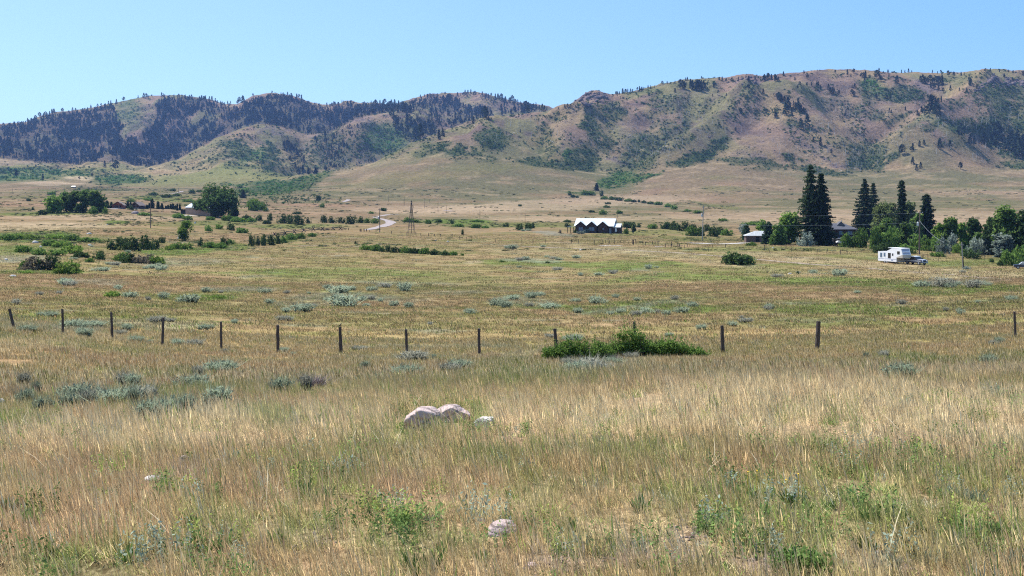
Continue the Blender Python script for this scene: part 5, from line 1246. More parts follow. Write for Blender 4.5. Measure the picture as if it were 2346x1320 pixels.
# scattered ones on the right-hand hills
uu, vv, x2, y2, z2, _ = scatter_hill(lambda u, v, x, y: sstep(.58, .72, fbm(x / 60, y / 80, 3, 68)) * .35 * sstep(1950, 2150, y), 1500, 1260, 2400, 175, 350, 35)
x = np.concatenate([x, x2]); y = np.concatenate([y, y2]); z = np.concatenate([z, z2]); n = len(x)
H = (5.5 + 11.5 * r.random(n) ** 1.3) * np.where(y > 2900, 1.0, .62)
tn = np.array([.024, .038, .030]) * (.55 + .9 * r.random(n))[:, None]
rp = np.array(rest_pts)
x = np.concatenate([x, rp[:, 0]]); y = np.concatenate([y, rp[:, 1]]); z = np.concatenate([z, rp[:, 2]]); H = np.concatenate([H, rp[:, 3]]); n = len(x); tn = np.concatenate([tn, np.repeat(np.array([[.020, .032, .024]]), len(rp), 0)])
scatter('pine_forest', np.stack([x, y, z - .4], 1), np.stack([np.zeros(n), np.zeros(n), r.random(n) * 6.28], 1), np.stack([H * (.8 + .5 * r.random(n)), H * (.8 + .5 * r.random(n)), H], 1), r.integers(0, 6, n), tn, PINES_I, M_PINEI, 'dense dark pine forest covering the far left range', 'forest')
print('forest', n)
# burnt snags
M_SNAG = leafmat('bleached_wood', (.30, .27, .25), (.62, .58, .54), .0)
sv = []
for i in range(4):
    r = gz(1200 + i); b = MB(); lean = (r.random() - .5) * .3
    b.tube((0, 0, -.05), (lean, 0, 1), .028, .010, 4, False)
    for k in range(3):
        t = .4 + .5 * r.random(); a = r.random() * 6.28
        b.tube((lean * t, 0, t), (lean * t + .12 * math.cos(a), .12 * math.sin(a), t + .08), .012, .006, 3, False)
    sv.append(b.mesh('snag_%d' % i))
def m_snag(u, v, x, y):
    m = ell(u, v, [(1490,330,60,50,0,1),(1560,260,70,40,0,.8),(1400,300,60,60,0,.35),(1910,260,60,50,40,1),(1950,310,40,30,30,1),(2000,340,60,40,0,.7),(2100,290,60,40,-30,.8),(2260,300,110,60,0,.6),(2050,230,120,50,0,.4),(1880,340,60,40,0,.4),(760,350,60,40,0,1),(820,370,40,30,0,.6),(900,310,60,30,0,.3),(1180,300,90,40,0,.3),(1700,300,120,60,0,.25),(1950,365,50,30,0,.8)])
    return m * .9
u, v, x, y, z, r = scatter_hill(m_snag, 8500, 600, 2400, 190, 400, 36); n = len(x)
H = 3.5 + 7 * r.random(n); fallen = (r.random(n) < .3) * 1.35
scatter('dead_snags', np.stack([x, y, z], 1), np.stack([np.zeros(n), fallen, r.random(n) * 6.28], 1), H, r.integers(0, 4, n), np.ones((n, 3)), sv, M_SNAG, 'bleached standing and fallen dead trunks on the burnt slopes', 'dead trees')

# low brush and weeds streaking the far meadow
def m_brush(u, v, x, y):
    g = ell(u, v, [q[:6] for q in GREENP if q[6] == 'g' and q[1] < 580])
    left = sstep(1000, 500, u)
    return np.clip(sstep(.56, .68, fbm(x / 26, y / 20, 4, 91)) * (.25 + .6 * left) + g * .7 + .015, 0, 1)
r = gz(38); n = 60000
uu = -60 + 2470 * r.random(n); vv = 432 + 145 * r.random(n) ** 1.3
x, y, z = cast(uu, vv); ok = ~np.isnan(y) & (y > 300) & (y < 1650); uu, vv, x, y, z = uu[ok], vv[ok], x[ok], y[ok], z[ok]
k = r.random(len(x)) < m_brush(uu, vv, x, y) * .5
x, y, z, uu, vv = x[k], y[k], z[k], uu[k], vv[k]; n = len(x)
tn = np.array([.085, .11, .045]) * (.6 + .8 * r.random(n))[:, None]
gr = r.random(n); tn[gr < .25] = (.15, .15, .10); tn[gr > .9] = (.05, .075, .035)
sz = (.7 + 1.5 * r.random(n) ** 2) * np.clip(y / 700, .6, 1.6)
scatter('meadow_brush', np.stack([x, y, z], 1), np.stack([np.zeros(n), np.zeros(n), r.random(n) * 6.28], 1), np.stack([sz * 1.5, sz * 1.5, sz * .42], 1), r.integers(0, 6, n), tn, scv, M_SCRUB, 'low green and grey weeds streaking the far straw meadow', 'brush')
print('brush', n)
# ------------------------------------------------------------------ materials of built things
M_POST = plain('weathered_dark_wood', (.060, .048, .045), .9, .45, 6, stretch=(4, 4, .5), bump=.01)
M_POLE = plain('pole_wood', (.13, .095, .075), .85, .3, 3, stretch=(3, 3, .3))
M_POLEG = plain('grey_pole_wood', (.30, .28, .26), .85, .3, 3, stretch=(3, 3, .3))
M_METAL = plain('galvanised_metal', (.42, .44, .46), .45, .15, 4, metal=.5)
M_DKMETAL = plain('dark_iron', (.05, .048, .05), .6, .2, 5)
M_LOG = plain('stained_log_wall', (.055, .032, .026), .8, .35, 2, stretch=(.4, .4, 6))
M_LOGR = plain('red_brown_log_wall', (.17, .055, .035), .8, .3, 2, stretch=(.4, .4, 6))
M_TRIM = plain('dark_trim', (.035, .022, .022), .7, .2, 4)
M_WROOF = plain('white_metal_roof', (.60, .63, .63), .42, .16, 1.2, stretch=(4, .25, .25))
M_OROOF = plain('dusty_metal_roof', (.40, .40, .40), .6, .2, 1.2, stretch=(4, .4, .4))
M_BROOF = plain('blue_white_metal_roof', (.26, .33, .42), .4, .08, 1.2, stretch=(6, .3, .3))
M_SROOF = plain('slate_shingles', (.085, .085, .10), .8, .25, 3)
M_BRROOF = plain('brown_shingles', (.16, .125, .11), .85, .25, 3)
M_SHED = plain('tan_metal_siding', (.33, .23, .18), .6, .1, 1.5, stretch=(6, 6, .2))
M_DARKIN = plain('dark_interior', (.012, .012, .014), .9, .1, 2)
M_WHITE = plain('white_paint', (.78, .78, .80), .5, .05, 3)
M_RVW = plain('white_fibreglass', (.80, .80, .82), .35, .05, 2)
M_RVB = plain('beige_panel', (.46, .42, .36), .5, .08, 2)
M_STRIPE = plain('grey_blue_stripe', (.30, .34, .46), .5, .05, 3)
M_RUB = plain('black_rubber', (.018, .018, .018), .85, .2, 5)
M_TRUCK = plain('dark_blue_paint', (.028, .032, .06), .3, .1, 2, spec=.6)
M_TRSIL = plain('silver_paint', (.42, .43, .46), .35, .08, 2, metal=.3)
M_CONC = plain('pale_gravel', (.40, .365, .34), .95, .15, .6)
M_ROAD = plain('pinkish_gravel_road', (.27, .225, .21), .95, .22, .5)
M_PILE = plain('grey_gravel_heap', (.23, .19, .19), .95, .3, 1.5)
def glass(name, col):
    m, nt, out = new_mat(name); b = N(nt, 'ShaderNodeBsdfPrincipled', i_Roughness=.08)
    ns = N(nt, 'ShaderNodeTexNoise', i_Scale=1.2); nt.links.new(scalec(nt, col, maprange(nt, ns.outputs[0], .6, 1.4, .3, .7)), b.inputs['Base Color'])
    b.inputs['Specular IOR Level'].default_value = .8; nt.links.new(b.outputs[0], out.inputs[0]); return m
M_GLASS = glass('window_glass', (.10, .16, .24)); M_GLASSD = glass('dark_window_glass', (.02, .022, .026))
M_LAMP = plain('lamp_lens', (.75, .75, .75), .15, .02, 2)
M_BIRD = plain('black_feathers', (.012, .012, .015), .6, .2, 20)

# ------------------------------------------------------------------ old fence row with its posts
def post_mesh(seed, h, r0, square=False):
    r = gz(seed); n = 9; V = []; Fc = []; rings = 9
    for k in range(rings):
        t = k / (rings - 1); zz = -.35 + (h + .35) * t
        ox, oy = (r.random() - .5) * .015, (r.random() - .5) * .015
        for i in range(n):
            a = 2 * math.pi * i / n
            rr = r0 * (1.06 - .14 * t) * (1 + .12 * (r.random() - .5))
            if square: rr *= 1 / max(abs(math.cos(a)), abs(math.sin(a))) ** .7 * .92
            V.append((ox + rr * math.cos(a), oy + rr * math.sin(a), zz + (r.random() - .5) * (.03 if k == rings - 1 else 0)))
    for k in range(rings - 1):
        for i in range(n): Fc.append((k*n+i, k*n+(i+1) % n, (k+1)*n+(i+1) % n, (k+1)*n+i))
    Fc.append(tuple(range((rings-1)*n, rings*n)))
    me = bpy.data.meshes.new('fence_post'); me.from_pydata(V, [], Fc); me.update(); me.materials.append(M_POST); return me
frow = [ # u top, v top, u base, v base, width px, label
    (21, 707, 32, 752, 5.5, 'dark wooden fence post leaning left, first of the row at the left edge'),
    (143, 708, 144, 768, 4.6, 'thin upright dark fence post, second from the left of the row'),
    (255, 716, 257, 778, 5.0, 'dark fence post standing in grey sage, third from the left'),
    (374, 728, 372, 792, 5.0, 'slightly slanting dark fence post, fourth from the left'),
    (506, 737, 507, 801, 4.6, 'upright dark fence post, fifth from the left'),
    (636, 745, 637, 810, 6.2, 'thick dark fence post just left of the one with the bird'),
    (779, 749, 781, 811, 6.4, 'grey-brown fence post with a small bird perched on top'),
    (930, 754, 932, 809, 5.4, 'rough dark fence post above a sagebrush, right of the bird post'),
    (1097, 753, 1098, 814, 5.6, 'dark fence post standing alone between sagebrush and green thicket'),
    (1271, 753, 1275, 806, 6.6, 'dark fence post rising from the left end of the green thicket'),
    (1453, 737, 1455, 797, 5.6, 'fence post half hidden behind the tallest thicket shrub'),
    (1654, 746, 1656, 809, 7.2, 'stout dark fence post right of the green thicket'),
    (1875, 736, 1872, 801, 9.0, 'thickest squared dark fence post, slightly tilted, second from the right'),
    (2324, 714, 2327, 774, 4.8, 'thin dark fence post by the right picture edge')]
for i, (ut, vt, ub, vb, wp, lb) in enumerate(frow):
    x, y, z = P1(ub, vb); s = y / F; h = (vb - vt) * s
    o = link('fence_post', post_mesh(40 + i, h, wp * s / 2 * 1.2, i == 12), None, None, (x, y, z))
    o.rotation_euler = (0, math.atan2((ut - ub), (vb - vt)), 0)
    tag(o, lb, 'fence post', 'posts of the old fence row')
    if i == 6: BX = (x + (ut - ub) * s, y, z + h, s)
# the bird
b = bmesh.new()
def bird():
    x, y, z, s = BX
    V = []; rings = [(-.075, .030, .004), (-.05, .036, .010), (-.02, .052, .026), (.01, .075, .034), (.04, .105, .030), (.062, .135, .022), (.078, .150, .021), (.092, .153, .012), (.108, .150, .003)]
    # body axis rises from tail to head; x along the heading
    n = 10; Fc = []
    for px, pz, rr in rings:
        for i in range(n):
            a = 2 * math.pi * i / n
            V.append((px * .75, math.sin(a) * rr, pz + math.cos(a) * rr * .9))
    for k in range(len(rings) - 1):
        for i in range(n): Fc.append((k*n+i, k*n+(i+1) % n, (k+1)*n+(i+1) % n, (k+1)*n+i))
    Fc.append(tuple(range(n))[::-1]); Fc.append(tuple(range((len(rings)-1)*n, len(rings)*n)))
    mb = MB(); mb.v = V; mb.f = Fc; mb.m = [0] * len(Fc)
    mb.slab([(-.05, -.012, .035), (-.13, -.018, -.012), (-.13, .018, -.012), (-.05, .012, .035)], .006)      # tail
    for sy in (-1, 1):
        mb.slab([(.02, .030 * sy, .085), (-.05, .034 * sy, .045), (-.075, .020 * sy, .028), (.0, .026 * sy, .045)], .005)   # folded wing
        mb.tube((.0, .012 * sy, .05), (.004, .012 * sy, .0), .003, .003, 4)
    mb.tube((.078, 0, .150), (.110, 0, .147), .006, .001, 5)
    o = mb.build('bird', M_BIRD, None, (x, y, z), math.pi + .35, smooth=True)
    o.scale = (-1.15 * -1, 1.15, 1.15); o.rotation_euler = (0, 0, .25)
    tag(o, 'small black bird perched on top of a fence post', 'bird')
bird()

# ------------------------------------------------------------------ farther wire-fence posts and gates
def thin_post(ox, oy, k, L, ph='thin weathered fence post'):
    for X, Y0, Y1, W in L:
        u = ox + X / k; v = oy + Y1 / k; x, y, z = P1(u, v); s = y / F; h = (Y1 - Y0) / k * s
        o = MB().path([(0, 0, -.3), (.01, 0, h * .5), (0, 0, h)], [W * s / 2] * 3, 6).build('fence_post', M_POST, None, (x, y, z))
        auto(o, ph, u, v, 'fence post', 'posts of the wire fence along the pasture track')
thin_post(1140, 420, 5.0775, [(275,640,700,.9),(412,655,700,1.6),(558,650,700,.9),(1253,660,690,1.4),(1300,665,705,1.6),(1365,670,705,.9),(1398,665,705,.9),(1428,665,705,.9),(1470,655,705,1.4),(1520,670,710,.9),(1580,655,715,2.4),(1607,650,690,1.6),(1690,665,720,1.5),(1718,680,722,1.5),(1760,680,720,.9),(1800,672,712,1.5),(1840,680,720,.9),(1866,672,722,1.8)])
thin_post(1500, 380, 5.0775, [(38,878,925,1.8),(125,905,945,1.3),(197,882,930,1.7),(267,895,935,1.4),(285,905,940,2.2),(345,925,960,1.0),(378,900,945,1.5),(400,905,940,.9),(625,945,1000,.8),(672,920,950,.9),(823,915,950,1.6),(865,930,970,1.0),(1275,920,985,1.5),(1335,975,1010,.8),(1590,960,1000,.9),(1735,955,990,1.5),(1890,970,1000,1.2),(2010,960,1000,1.2)])
thin_post(760, 430, 5.0775, [(130,470,495,1.2),(155,470,495,1.2),(195,472,495,1.4),(330,478,512,2.2),(342,478,512,1.8),(376,476,512,2.2),(404,480,510,2.0),(440,492,515,1.0),(515,492,515,1.4),(693,505,535,1.6),(1035,530,560,1.2),(1128,530,562,1.8),(1198,540,565,1.8),(1265,540,570,1.1),(1400,550,580,1.6),(1490,560,612,1.6),(1570,575,605,1.0),(1630,580,610,1.0),(1770,580,630,.9),(1902,590,630,1.0)])
thin_post(2066, 390, 5.08, [(515,1000,1045,1.0),(960,980,1060,.9),(345,905,955,.9),(430,1010,1040,.9)])
thin_post(1800, 370, 6, [(435,1210,1250,.9),(1215,1240,1290,.9),(560,1230,1260,.8)])
def gate(u0, u1, v0, v1, label, rails=1, mid=1):
    x0, y0, z0 = P1(u0, v1); s = y0 / F; W = (u1 - u0) * s; H = (v1 - v0) * s
    t = empty('field_gate', (x0, y0, z0), 0, label, 'gate')
    for k in (0, 1): MB().tube((W * k, 0, -.3), (W * k, 0, H), .09, .085, 7).build('post', M_POST, t)
    b = MB()
    for k in range(rails): b.tube((.09, 0, H * (.96 - .42 * k)), (W - .09, 0, H * (.96 - .42 * k)), .05, .05, 6)
    b.build('rail', M_POST, t)
    if mid:
        b = MB()
        for k in range(mid): b.tube((W * (k + 1) / (mid + 1), 0, .05), (W * (k + 1) / (mid + 1), 0, H * .85), .025, .025, 5)
        b.build('stay', M_POST, t)
gate(1309.5, 1325, 548.5, 558, 'short timber gate panel left of the field entrance below the white-roofed house', 1, 3)
gate(1361.5, 1381, 550, 560, 'timber gate panel right of the field entrance', 1, 1)
gate(1393, 1407, 545, 560, 'taller fence brace with thick post right of the entrance', 1, 1)
gate(1449, 1457, 549, 560, 'braced corner frame of the wire fence', 1, 0)
gate(1524.5, 1538, 559, 567, 'low gate frame right of the corner frame', 1, 1)
gate(1925.3, 1940.5, 573, 583, 'square timber frame in the grass left of the camper', 1, 0)
gate(2114.5, 2126, 583, 594, 'dark goalpost-shaped timber frame right of the pickup', 1, 0)
gate(932, 953, 532, 542, 'low pale rail panel at the windmill foot', 2, 4)
gate(2335, 2352, 560.5, 566, 'white strand fence before the trees at the right edge', 1, 1)

# crossed-rail fence
def jack_fence():
    pts = [(629, 541.5, 1.0), (654, 540, 1.15), (674, 536, 1.1), (696, 532, 1.0), (718, 530, 1.35), (739, 529, 1.1), (749, 527.5, .6), (763, 527.5, .9), (780, 527.5, 1.0)]
    x0, y0, z0 = P1(705, 534); t = empty('crossed_rail_fence', (x0, y0, z0), 0, 'dark zigzag fence of crossed poles and rails beside the gravel road', 'fence')
    tops = []
    for i, (u, v, k) in enumerate(pts):
        x, y, z = P1(u, v); x -= x0; z -= z0; yy = y - y0; h = 1.25 * k * 1.1
        b = MB(); b.tube((x - .8, yy - .5, z - .1), (x + .5, yy + .4, z + h * 1.1), .16, .14, 6); b.tube((x + .8, yy + .5, z - .1), (x - .5, yy - .4, z + h * 1.1), .16, .14, 6)
        b.build('trestle', M_POST, t); tops.append((x, yy, z + h * .82, z + h * .38))
    for a, c in zip(tops[:-1], tops[1:]):
        MB().tube((a[0] - .3, a[1], a[2]), (c[0] + .3, c[1], c[2]), .13, .11, 6).build('rail', M_POST, t)
        MB().tube((a[0] - .3, a[1] - .1, a[3]), (c[0] + .3, c[1] - .1, c[3]), .12, .10, 6).build('rail', M_POST, t)
jack_fence()

# ------------------------------------------------------------------ utility poles
def pole(u, v0, v1, wpx, label, lean=0.0, arm=0, trans=0, grp=None, mat=None, uu=None):
    x, y, z = P1(u, v1); s = y / F; H = (v1 - v0) * s; r0 = max(.09, wpx * s / 2)
    t = empty('utility_pole', (x, y, z), 0, label, 'utility pole', grp); t.rotation_euler = (0, lean, 0)
    MB().tube((0, 0, -.5), (0, 0, H), r0 * 1.1, r0 * .8, 8).build('pole', mat or M_POLE, t)
    if arm:
        MB().box(-arm, arm, -.07 - r0, -r0 + .02, H - .55, H - .40).build('crossarm', mat or M_POLE, t)
        for k in (-.85, 0, .85): MB().tube((arm * k, -r0 - .02, H - .40), (arm * k, -r0 - .02, H - .18), .05, .035, 6).build('insulator', M_WHITE, t)
    if trans:
        zt = H - trans; MB().tube((-r0 - .30, -.05, zt - .95), (-r0 - .30, -.05, zt), .30, .30, 12).tube((-r0 - .30, -.05, zt), (-r0 - .30, -.05, zt + .12), .30, .14, 12).build('transformer', M_METAL, t)
    return t
pole(870, 477.5, 532.5, 2.0, 'dark utility pole with a transformer beside the bend of the gravel road', 0, .7, 3.6)
pole(345, 457, 523, 1.9, 'bare dark utility pole in the left meadow below the row of young trees')
pole(311.5, 440, 488.5, 1.3, 'utility pole rising from the gravel heap in front of the cabins', 0, .6)
pole(128, 433, 452, 1.1, 'short utility pole behind the left grove')
tp = pole(1609, 470, 549, 2.2, 'slightly leaning grey utility pole with transformer, left of the farm trees', .035, 0, 3.3, mat=M_POLEG)
tp2 = pole(2106, 484, 583, 3.2, 'tall brown utility pole with transformer, wires and guys behind the pickup', .015, .8, 3.0)
for (u, v0, v1, lb) in [(890.6, 447, 463, 'first of the far line of poles left of the windmill head'), (926, 449, 472, 'far pole just left of the windmill'), (973, 454, 477, 'far pole right of the windmill'), (1003.5, 460, 487, 'second far pole right of the windmill, the darkest'), (1022.5, 470, 487, 'short far pole by the pale track spot'), (1099.5, 479, 501, 'far pole in the open straw meadow'),
                        (1203, 489, 517, 'thin pole behind the dark shrubs left of the white-roofed house'), (28, 431, 440, 'tiny pole at the far left of the valley'), (983.5, 456, 464, 'tiny distant pole above the meadow'), (1415, 484, 500, 'thin pole behind the white-roofed house'), (409, 430, 441, 'tiny pole above the valley track')]:
    pole(u, v0, v1, .75, lb)
# service wires
def wire(p, q, sag, label, name='overhead_wire', r=.018):
    p = np.array(p); q = np.array(q); pts = []
    for i in range(17):
        t = i / 16; w_ = p * (1 - t) + q * t; w_[2] -= sag * 4 * t * (1 - t); pts.append(tuple(w_ - p))
    o = MB().path(pts, [r] * 17, 5).build(name, M_METAL, None, tuple(p)); return tag(o, label, 'wire', 'wires of the farm pole line')
x, y, z = P1(2106, 583); s = y / F
top = (x + .1, y, z + 95 * s); low = (x, y, z + 73 * s)
xl, yl, zl = at(1590, 300)
wire(top, (xl, yl + 4, top[2] - .8), .5, 'upper overhead wire crossing the dark spruces', r=.013)
wire(low, (xl, yl + 4, low[2] - .6), .6, 'lower overhead wire crossing the dark spruces and house roof', r=.013)
gx, gy, gz_ = at(2162, 275); wire((low[0], low[1], low[2] + .6), (gx, gy, gz_ + 4.2), .7, 'slack service wire dropping from the pole into the trees', r=.02)
x2, y2, z2 = P1(2106, 583); wire((x2, y2, z2 + 8), tuple(at(2075, y2 + 8)), .1, 'guy wire left of the tall brown pole', 'guy_wire')
# twin posts in the grass
t = empty('twin_posts', P1(2205, 612), 0, 'pair of tall weathered wooden posts standing close together right of the camper', 'posts'); s = P1(2205, 612)[1] / F
MB().tube((.1, 0, -.3), (-.15, 0, 57 * s), .13, .10, 8).build('post', M_POLEG, t)
MB().tube((.15, -.25, -.3), (.02, -.2, 22 * s), .13, .12, 8).build('post', M_POST, t)
MB().box(-.75, .25, -.1, .05, 50 * s, 50 * s + .15).build('crossbar', M_POLEG, t)

# ------------------------------------------------------------------ windmill tower
def windmill():
    x, y, z = P1(942.5, 535); s = y / F; H = 75 * s; r0 = 9.2 * s
    t = empty('windmill', (x, y, z), R(14), 'tall dark lattice windmill tower with tail vane and no wheel in the meadow', 'windmill')
    def rad(k): return r0 * (1 - k) ** 1.15 + .22
    cs = [(1, 1), (-1, 1), (-1, -1), (1, -1)]
    for cx, cy in cs:
        pts = [(cx * rad(k) * .72, cy * rad(k) * .72, H * .94 * k) for k in np.linspace(0, 1, 7)]
        MB().path(pts, [.075] * 7, 5).build("leg", M_DKMETAL, t)
    b = MB()
    ks = [.12, .26, .42, .58, .74, .86]
    for j, k in enumerate(ks):
        q = rad(k) * .72
        for a in range(4):
            p0 = cs[a]; p1 = cs[(a + 1) % 4]
            b.tube((p0[0]*q, p0[1]*q, H*.94*k), (p1[0]*q, p1[1]*q, H*.94*k), .042, .042, 4)
            if j + 1 < len(ks):
                q2 = rad(ks[j+1]) * .72; b.tube((p0[0]*q, p0[1]*q, H*.94*k), (p1[0]*q2, p1[1]*q2, H*.94*ks[j+1]), .022, .022, 4)
    b.build('braces', M_DKMETAL, t)
    MB().box(-.85, .85, -.85, .85, H * .715, H * .715 + .09).build('platform', M_DKMETAL, t)
    MB().tube((0, 0, 0), (0, 0, H * .97), .11, .09, 7).build('pump_rod', M_DKMETAL, t)
    MB().box(-.22, .22, -.4, .4, H * .955, H * .955 + .42).tube((0, 0, H * .97), (0, 0, H + .25), .16, .05, 7).build('gearbox', M_DKMETAL, t)
    b = MB().tube((0, .2, H * .975), (.75, .5, H * .93), .05, .04, 5)
    b.prism([(.55, H * .86), (.80, H * .865), (.95, H * .80), (.90, H * .78), (.70, H * .80)], 'y', .45, .50); b.build('tail_vane', M_DKMETAL, t)
    return t
windmill()

# ------------------------------------------------------------------ roads and hard ground
def ribbon(name, pts, label, mat, lift=.06, sub=10):
    """pts: (u, v, half-width m); laid on the terrain and cut to its surface"""
    P = []
    for (u, v, wv) in pts:
        x, y, z = P1(u, v); P.append((x, y, wv))
    P = np.array(P); n = len(P); T = np.linspace(0, n - 1, (n - 1) * sub + 1); i0 = np.clip(T.astype(int), 0, n - 2); f = (T - i0)[:, None]
    Pm = np.vstack([P[0] * 2 - P[1], P, P[-1] * 2 - P[-2]])
    a, b_, c, d = Pm[i0], Pm[i0 + 1], Pm[i0 + 2], Pm[i0 + 3]
    C = .5 * ((2 * b_) + (-a + c) * f + (2*a - 5*b_ + 4*c - d) * f**2 + (-a + 3*b_ - 3*c + d) * f**3)
    D = np.gradient(C[:, :2], axis=0); D /= np.linalg.norm(D, axis=1)[:, None] + 1e-9
    Nn = np.stack([-D[:, 1], D[:, 0]], 1); K = 7; rows = []
    for k in range(K):
        q = (k / (K - 1) - .5) * 2
        xy = C[:, :2] + Nn * (C[:, 2:3] * q * (1 + .12 * np.sin(T * 3.1 + k)[:, None])); rows.append(xy)
    G = np.stack(rows, 1); X = G[..., 0].ravel(); Y = G[..., 1].ravel(); Z = zfun(X, Y) + lift
    m = len(T); ii = np.arange(m * K).reshape(m, K); q = np.stack([ii[:-1, :-1], ii[:-1, 1:], ii[1:, 1:], ii[1:, :-1]], -1).reshape(-1, 4)
    o = link(name, mesh_np(name, np.stack([X, Y, Z], 1), q.ravel(), np.full(len(q), 4), True), mat); return tag(o, label, None, None, 'structure')
ribbon('road', [(840, 527, 1.6), (855, 524, 2.0), (870, 520.5, 2.2), (884, 516.5, 2.6), (895, 511.5, 2.7), (893, 507.5, 2.4), (882, 504, 2.1), (868, 501, 1.8), (857, 498, 1.5)], 'curving pinkish gravel road by the utility pole', M_ROAD, .10)
ribbon('road', [(857, 496.5, 1.8), (880, 494, 1.5), (912, 491.5, 1.2)], 'side track leaving the gravel road', M_ROAD, .10)
ribbon('road', [(786, 463, 1.6), (795, 460, 2.2), (799, 457.5, 2.4)], 'distant bend of the gravel road', M_ROAD, .25)
ribbon('road', [(362, 445, 1.2), (395, 444, 1.2), (410, 441, 1.6), (418, 438, 2)], 'pale track in the left valley', M_ROAD, .25)
ribbon('road', [(1018, 483, 2.5), (1040, 484.5, 2)], 'pale track spot in the far meadow', M_ROAD, .25)
ribbon('driveway', [(1593, 557, 2.8), (1615, 558.5, 2.6), (1650, 559.5, 2.0), (1690, 558, 1.8), (1713, 556.5, 1.8)], 'nearly white gravel drive leading to the low outbuilding', M_CONC, .08)
ribbon('driveway', [(1372, 563.5, 1.6), (1400, 564, 1.3), (1425, 563.5, 1.0)], 'pale gravel patch at the field entrance', M_CONC, .08)
ribbon('driveway', [(1500, 566, 1.0), (1520, 566, .8)], 'pale gravel patch by the low gate frame', M_CONC, .08)
ribbon('driveway', [(415, 493, 3.0), (440, 494.5, 3.0), (455, 496, 2.0)], 'bare gravel yard in front of the shed', M_CONC, .12)
ribbon('driveway', [(248, 479, 1.6), (275, 479, 1.6), (320, 479.5, 1.4)], 'pale gravel strip before the cabins', M_CONC, .12)
ribbon('track', [(1145, 562, 1.2), (1300, 569, 1.3), (1450, 574, 1.3), (1600, 583, 1.3), (1750, 596, 1.2), (1860, 606, 1.2), (1990, 615, 1.1), (2150, 628, 1.0), (2346, 642, 1.0)], 'faint pale wheel track crossing the meadow in front of the farm', plain('dry_track', (.25, .195, .14), .95, .3, 1), .03, 14)
mb = MB()
def pile(u, v, wp, hp, label):
    x, y, z = P1(u, v); s = y / F
    o = link('gravel_heap', rock_mesh('gravel_heap', (wp * s, wp * s * .7, hp * s * 1.5), 61, sub=3), M_PILE, None, (x, y, z)); tag(o, label, 'gravel heap')
pile(309, 490, 19, 7, 'grey gravel heap around a pole before the cabins')

# ------------------------------------------------------------------ buildings
def wallbox(b, x0, x1, y0, y1, z1, z0=-1.0): b.box(x0, x1, y0, y1, z0, z1)
def win(parent, x0, x1, y, z0, z1, bars=1, gl=None, fr=None, side='-y'):
    """window in a wall facing -y (local): frame with sill and muntins, pane as a sub-part"""
    f = MB(); t = .08
    f.box(x0 - t, x1 + t, y - .06, y + .02, z1, z1 + t); f.box(x0 - t, x1 + t, y - .10, y + .02, z0 - t, z0); f.box(x0 - t, x0, y - .06, y + .02, z0, z1); f.box(x1, x1 + t, y - .06, y + .02, z0, z1)
    for k in range(bars): xm = x0 + (x1 - x0) * (k + 1) / (bars + 1); f.box(xm - .03, xm + .03, y - .05, y + .02, z0, z1)
    fo = f.build('window', fr or M_TRIM, parent)
    MB().box(x0, x1, y - .02, y + .03, z0, z1).build('pane', gl or M_GLASS, fo)
    return fo
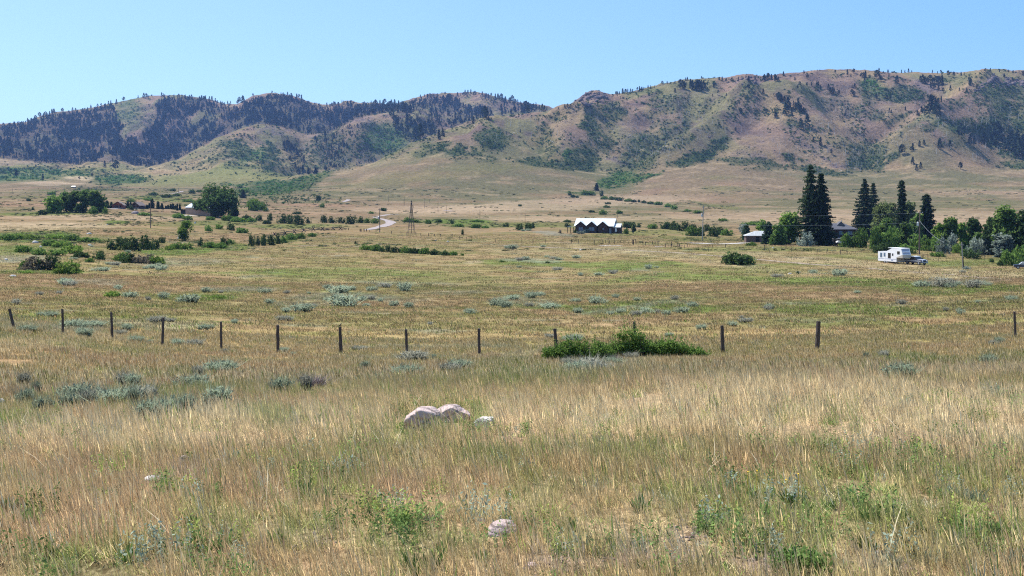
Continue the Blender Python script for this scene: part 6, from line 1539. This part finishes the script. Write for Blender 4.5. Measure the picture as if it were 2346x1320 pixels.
def house_white():
    x, y, z = P1(1361, 534); s = y / F
    t = empty('house', (x, y, z), R(-16), 'dark log house with bright white metal roof and three front gables', 'house')
    W = 15.6; L = -W / 2; D = 8.6; h = 3.0; rise = 2.75; ov = .5
    b = MB(); b.box(L, L + W, 0, D, -1, h)
    b.prism([(0, h), (D, h), (D / 2, h + rise)], 'x', L + .02, L + W - .02); b.build('wall', M_LOG, t)
    # main roof, two slabs
    b = MB(); yo = -ov; k = rise / (D / 2)
    b.slab([(L - ov, yo, h + k * yo + .12), (L + W + ov, yo, h + k * yo + .12), (L + W + ov, D / 2, h + rise + .12), (L - ov, D / 2, h + rise + .12)], .12)
    b.slab([(L - ov, D / 2, h + rise + .12), (L + W + ov, D / 2, h + rise + .12), (L + W + ov, D - yo, h + k * yo + .12), (L - ov, D - yo, h + k * yo + .12)], .12)
    roof = b.build('roof', M_WROOF, t)
    MB().tube((L + 3.2, D / 2 + .6, h + rise - .4), (L + 3.2, D / 2 + .6, h + rise + .7), .12, .12, 8).build('chimney', M_DKMETAL, roof)
    for cx in (L + 2.6, L + 7.1, L + 11.7):
        hw = 2.25; pk = 1.72
        b = MB(); b.box(cx - hw + .3, cx + hw - .3, -1.3, .02, -1, h - .05); b.prism([(cx - hw + .1, h - .05), (cx + hw - .1, h - .05), (cx, h + pk - .12)], 'y', -1.3, -.02)
        gw = b.build('gable_wall', M_LOG, t)
        b = MB(); yb = (h + pk - h) / k + .3
        b.slab([(cx - hw - .1, -1.75, h - .12), (cx, -1.75, h + pk + .06), (cx, yb, h + pk + .06), (cx - hw - .1, .1, h - .12)], .1)
        b.slab([(cx, -1.75, h + pk + .06), (cx + hw + .1, -1.75, h - .12), (cx + hw + .1, .1, h - .12), (cx, yb, h + pk + .06)], .1)
        b.build('gable_roof', M_WROOF, t)
        b = MB(); 
        for sg in (-1, 1): b.slab([(cx + sg * (hw + .1), -1.78, h - .14), (cx, -1.78, h + pk + .03), (cx, -1.78, h + pk - .22), (cx + sg * (hw - .25), -1.78, h - .16)], .04 * sg)
        b.build('bargeboard', M_TRIM, t)
    for cx, gw_ in ((L + 2.6, .95), (L + 7.1, 1.1)):
        win(t, cx - gw_, cx - .08, -1.31, .9, 2.35, 0); win(t, cx + .08, cx + gw_, -1.31, .9, 2.35, 0)
    win(t, L + 11.5, L + 12.2, -1.31, 1.4, 2.1, 0)
    # right-hand lower wing
    b = MB(); b.box(L + W + .02, L + W + 2.9, .2, 4.6, -1, 2.45); b.prism([(.2, 2.45), (4.6, 2.45), (2.4, 3.7)], 'x', L + W + .05, L + W + 2.85); b.build('wing_wall', M_LOG, t)
    b = MB(); b.slab([(L + W - .1, -.15, 2.42), (L + W + 3.2, -.15, 2.42), (L + W + 3.2, 2.4, 3.86), (L + W - .1, 2.4, 3.86)], .1); b.slab([(L + W - .1, 2.4, 3.86), (L + W + 3.2, 2.4, 3.86), (L + W + 3.2, 4.95, 2.42), (L + W - .1, 4.95, 2.42)], .1); b.build('wing_roof', M_WROOF, t)
    MB().box(L + W - 1.6, L + W - .7, -.06, .0, -.3, 1.95).build('door', M_GLASS, t)
    win(t, L + W + .9, L + W + 1.5, .2, .6, 2.0, 0, M_WHITE)
    # porch at the left end
    b = MB().slab([(L - 3.6, -.6, 2.45), (L - .4, -.6, 2.85), (L - .4, 5.5, 2.85), (L - 3.6, 5.5, 2.45)], .12); b.build('porch_roof', M_WROOF, t)
    for px, py in ((L - 3.2, -.4), (L - 1.9, -.4), (L - .7, -.4), (L - 3.2, 5.2)): MB().box(px - .1, px + .1, py - .1, py + .1, -1, 2.42).build('porch_post', M_TRIM, t)
    MB().box(L - 3.3, L - .5, -.3, 5.3, -1, -.02).build('deck', M_TRIM, t)
    b = MB().box(L + 11.8, L + W + 1.2, -2.4, -1.35, -1, -.15); b.build('step', M_CONC, t)
house_white()

def farmhouse():
    x, y, z = P1(1937, 562); s = y / F
    t = empty('farmhouse', (x, y + 6, z), R(8), 'dark two-storey farmhouse with slate roof between the tall spruces', 'house')
    W = 11.0; L = -W / 2 + .2; D = 8; h = 5.0; rise = 1.9
    MB().box(L, L + W, 0, D, -1, h).build('wall', M_TRIM, t)
    b = MB(); e = .5       # hipped roof
    a = [(L - e, -e, h), (L + W + e, -e, h), (L + W + e, D + e, h), (L - e, D + e, h)]; r0 = (L + 2.6, D / 2, h + rise); r1 = (L + W - 2.6, D / 2, h + rise)
    b.add(a + [r0, r1] + [(p[0], p[1], p[2] - .15) for p in a], [(0, 1, 5, 4), (1, 2, 5), (2, 3, 4, 5), (3, 0, 4), (0, 6, 7, 1), (1, 7, 8, 2), (2, 8, 9, 3), (3, 9, 6, 0), (6, 9, 8, 7)])
    rf = b.build('roof', M_SROOF, t)
    MB().prism([(L + 5.2, h + 1.2), (L + 8.2, h + 1.2), (L + 6.7, h + 2.5)], 'y', 2.2, D / 2).build('roof_gable', M_SROOF, rf)
    MB().tube((L + 7.3, 3, h + 1.5), (L + 7.3, 3, h + 2.9), .13, .13, 7).build('flue', M_METAL, rf)
    win(t, L + 5.0, L + 6.2, 0, 3.1, 4.4, 1); win(t, L + 8.0, L + 9.6, 0, 3.1, 4.4, 1); win(t, L + 2.3, L + 3.3, 0, 3.1, 4.4, 1, M_GLASSD); win(t, L + 2.5, L + 4.0, 0, .3, 1.6, 1, M_GLASSD)
    b = MB().slab([(L + 1.6, -2.6, 2.05), (L + W - .8, -2.6, 2.05), (L + W - .8, -.02, 2.5), (L + 1.6, -.02, 2.5)], .1); b.build('porch_roof', M_SROOF, t)
    MB().box(L + 1.6, L + W - .8, -2.72, -2.61, 1.82, 2.08).build('fascia', M_POLEG, t)
    for px in (L + 1.8, L + 4.6, L + 7.4, L + 9.9): MB().box(px - .08, px + .08, -2.55, -2.4, -1, 2.0).build('porch_post', M_TRIM, t)
    o = MB().prism([(-1.3, .8), (1.2, .8), (1.2, 1.35), (-.9, 1.35), (-1.3, 1.1)], 'y', -.8, .6).build('white_tank', M_WHITE, None, (x - 1.2, y + 1.6, z)); 
    for k in (-.8, .8): MB().box(k - .06, k + .06, -.3, -.1, -1, .81).build('tank_leg', M_DKMETAL, o)
    tag(o, 'small white tank on dark legs in front of the farmhouse', 'tank')
farmhouse()

def outbuilding():
    x, y, z = P1(1737, 557); s = y / F
    t = empty('outbuilding', (x, y + 9, z), R(-4), 'low log outbuilding with pale roof half hidden by trees', 'shed')
    W = 9.6; L = -2.0; h = 2.1; D = 5
    MB().box(L, L + W, 0, D, -1, h).build('wall', plain('grey_brown_logs', (.13, .085, .075), .85, .3, 2, stretch=(.4, .4, 6)), t)
    b = MB(); e = .35; a = [(L - e, -e, h), (L + W + e, -e, h), (L + W + e, D + e, h), (L - e, D + e, h)]; r0 = (L + 3.4, D / 2, h + 1.55); r1 = (L + W - 3.4, D / 2, h + 1.55)
    b.add(a + [r0, r1] + [(p[0], p[1], p[2] - .12) for p in a], [(0, 1, 5, 4), (1, 2, 5), (2, 3, 4, 5), (3, 0, 4), (0, 6, 7, 1), (1, 7, 8, 2), (2, 8, 9, 3), (3, 9, 6, 0), (6, 9, 8, 7)])
    b.build('roof', M_OROOF, t)
    MB().box(L + .35, L + .5, -.9, -.75, -1, h - .05).build('post', M_TRIM, t); MB().box(L + 3.2, L + 4.4, -.05, 0, -.4, 1.8).build('door', M_DARKIN, t)
outbuilding()

def shed():
    x, y, z = P1(425, 491); s = y / F
    t = empty('metal_shed', (x, y, z), R(-32), 'long tan metal shed with blue-white roof and open dark lean-to beside the big tree', 'shed')
    # long wall runs right and away; gable end faces left
    Lx = 20.0; D = 9.0; h = 3.9; rise = 2.2
    b = MB(); b.box(0, Lx, 0, D, -1, h); b.prism([(0, h), (D, h), (D / 2, h + rise)], 'x', .02, Lx - .02); b.build('wall', M_SHED, t)
    b = MB(); k = rise / (D / 2); e = .3
    b.slab([(-e, -e, h - k * e + .1), (Lx + e, -e, h - k * e + .1), (Lx + e, D / 2, h + rise + .1), (-e, D / 2, h + rise + .1)], .08); b.slab([(-e, D / 2, h + rise + .1), (Lx + e, D / 2, h + rise + .1), (Lx + e, D + e, h - k * e + .1), (-e, D + e, h - k * e + .1)], .08)
    b.build('roof', M_BROOF, t)
    b = MB(); b.slab([(-4.5, .3, 2.35), (-.02, .3, 2.9), (-.02, D - .2, 2.9), (-4.5, D - .2, 2.35)], .12); b.build('lean_to_roof', M_TRIM, t)
    b = MB(); b.box(-4.4, -.02, D - .5, D - .3, -1, 2.3); b.box(-4.4, -.02, .4, .5, -1, 2.3); b.build('lean_to_wall', M_DARKIN, t)
    for py in (.5, 3, 5.6, 8): MB().box(-4.5, -4.35, py - .08, py + .08, -1, 2.3).build('lean_to_post', M_TRIM, t)
    for xx in (6.0, 12.5): MB().box(xx, xx + 2.6, -.05, -.003, -.3, 2.6).build('door', M_SHED, t)
shed()

def cabin(u, v, wpx, hpx, roofmat, wallmat, label, rz):
    x, y, z = P1(u, v); s = y / F; W = wpx * s; H = hpx * s
    t = empty('cabin', (x, y, z), rz, label, 'cabin'); D = 8
    b = MB(); b.box(-W / 2, W / 2, 0, D, -1, H * .55); b.prism([(-W / 2, H * .55), (W / 2, H * .55), (0, H - .1)], 'y', .02, D - .02); b.build('wall', wallmat, t)
    b = MB(); e = .6; k = (H - H * .55) / (W / 2)
    for sg in (-1, 1):
        c4 = [(sg * (W / 2 + e), -1.0, H * .55 - k * e), (0, -1.0, H + .05), (0, D + .4, H + .05), (sg * (W / 2 + e), D + .4, H * .55 - k * e)]
        b.slab(c4, .14 * sg)
    b.build('roof', roofmat, t)
    win(t, -W * .28, -W * .12, 0, .8, 2.0, 1, M_GLASSD); win(t, W * .12, W * .28, 0, .8, 2.0, 1, M_GLASSD); MB().box(-.5, .5, -.06, -.003, -.2, 2.0).build('door', M_TRIM, t)
    for sg in (-1, 1): MB().box(sg * W * .42 - .1, sg * W * .42 + .1, -.95, -.75, -1, H * .55).build('porch_post', M_LOGR, t)
    MB().box(-W * .5, W * .5, -1.0, -.9, .25, .6).build('porch_rail', M_POLEG, t)
cabin(270, 478.5, 24, 16, M_BRROOF, M_LOGR, 'red-brown log cabin with front porch, left of the two cabins', R(10))
cabin(310, 478.5, 19, 15, M_BRROOF, M_LOG, 'dark brown gabled cabin, right of the two cabins', R(-6))
t = MB().tube((0, 0, -.5), (0, 0, 3.4), .16, .14, 7).tube((-1.2, 0, 3.3), (1.8, 0, 3.3), .12, .12, 6).build('sign_frame', M_LOGR, None, P1(272.5, 479)); tag(t, 'red timber gate frame standing in front of the left cabin', 'gate frame')
x, y, z = P1(168, 430); t = empty('cabin', (x, y, z), 0, 'tiny distant building with white roof among the valley trees', 'house', None, .6)
MB().box(-4, 4, 0, 5, -1, 2.4).build('wall', M_LOG, t); MB().slab([(-4.6, -.6, 2.3), (4.6, -.6, 2.3), (4.6, 2.6, 4.2), (-4.6, 2.6, 4.2)], .15).slab([(-4.6, 2.6, 4.2), (4.6, 2.6, 4.2), (4.6, 5.8, 2.3), (-4.6, 5.8, 2.3)], .15).build('roof', M_WROOF, t)

# ------------------------------------------------------------------ fifth-wheel camper and pickup
def wheel(parent, x, y, r, w, rim=M_TRSIL):
    a = MB().tube((x, y - w / 2, r), (x, y + w / 2, r), r, r, 20).build('wheel', M_RUB, parent)
    MB().tube((x, y - w / 2 - .015, r), (x, y - w / 2 + .04, r), r * .6, r * .6, 14).tube((x, y + w / 2 - .04, r), (x, y + w / 2 + .015, r), r * .6, r * .6, 14).build('rim', rim, a)
def camper():
    # local: +x is the heading (front), right-hand side (seen from the photo's left) is -y ... the side wall seen is at -y
    x, y, z = P1(2050, 604.5); s = y / F
    hd = math.atan2(-9.0, 4.1)
    t = empty('camper_trailer', (x + 1.25, y - .2, z), hd, 'white fifth-wheel camper trailer with raised front and beige underside', 'camper', None, (.8, 1, 1))
    Ln = 7.3; y0, y1 = -1.25, 1.25
    zf = 3.55; zr = 2.75
    body = [(-Ln, .45), (0, .45), (0, 1.45), (2.35, 1.45), (2.35, 2.15), (1.75, zf), (-1.6, zf), (-3.9, zr + .02), (-Ln, zr - .12)]
    b = MB(); b.prism([(p[0], p[1]) for p in body], 'y', y0, y1)
    b.build('body', M_RVW, t)
    MB().prism([(0.02, 1.40), (2.38, 1.40), (2.40, 2.12), (2.36, 2.16), (0.02, 1.52)], 'y', y0 - .012, y1 + .012).build('nose_panel', M_RVB, t)
    b = MB()
    for zz in (2.55, 2.95, 3.2): b.box(1.72 + .0, 1.78, y0 + .2, y1 - .2, zz, zz + .04)
    n = .6 / 1.4
    MB().slab([(2.30, y0 + .22, 2.30), (2.30, y1 - .22, 2.30), (1.83, y1 - .22, 3.40), (1.83, y0 + .22, 3.40)], -.035).build('front_window', M_STRIPE, t)
    MB().slab([(2.20, y0 + .2, 2.66), (2.20, y1 - .2, 2.66), (2.11, y1 - .2, 2.86), (2.11, y0 + .2, 2.86)], -.09).build('front_band', M_RVW, t)
    MB().box(-3.2, 2.0, y0 - .02, y1 + .02, zf - .02, zf + .06).build('roof', M_WHITE, t)
    for sy, ys in ((y1, .014), (y0, -.014)):
        a0, a1 = sorted((sy, sy + ys))
        def panel(nm, xx0, xx1, zz0, zz1, m, par=t):
            f = MB().box(xx0 - .05, xx1 + .05, a0, a1, zz0 - .05, zz1 + .05).build(nm, M_RVW, par)
            c0, c1 = sorted((sy, sy + ys * 1.8)); MB().box(xx0, xx1, c0, c1, zz0, zz1).build('pane', m, f)
        panel('window', .3, 1.3, 2.2, 2.9, M_GLASSD); panel('window', -1.7, -1.2, 1.8, 2.35, M_GLASSD); panel('window', -3.3, -2.2, 1.2, 2.4, M_GLASSD); panel('window', -5.0, -4.3, 1.5, 2.4, M_GLASS); panel('window', -6.4, -5.6, 1.3, 2.35, M_GLASS)
        MB().box(-4.95, -4.25, a0, a1, .55, 1.45).build('door', M_RVW, t)
        MB().box(-Ln + .1, -.1, a0, a1, .98, 1.06).build('stripe', M_STRIPE, t)
        MB().box(-2.1, -1.3, a0, a1, .65, .9).build('hatch', M_STRIPE, t)
    MB().box(-6.7, -.2, y0 + .1, y1 - .1, .28, .45).build('frame', M_DKMETAL, t)
    for xx in (-4.6, -3.75):
        for yy in (y0 + .12, y1 - .12): wheel(t, xx, yy, .36, .22)
    for yy in (y0 + .3, y1 - .3): MB().box(-.25, -.15, yy - .05, yy + .05, -.1, .5).build('landing_leg', M_DKMETAL, t)
    MB().tube((1.6, 0, .95), (1.6, 0, 1.42), .10, .10, 8).build('hitch', M_DKMETAL, t)
    MB().slab([(-7.3, y0 + .05, 1.25), (-7.3, y1 - .05, 1.25), (-7.34, y1 - .05, 2.4), (-7.34, y0 + .05, 2.4)], .02).build('rear_window', M_GLASSD, t)
    # front bulkhead panels below the nose
    MB().box(.0, .03, y0 + .15, -.02, .55, 1.38).box(.0, .03, .02, y1 - .15, .55, 1.38).build('storage_door', M_RVB, t)
camper()
def pickup():
    x, y, z = P1(2092, 605); s = y / F; hd = math.atan2(-7.0, 3.2)
    t = empty('pickup_truck', (x + .15, y - 1.6, z), hd, 'dark pickup truck with white cab top and silver flank, parked at the camper front', 'pickup truck')
    w = .93
    lower = [(-2.9, .45), (2.35, .45), (2.5, .6), (2.5, 1.0), (2.3, 1.12), (1.0, 1.2), (.95, 1.22), (-2.9, 1.2)]
    MB().prism(lower, 'y', -w, w).build('body', M_TRUCK, t)
    MB().prism([(-1.1, 1.22), (.95, 1.22), (.35, 1.78), (-.95, 1.80)], 'y', -w + .08, w - .08).build('cab_windows', M_GLASSD, t)
    MB().prism([(-1.0, 1.76), (.42, 1.76), (.34, 1.88), (-.95, 1.90)], 'y', -w + .05, w - .05).build('cab_roof', M_WHITE, t)
    MB().prism([(1.0, 1.16), (2.3, 1.08), (2.28, 1.15), (1.0, 1.25)], 'y', -w + .06, w - .06).build('bonnet', M_TRSIL, t)
    for sy in (-1, 1):
        a0, a1 = sorted((sy * w, sy * (w + .015))); MB().box(-2.8, 2.2, a0, a1, .72, 1.0).build('side_trim', M_TRSIL, t)
        b0, b1 = sorted((sy * (w - .1), sy * (w + .18))); MB().box(.7, .8, b0, b1, 1.25, 1.5).build('mirror', M_DKMETAL, t)
        MB().tube((2.48, sy * .68, .86), (2.56, sy * .68, .86), .17, .16, 12).build('headlight', M_LAMP, t)
        for xx in (-1.9, 1.6): wheel(t, xx, sy * (w - .1), .38, .24)
    MB().box(2.5, 2.53, -.48, .48, .72, 1.0).build('grille', M_DKMETAL, t); MB().box(2.5, 2.66, -.9, .9, .45, .62).build('bumper', M_METAL, t)
    MB().box(-2.75, -1.2, -.8, .8, 1.205, 1.23).build('bed', M_DARKIN, t)
pickup()
def car():
    x, y, z = P1(2341, 616); t = empty('parked_car', (x + .6, y, z), R(160), 'small grey vehicle cut off by the right picture edge', 'car')
    MB().prism([(-2.1, .35), (2.1, .35), (2.15, .8), (1.2, .95), (-2.1, .95)], 'y', -.85, .85).build('body', M_TRUCK, t)
    MB().prism([(-1.7, .95), (1.1, .95), (.5, 1.45), (-1.5, 1.45)], 'y', -.75, .75).build('cabin', M_TRSIL, t)
    for xx in (-1.3, 1.35):
        for yy in (-.78, .78): wheel(t, xx, yy, .33, .2)
    for yy in (-.6, .6): MB().box(2.13, 2.18, yy - .15, yy + .15, .6, .78).build('headlight', M_LAMP, t)
car()

# ------------------------------------------------------------------ trees of the farm and groves
TR_COL = {'dark': ((.024, .048, .018), (.085, .135, .045)), 'mid': ((.055, .105, .028), (.17, .25, .065)), 'bright': ((.09, .17, .03), (.23, .34, .07)), 'olive': ((.085, .115, .045), (.20, .24, .09)),
          'silver': ((.13, .17, .14), (.30, .35, .29)), 'spruce': ((.014, .028, .018), (.055, .085, .045)), 'spruce2': ((.02, .038, .02), (.07, .105, .048)), 'cotton': ((.032, .068, .02), (.12, .185, .055))}
M_TR = {k: leafmat('tree_leaves_' + k, a, b_, .36, up=.3 if k in ('spruce', 'spruce2') else .55) for k, (a, b_) in TR_COL.items()}
M_TRUNK = plain('tree_bark', (.16, .13, .11), .9, .3, 4, stretch=(4, 4, .6)); M_ASPEN = plain('aspen_bark', (.50, .48, .43), .9, .25, 4)
def broadleaf(u, v, wp, hp, kd, label, seed, trunk=.3, nb=9, ncl=420, lsize=.42, name='leafy_tree', bark=None, flat=.5, bottom=None, grp=None):
    x, y, z = P1(u, v); s = y / F; W = wp * s; H = hp * s; r = gz(seed)
    t = empty(name, (x, y, z), 0, label, 'tree', grp); bl = []; z0 = H * (trunk if bottom is None else bottom)
    for k in range(nb):
        tt = (k + r.random()) / nb; a = r.random() * 6.28
        zc = z0 + (H - z0) * (.12 + .74 * tt); env = math.sin(math.pi * min(1, .22 + .72 * tt)) ** .6
        d = W * .30 * env * (.3 + .8 * r.random())
        rr = W * (.17 + .12 * r.random())
        bl.append((math.cos(a) * d, math.sin(a) * d * .9, zc, rr, rr, min(rr * 1.1, (H - z0) * .3)))
    q = crown(bl, ncl, 9, W * .055 + .12, lsize, r, .35)
    V = q.reshape(-1, 3); lo, hi = np.percentile(V[:, 2], 2), np.percentile(V[:, 2], 99.6); V[:, 2] = np.maximum(z0 * .5 + (V[:, 2] - lo) * (H - z0 * .5) / (hi - lo), .05)
    wx = np.percentile(np.abs(V[:, 0]), 99); V[:, :2] *= (W / 2) / wx
    link('crown', quads('crown', V.reshape(-1, 4, 3)), M_TR[kd], t)
    b = MB(); tr = max(.10, W * .035)
    b.tube((0, 0, -.4), (0, 0, H * .45), tr * 1.2, tr * .8, 8); b.tube((0, 0, H * .45), (0, 0, H * .8), tr * .8, tr * .2, 7)
    for (cx, cy, cz, rr, _, _) in bl: b.tube((0, 0, min(cz * .7, H * .5)), (cx, cy, cz), tr * .45, tr * .12, 5)
    b.build('trunk', bark or M_TRUNK, t, smooth=True)
    return t
def conifer(u, v, wp, hp, kd, label, seed, taper=.85, n=34, full=1.0, name='spruce_tree', vbase=.04, grp=None, tips=True):
    x, y, z = P1(u, v); s = y / F; W = wp * s; H = hp * s; W *= 1.16; r = gz(seed); t = empty(name, (x, y, z), 0, label, 'tree', grp)
    C = []; D = []; S = []
    for lv in range(n):
        tt = (lv + .3 * r.random()) / n; zc = H * (vbase + (1 - vbase) * min(.985, tt + (r.random() - .5) * .03))
        rad = W / 2 * (1 - tt) ** taper * (.62 + .5 * r.random()) + .12
        nbr = int(6 + 5 * (1 - tt)) + 1; a0 = r.random() * 6.28
        for k in range(nbr):
            a = a0 + 6.28 * k / nbr + (r.random() - .5) * .5; L = rad * (.75 + .45 * r.random())
            m = max(3, int(L / .34))
            for j in range(m):
                f = (j + .6) / m; droop = -.30 * L * f + .18 * L * f * f
                for q in range(3):
                    C.append((math.cos(a) * L * f + (r.random() - .5) * .25, math.sin(a) * L * f + (r.random() - .5) * .25, zc + droop + (r.random() - .5) * .5)); D.append((math.cos(a) * .4, math.sin(a) * .4, .9)); S.append((.42 + .25 * r.random()) * (1 - .35 * f) * full)
    C = np.array(C); q = leaf_quads(C, np.array(S), np.array(D) * .8, 1.6, r)
    ni = int(900 * H / 18); tt_ = 1 - np.sqrt(r.random(ni)); ai = r.random(ni) * 6.28; ri = W / 2 * (1 - tt_) ** taper * .62 * r.random(ni) ** .5
    inner = leaf_quads(np.stack([np.cos(ai) * ri, np.sin(ai) * ri, H * (vbase + (1 - vbase) * tt_ * .97)], 1), .62, None, 1.3, r); q = np.concatenate([q, inner])
    tipq = leaf_quads(np.stack([np.zeros(8), np.zeros(8), H * np.linspace(.94, 1.0, 8)], 1), .22, None, 1.2, r); q = np.concatenate([q, tipq])
    link('crown', quads('crown', q), M_TR[kd], t)
    MB().tube((0, 0, -.4), (0, 0, H * .97), max(.14, W * .03), .03, 8).build('trunk', M_TRUNK, t)
    return t
conifer(1857, 562, 66, 184, 'spruce2', 'tallest dark spruce with layered drooping branches, left of the farmhouse', 1, .56, 44, 1.15)
conifer(1881, 563, 56, 165, 'spruce', 'dense dark spruce standing close right of the tallest one', 2, .52, 44, 1.35)
conifer(1981, 548, 62, 138, 'spruce', 'broad dark spruce with pointed top just right of the farmhouse roof', 3, .60, 40, 1.35)
conifer(2001, 540, 40, 124, 'spruce2', 'slimmer open spruce behind the broad one right of the farmhouse', 4, .55, 30, 1.2)
conifer(2066, 560, 27, 148, 'spruce', 'narrow columnar dark spruce between the leafy trees', 5, .33, 44, 1.3)
conifer(2123, 560, 42, 117, 'spruce', 'dark spruce with double-rounded top above the brown utility pole', 6, .36, 36, 1.35)
conifer(1761, 560, 32, 52, 'spruce', 'small dark conifer in front of the low outbuilding', 7, .4, 16, 1.1)
conifer(1710, 551, 21, 36, 'spruce2', 'small dark bushy conifer left of the outbuilding', 8, .35, 14, 1.1)
conifer(557, 454, 14, 20, 'spruce2', 'lone round juniper behind the shed tree', 9, .5, 10, 1.8, 'juniper_tree')
conifer(731, 458, 9, 10, 'spruce2', 'tiny dark juniper at the end of the creek scrub', 10, .5, 7, 1.8, 'juniper_tree')
conifer(1367, 437, 11, 18, 'spruce2', 'dark juniper at the foot of the bright aspen stand', 11, .4, 9, 2.2, 'juniper_tree')
conifer(37, 402, 8, 11, 'spruce2', 'lone small dark tree on the far left grass slope', 12, .5, 7, 2.2, 'juniper_tree')
for i, (u, v, w_, h_) in enumerate([(245,477,12,18),(255,477,9,14),(349,478,12,24),(362,479,9,18),(371,479,9,13),(391,479,5,11),(396,479,6,12),(385,479,5,9),(380,479,5,7),(402,479,4,8),(406,483,3,16),(412,482,4,13),(336,479,7,9),(293,477,7,16),(299,477,6,14),(322,478,6,12),(288,477,6,11),(342,478,6,12)]):
    o = conifer(u, v, w_, h_, 'spruce2', None, 60 + i, .55, 9, 1.35, 'young_conifer'); auto(o, 'young dark conifer', u, v, 'tree', 'young conifers in the row beside the cabins')
G = 'leafy trees of the left-hand grove'
broadleaf(125, 488, 42, 40, 'bright', 'rounded light green tree at the left end of the left grove', 21, .15, 9, 420, .5, bark=M_ASPEN, grp=G, bottom=.05)
broadleaf(152, 486, 38, 46, 'mid', 'second tree of the left grove, with pale stems', 22, .25, 9, 420, .5, bark=M_ASPEN, grp=G, bottom=.18)
broadleaf(172, 486, 34, 48, 'mid', 'dark middle tree of the left grove', 23, .25, 9, 400, .5, bark=M_ASPEN, grp=G, bottom=.2)
broadleaf(195, 487, 34, 52, 'mid', 'tallest tree of the left grove', 24, .25, 9, 420, .5, bark=M_ASPEN, grp=G, bottom=.15)
broadleaf(220, 487, 38, 50, 'mid', 'broad dark tree at the right end of the left grove', 25, .25, 9, 440, .5, bark=M_ASPEN, grp=G, bottom=.15)
broadleaf(182, 488, 22, 22, 'mid', 'small low tree at the front of the left grove', 26, .1, 5, 160, .5, bark=M_ASPEN, grp=G, bottom=.05)
broadleaf(498, 498, 84, 74, 'cotton', 'very large dark green cottonwood over the metal shed', 27, .22, 20, 900, .62, name='cottonwood_tree', bottom=.22)
broadleaf(463, 494, 44, 40, 'cotton', 'left lower limb mass of the shed cottonwood grove', 28, .3, 8, 300, .55, bottom=.6)
broadleaf(534, 498, 24, 46, 'cotton', 'smaller tree hanging at the right side of the big cottonwood', 29, .1, 8, 300, .5, bottom=.05)
broadleaf(423, 552, 32, 46, 'bright', 'young bright green tree in the left meadow', 30, .1, 10, 460, .22, bottom=.02)
broadleaf(582, 481, 32, 24, 'bright', 'light green rounded tree beyond the shed', 31, .1, 7, 260, .5, bottom=.05)
broadleaf(1451, 535, 11, 22, 'olive', 'small open tree right of the white-roofed house', 32, .3, 6, 120, .4)
broadleaf(1385, 533, 12, 20, 'olive', 'small olive tree against the third gable of the white-roofed house', 33, .2, 5, 90, .35)
broadleaf(1744, 545, 34, 40, 'bright', 'yellow-green tree behind the outbuilding', 34, .2, 8, 380, .4)
broadleaf(1784, 562, 36, 48, 'mid', 'dark leafy tree over the right end of the outbuilding', 35, .1, 8, 380, .4, bottom=.05)
broadleaf(1808, 560, 52, 72, 'bright', 'bright green bushy tree left of the tallest spruce', 36, .1, 14, 760, .4, bottom=.04)
broadleaf(1797, 545, 14, 52, 'olive', 'thin olive tree top showing behind the bright tree', 37, .3, 5, 140, .4)
broadleaf(2024, 556, 52, 90, 'olive', 'large light olive willow behind the lower shrubs', 38, .2, 14, 760, .42, bottom=.1)
broadleaf(2045, 550, 40, 84, 'olive', 'light olive willow left of the columnar spruce', 39, .2, 11, 560, .42, bottom=.1)
broadleaf(2088, 556, 38, 92, 'olive', 'pale green willow between the columnar and rounded spruces', 40, .2, 11, 560, .42, bottom=.1)
broadleaf(2103, 560, 34, 70, 'mid', 'leafy tree behind the utility pole', 41, .2, 9, 420, .42, bottom=.1)
broadleaf(2034, 566, 40, 66, 'mid', 'grey-green bushy tree below the willows', 42, .1, 9, 460, .4, bottom=.05)
broadleaf(2075, 570, 36, 60, 'mid', 'green tree in front of the columnar spruce', 43, .1, 9, 420, .4, bottom=.05)
broadleaf(2152, 575, 34, 62, 'bright', 'light green tree right of the rounded spruce', 44, .1, 8, 420, .42, bottom=.05)
broadleaf(2178, 576, 44, 76, 'mid', 'green tree behind the silver shrubs', 45, .1, 10, 560, .42, bottom=.05)
broadleaf(2203, 576, 34, 64, 'bright', 'yellowish green tree behind the twin posts', 46, .1, 8, 420, .42, bottom=.05)
broadleaf(2223, 576, 40, 74, 'dark', 'dark round-topped tree right of the twin posts', 47, .15, 9, 520, .42, bottom=.1)
broadleaf(2240, 580, 34, 46, 'mid', 'lower green tree beside the dark round one', 48, .1, 7, 300, .42, bottom=.05)
broadleaf(2276, 584, 52, 84, 'dark', 'big dark tree, left one of the right-edge clump', 49, .1, 14, 760, .42, bottom=.06)
broadleaf(2316, 588, 66, 112, 'mid', 'tallest leafy tree of the right-edge clump', 50, .1, 18, 1000, .42, bottom=.06)
broadleaf(2352, 590, 60, 104, 'dark', 'dark tree cut by the right picture edge', 51, .1, 12, 760, .42, bottom=.06)
broadleaf(2262, 584, 30, 50, 'silver', 'silvery green tree at the left foot of the right-edge clump', 52, .1, 7, 300, .4, bottom=.05)
broadleaf(2296, 590, 44, 52, 'silver', 'grey-green tree in front of the right-edge clump', 53, .1, 9, 380, .4, bottom=.05)
finish_labels()
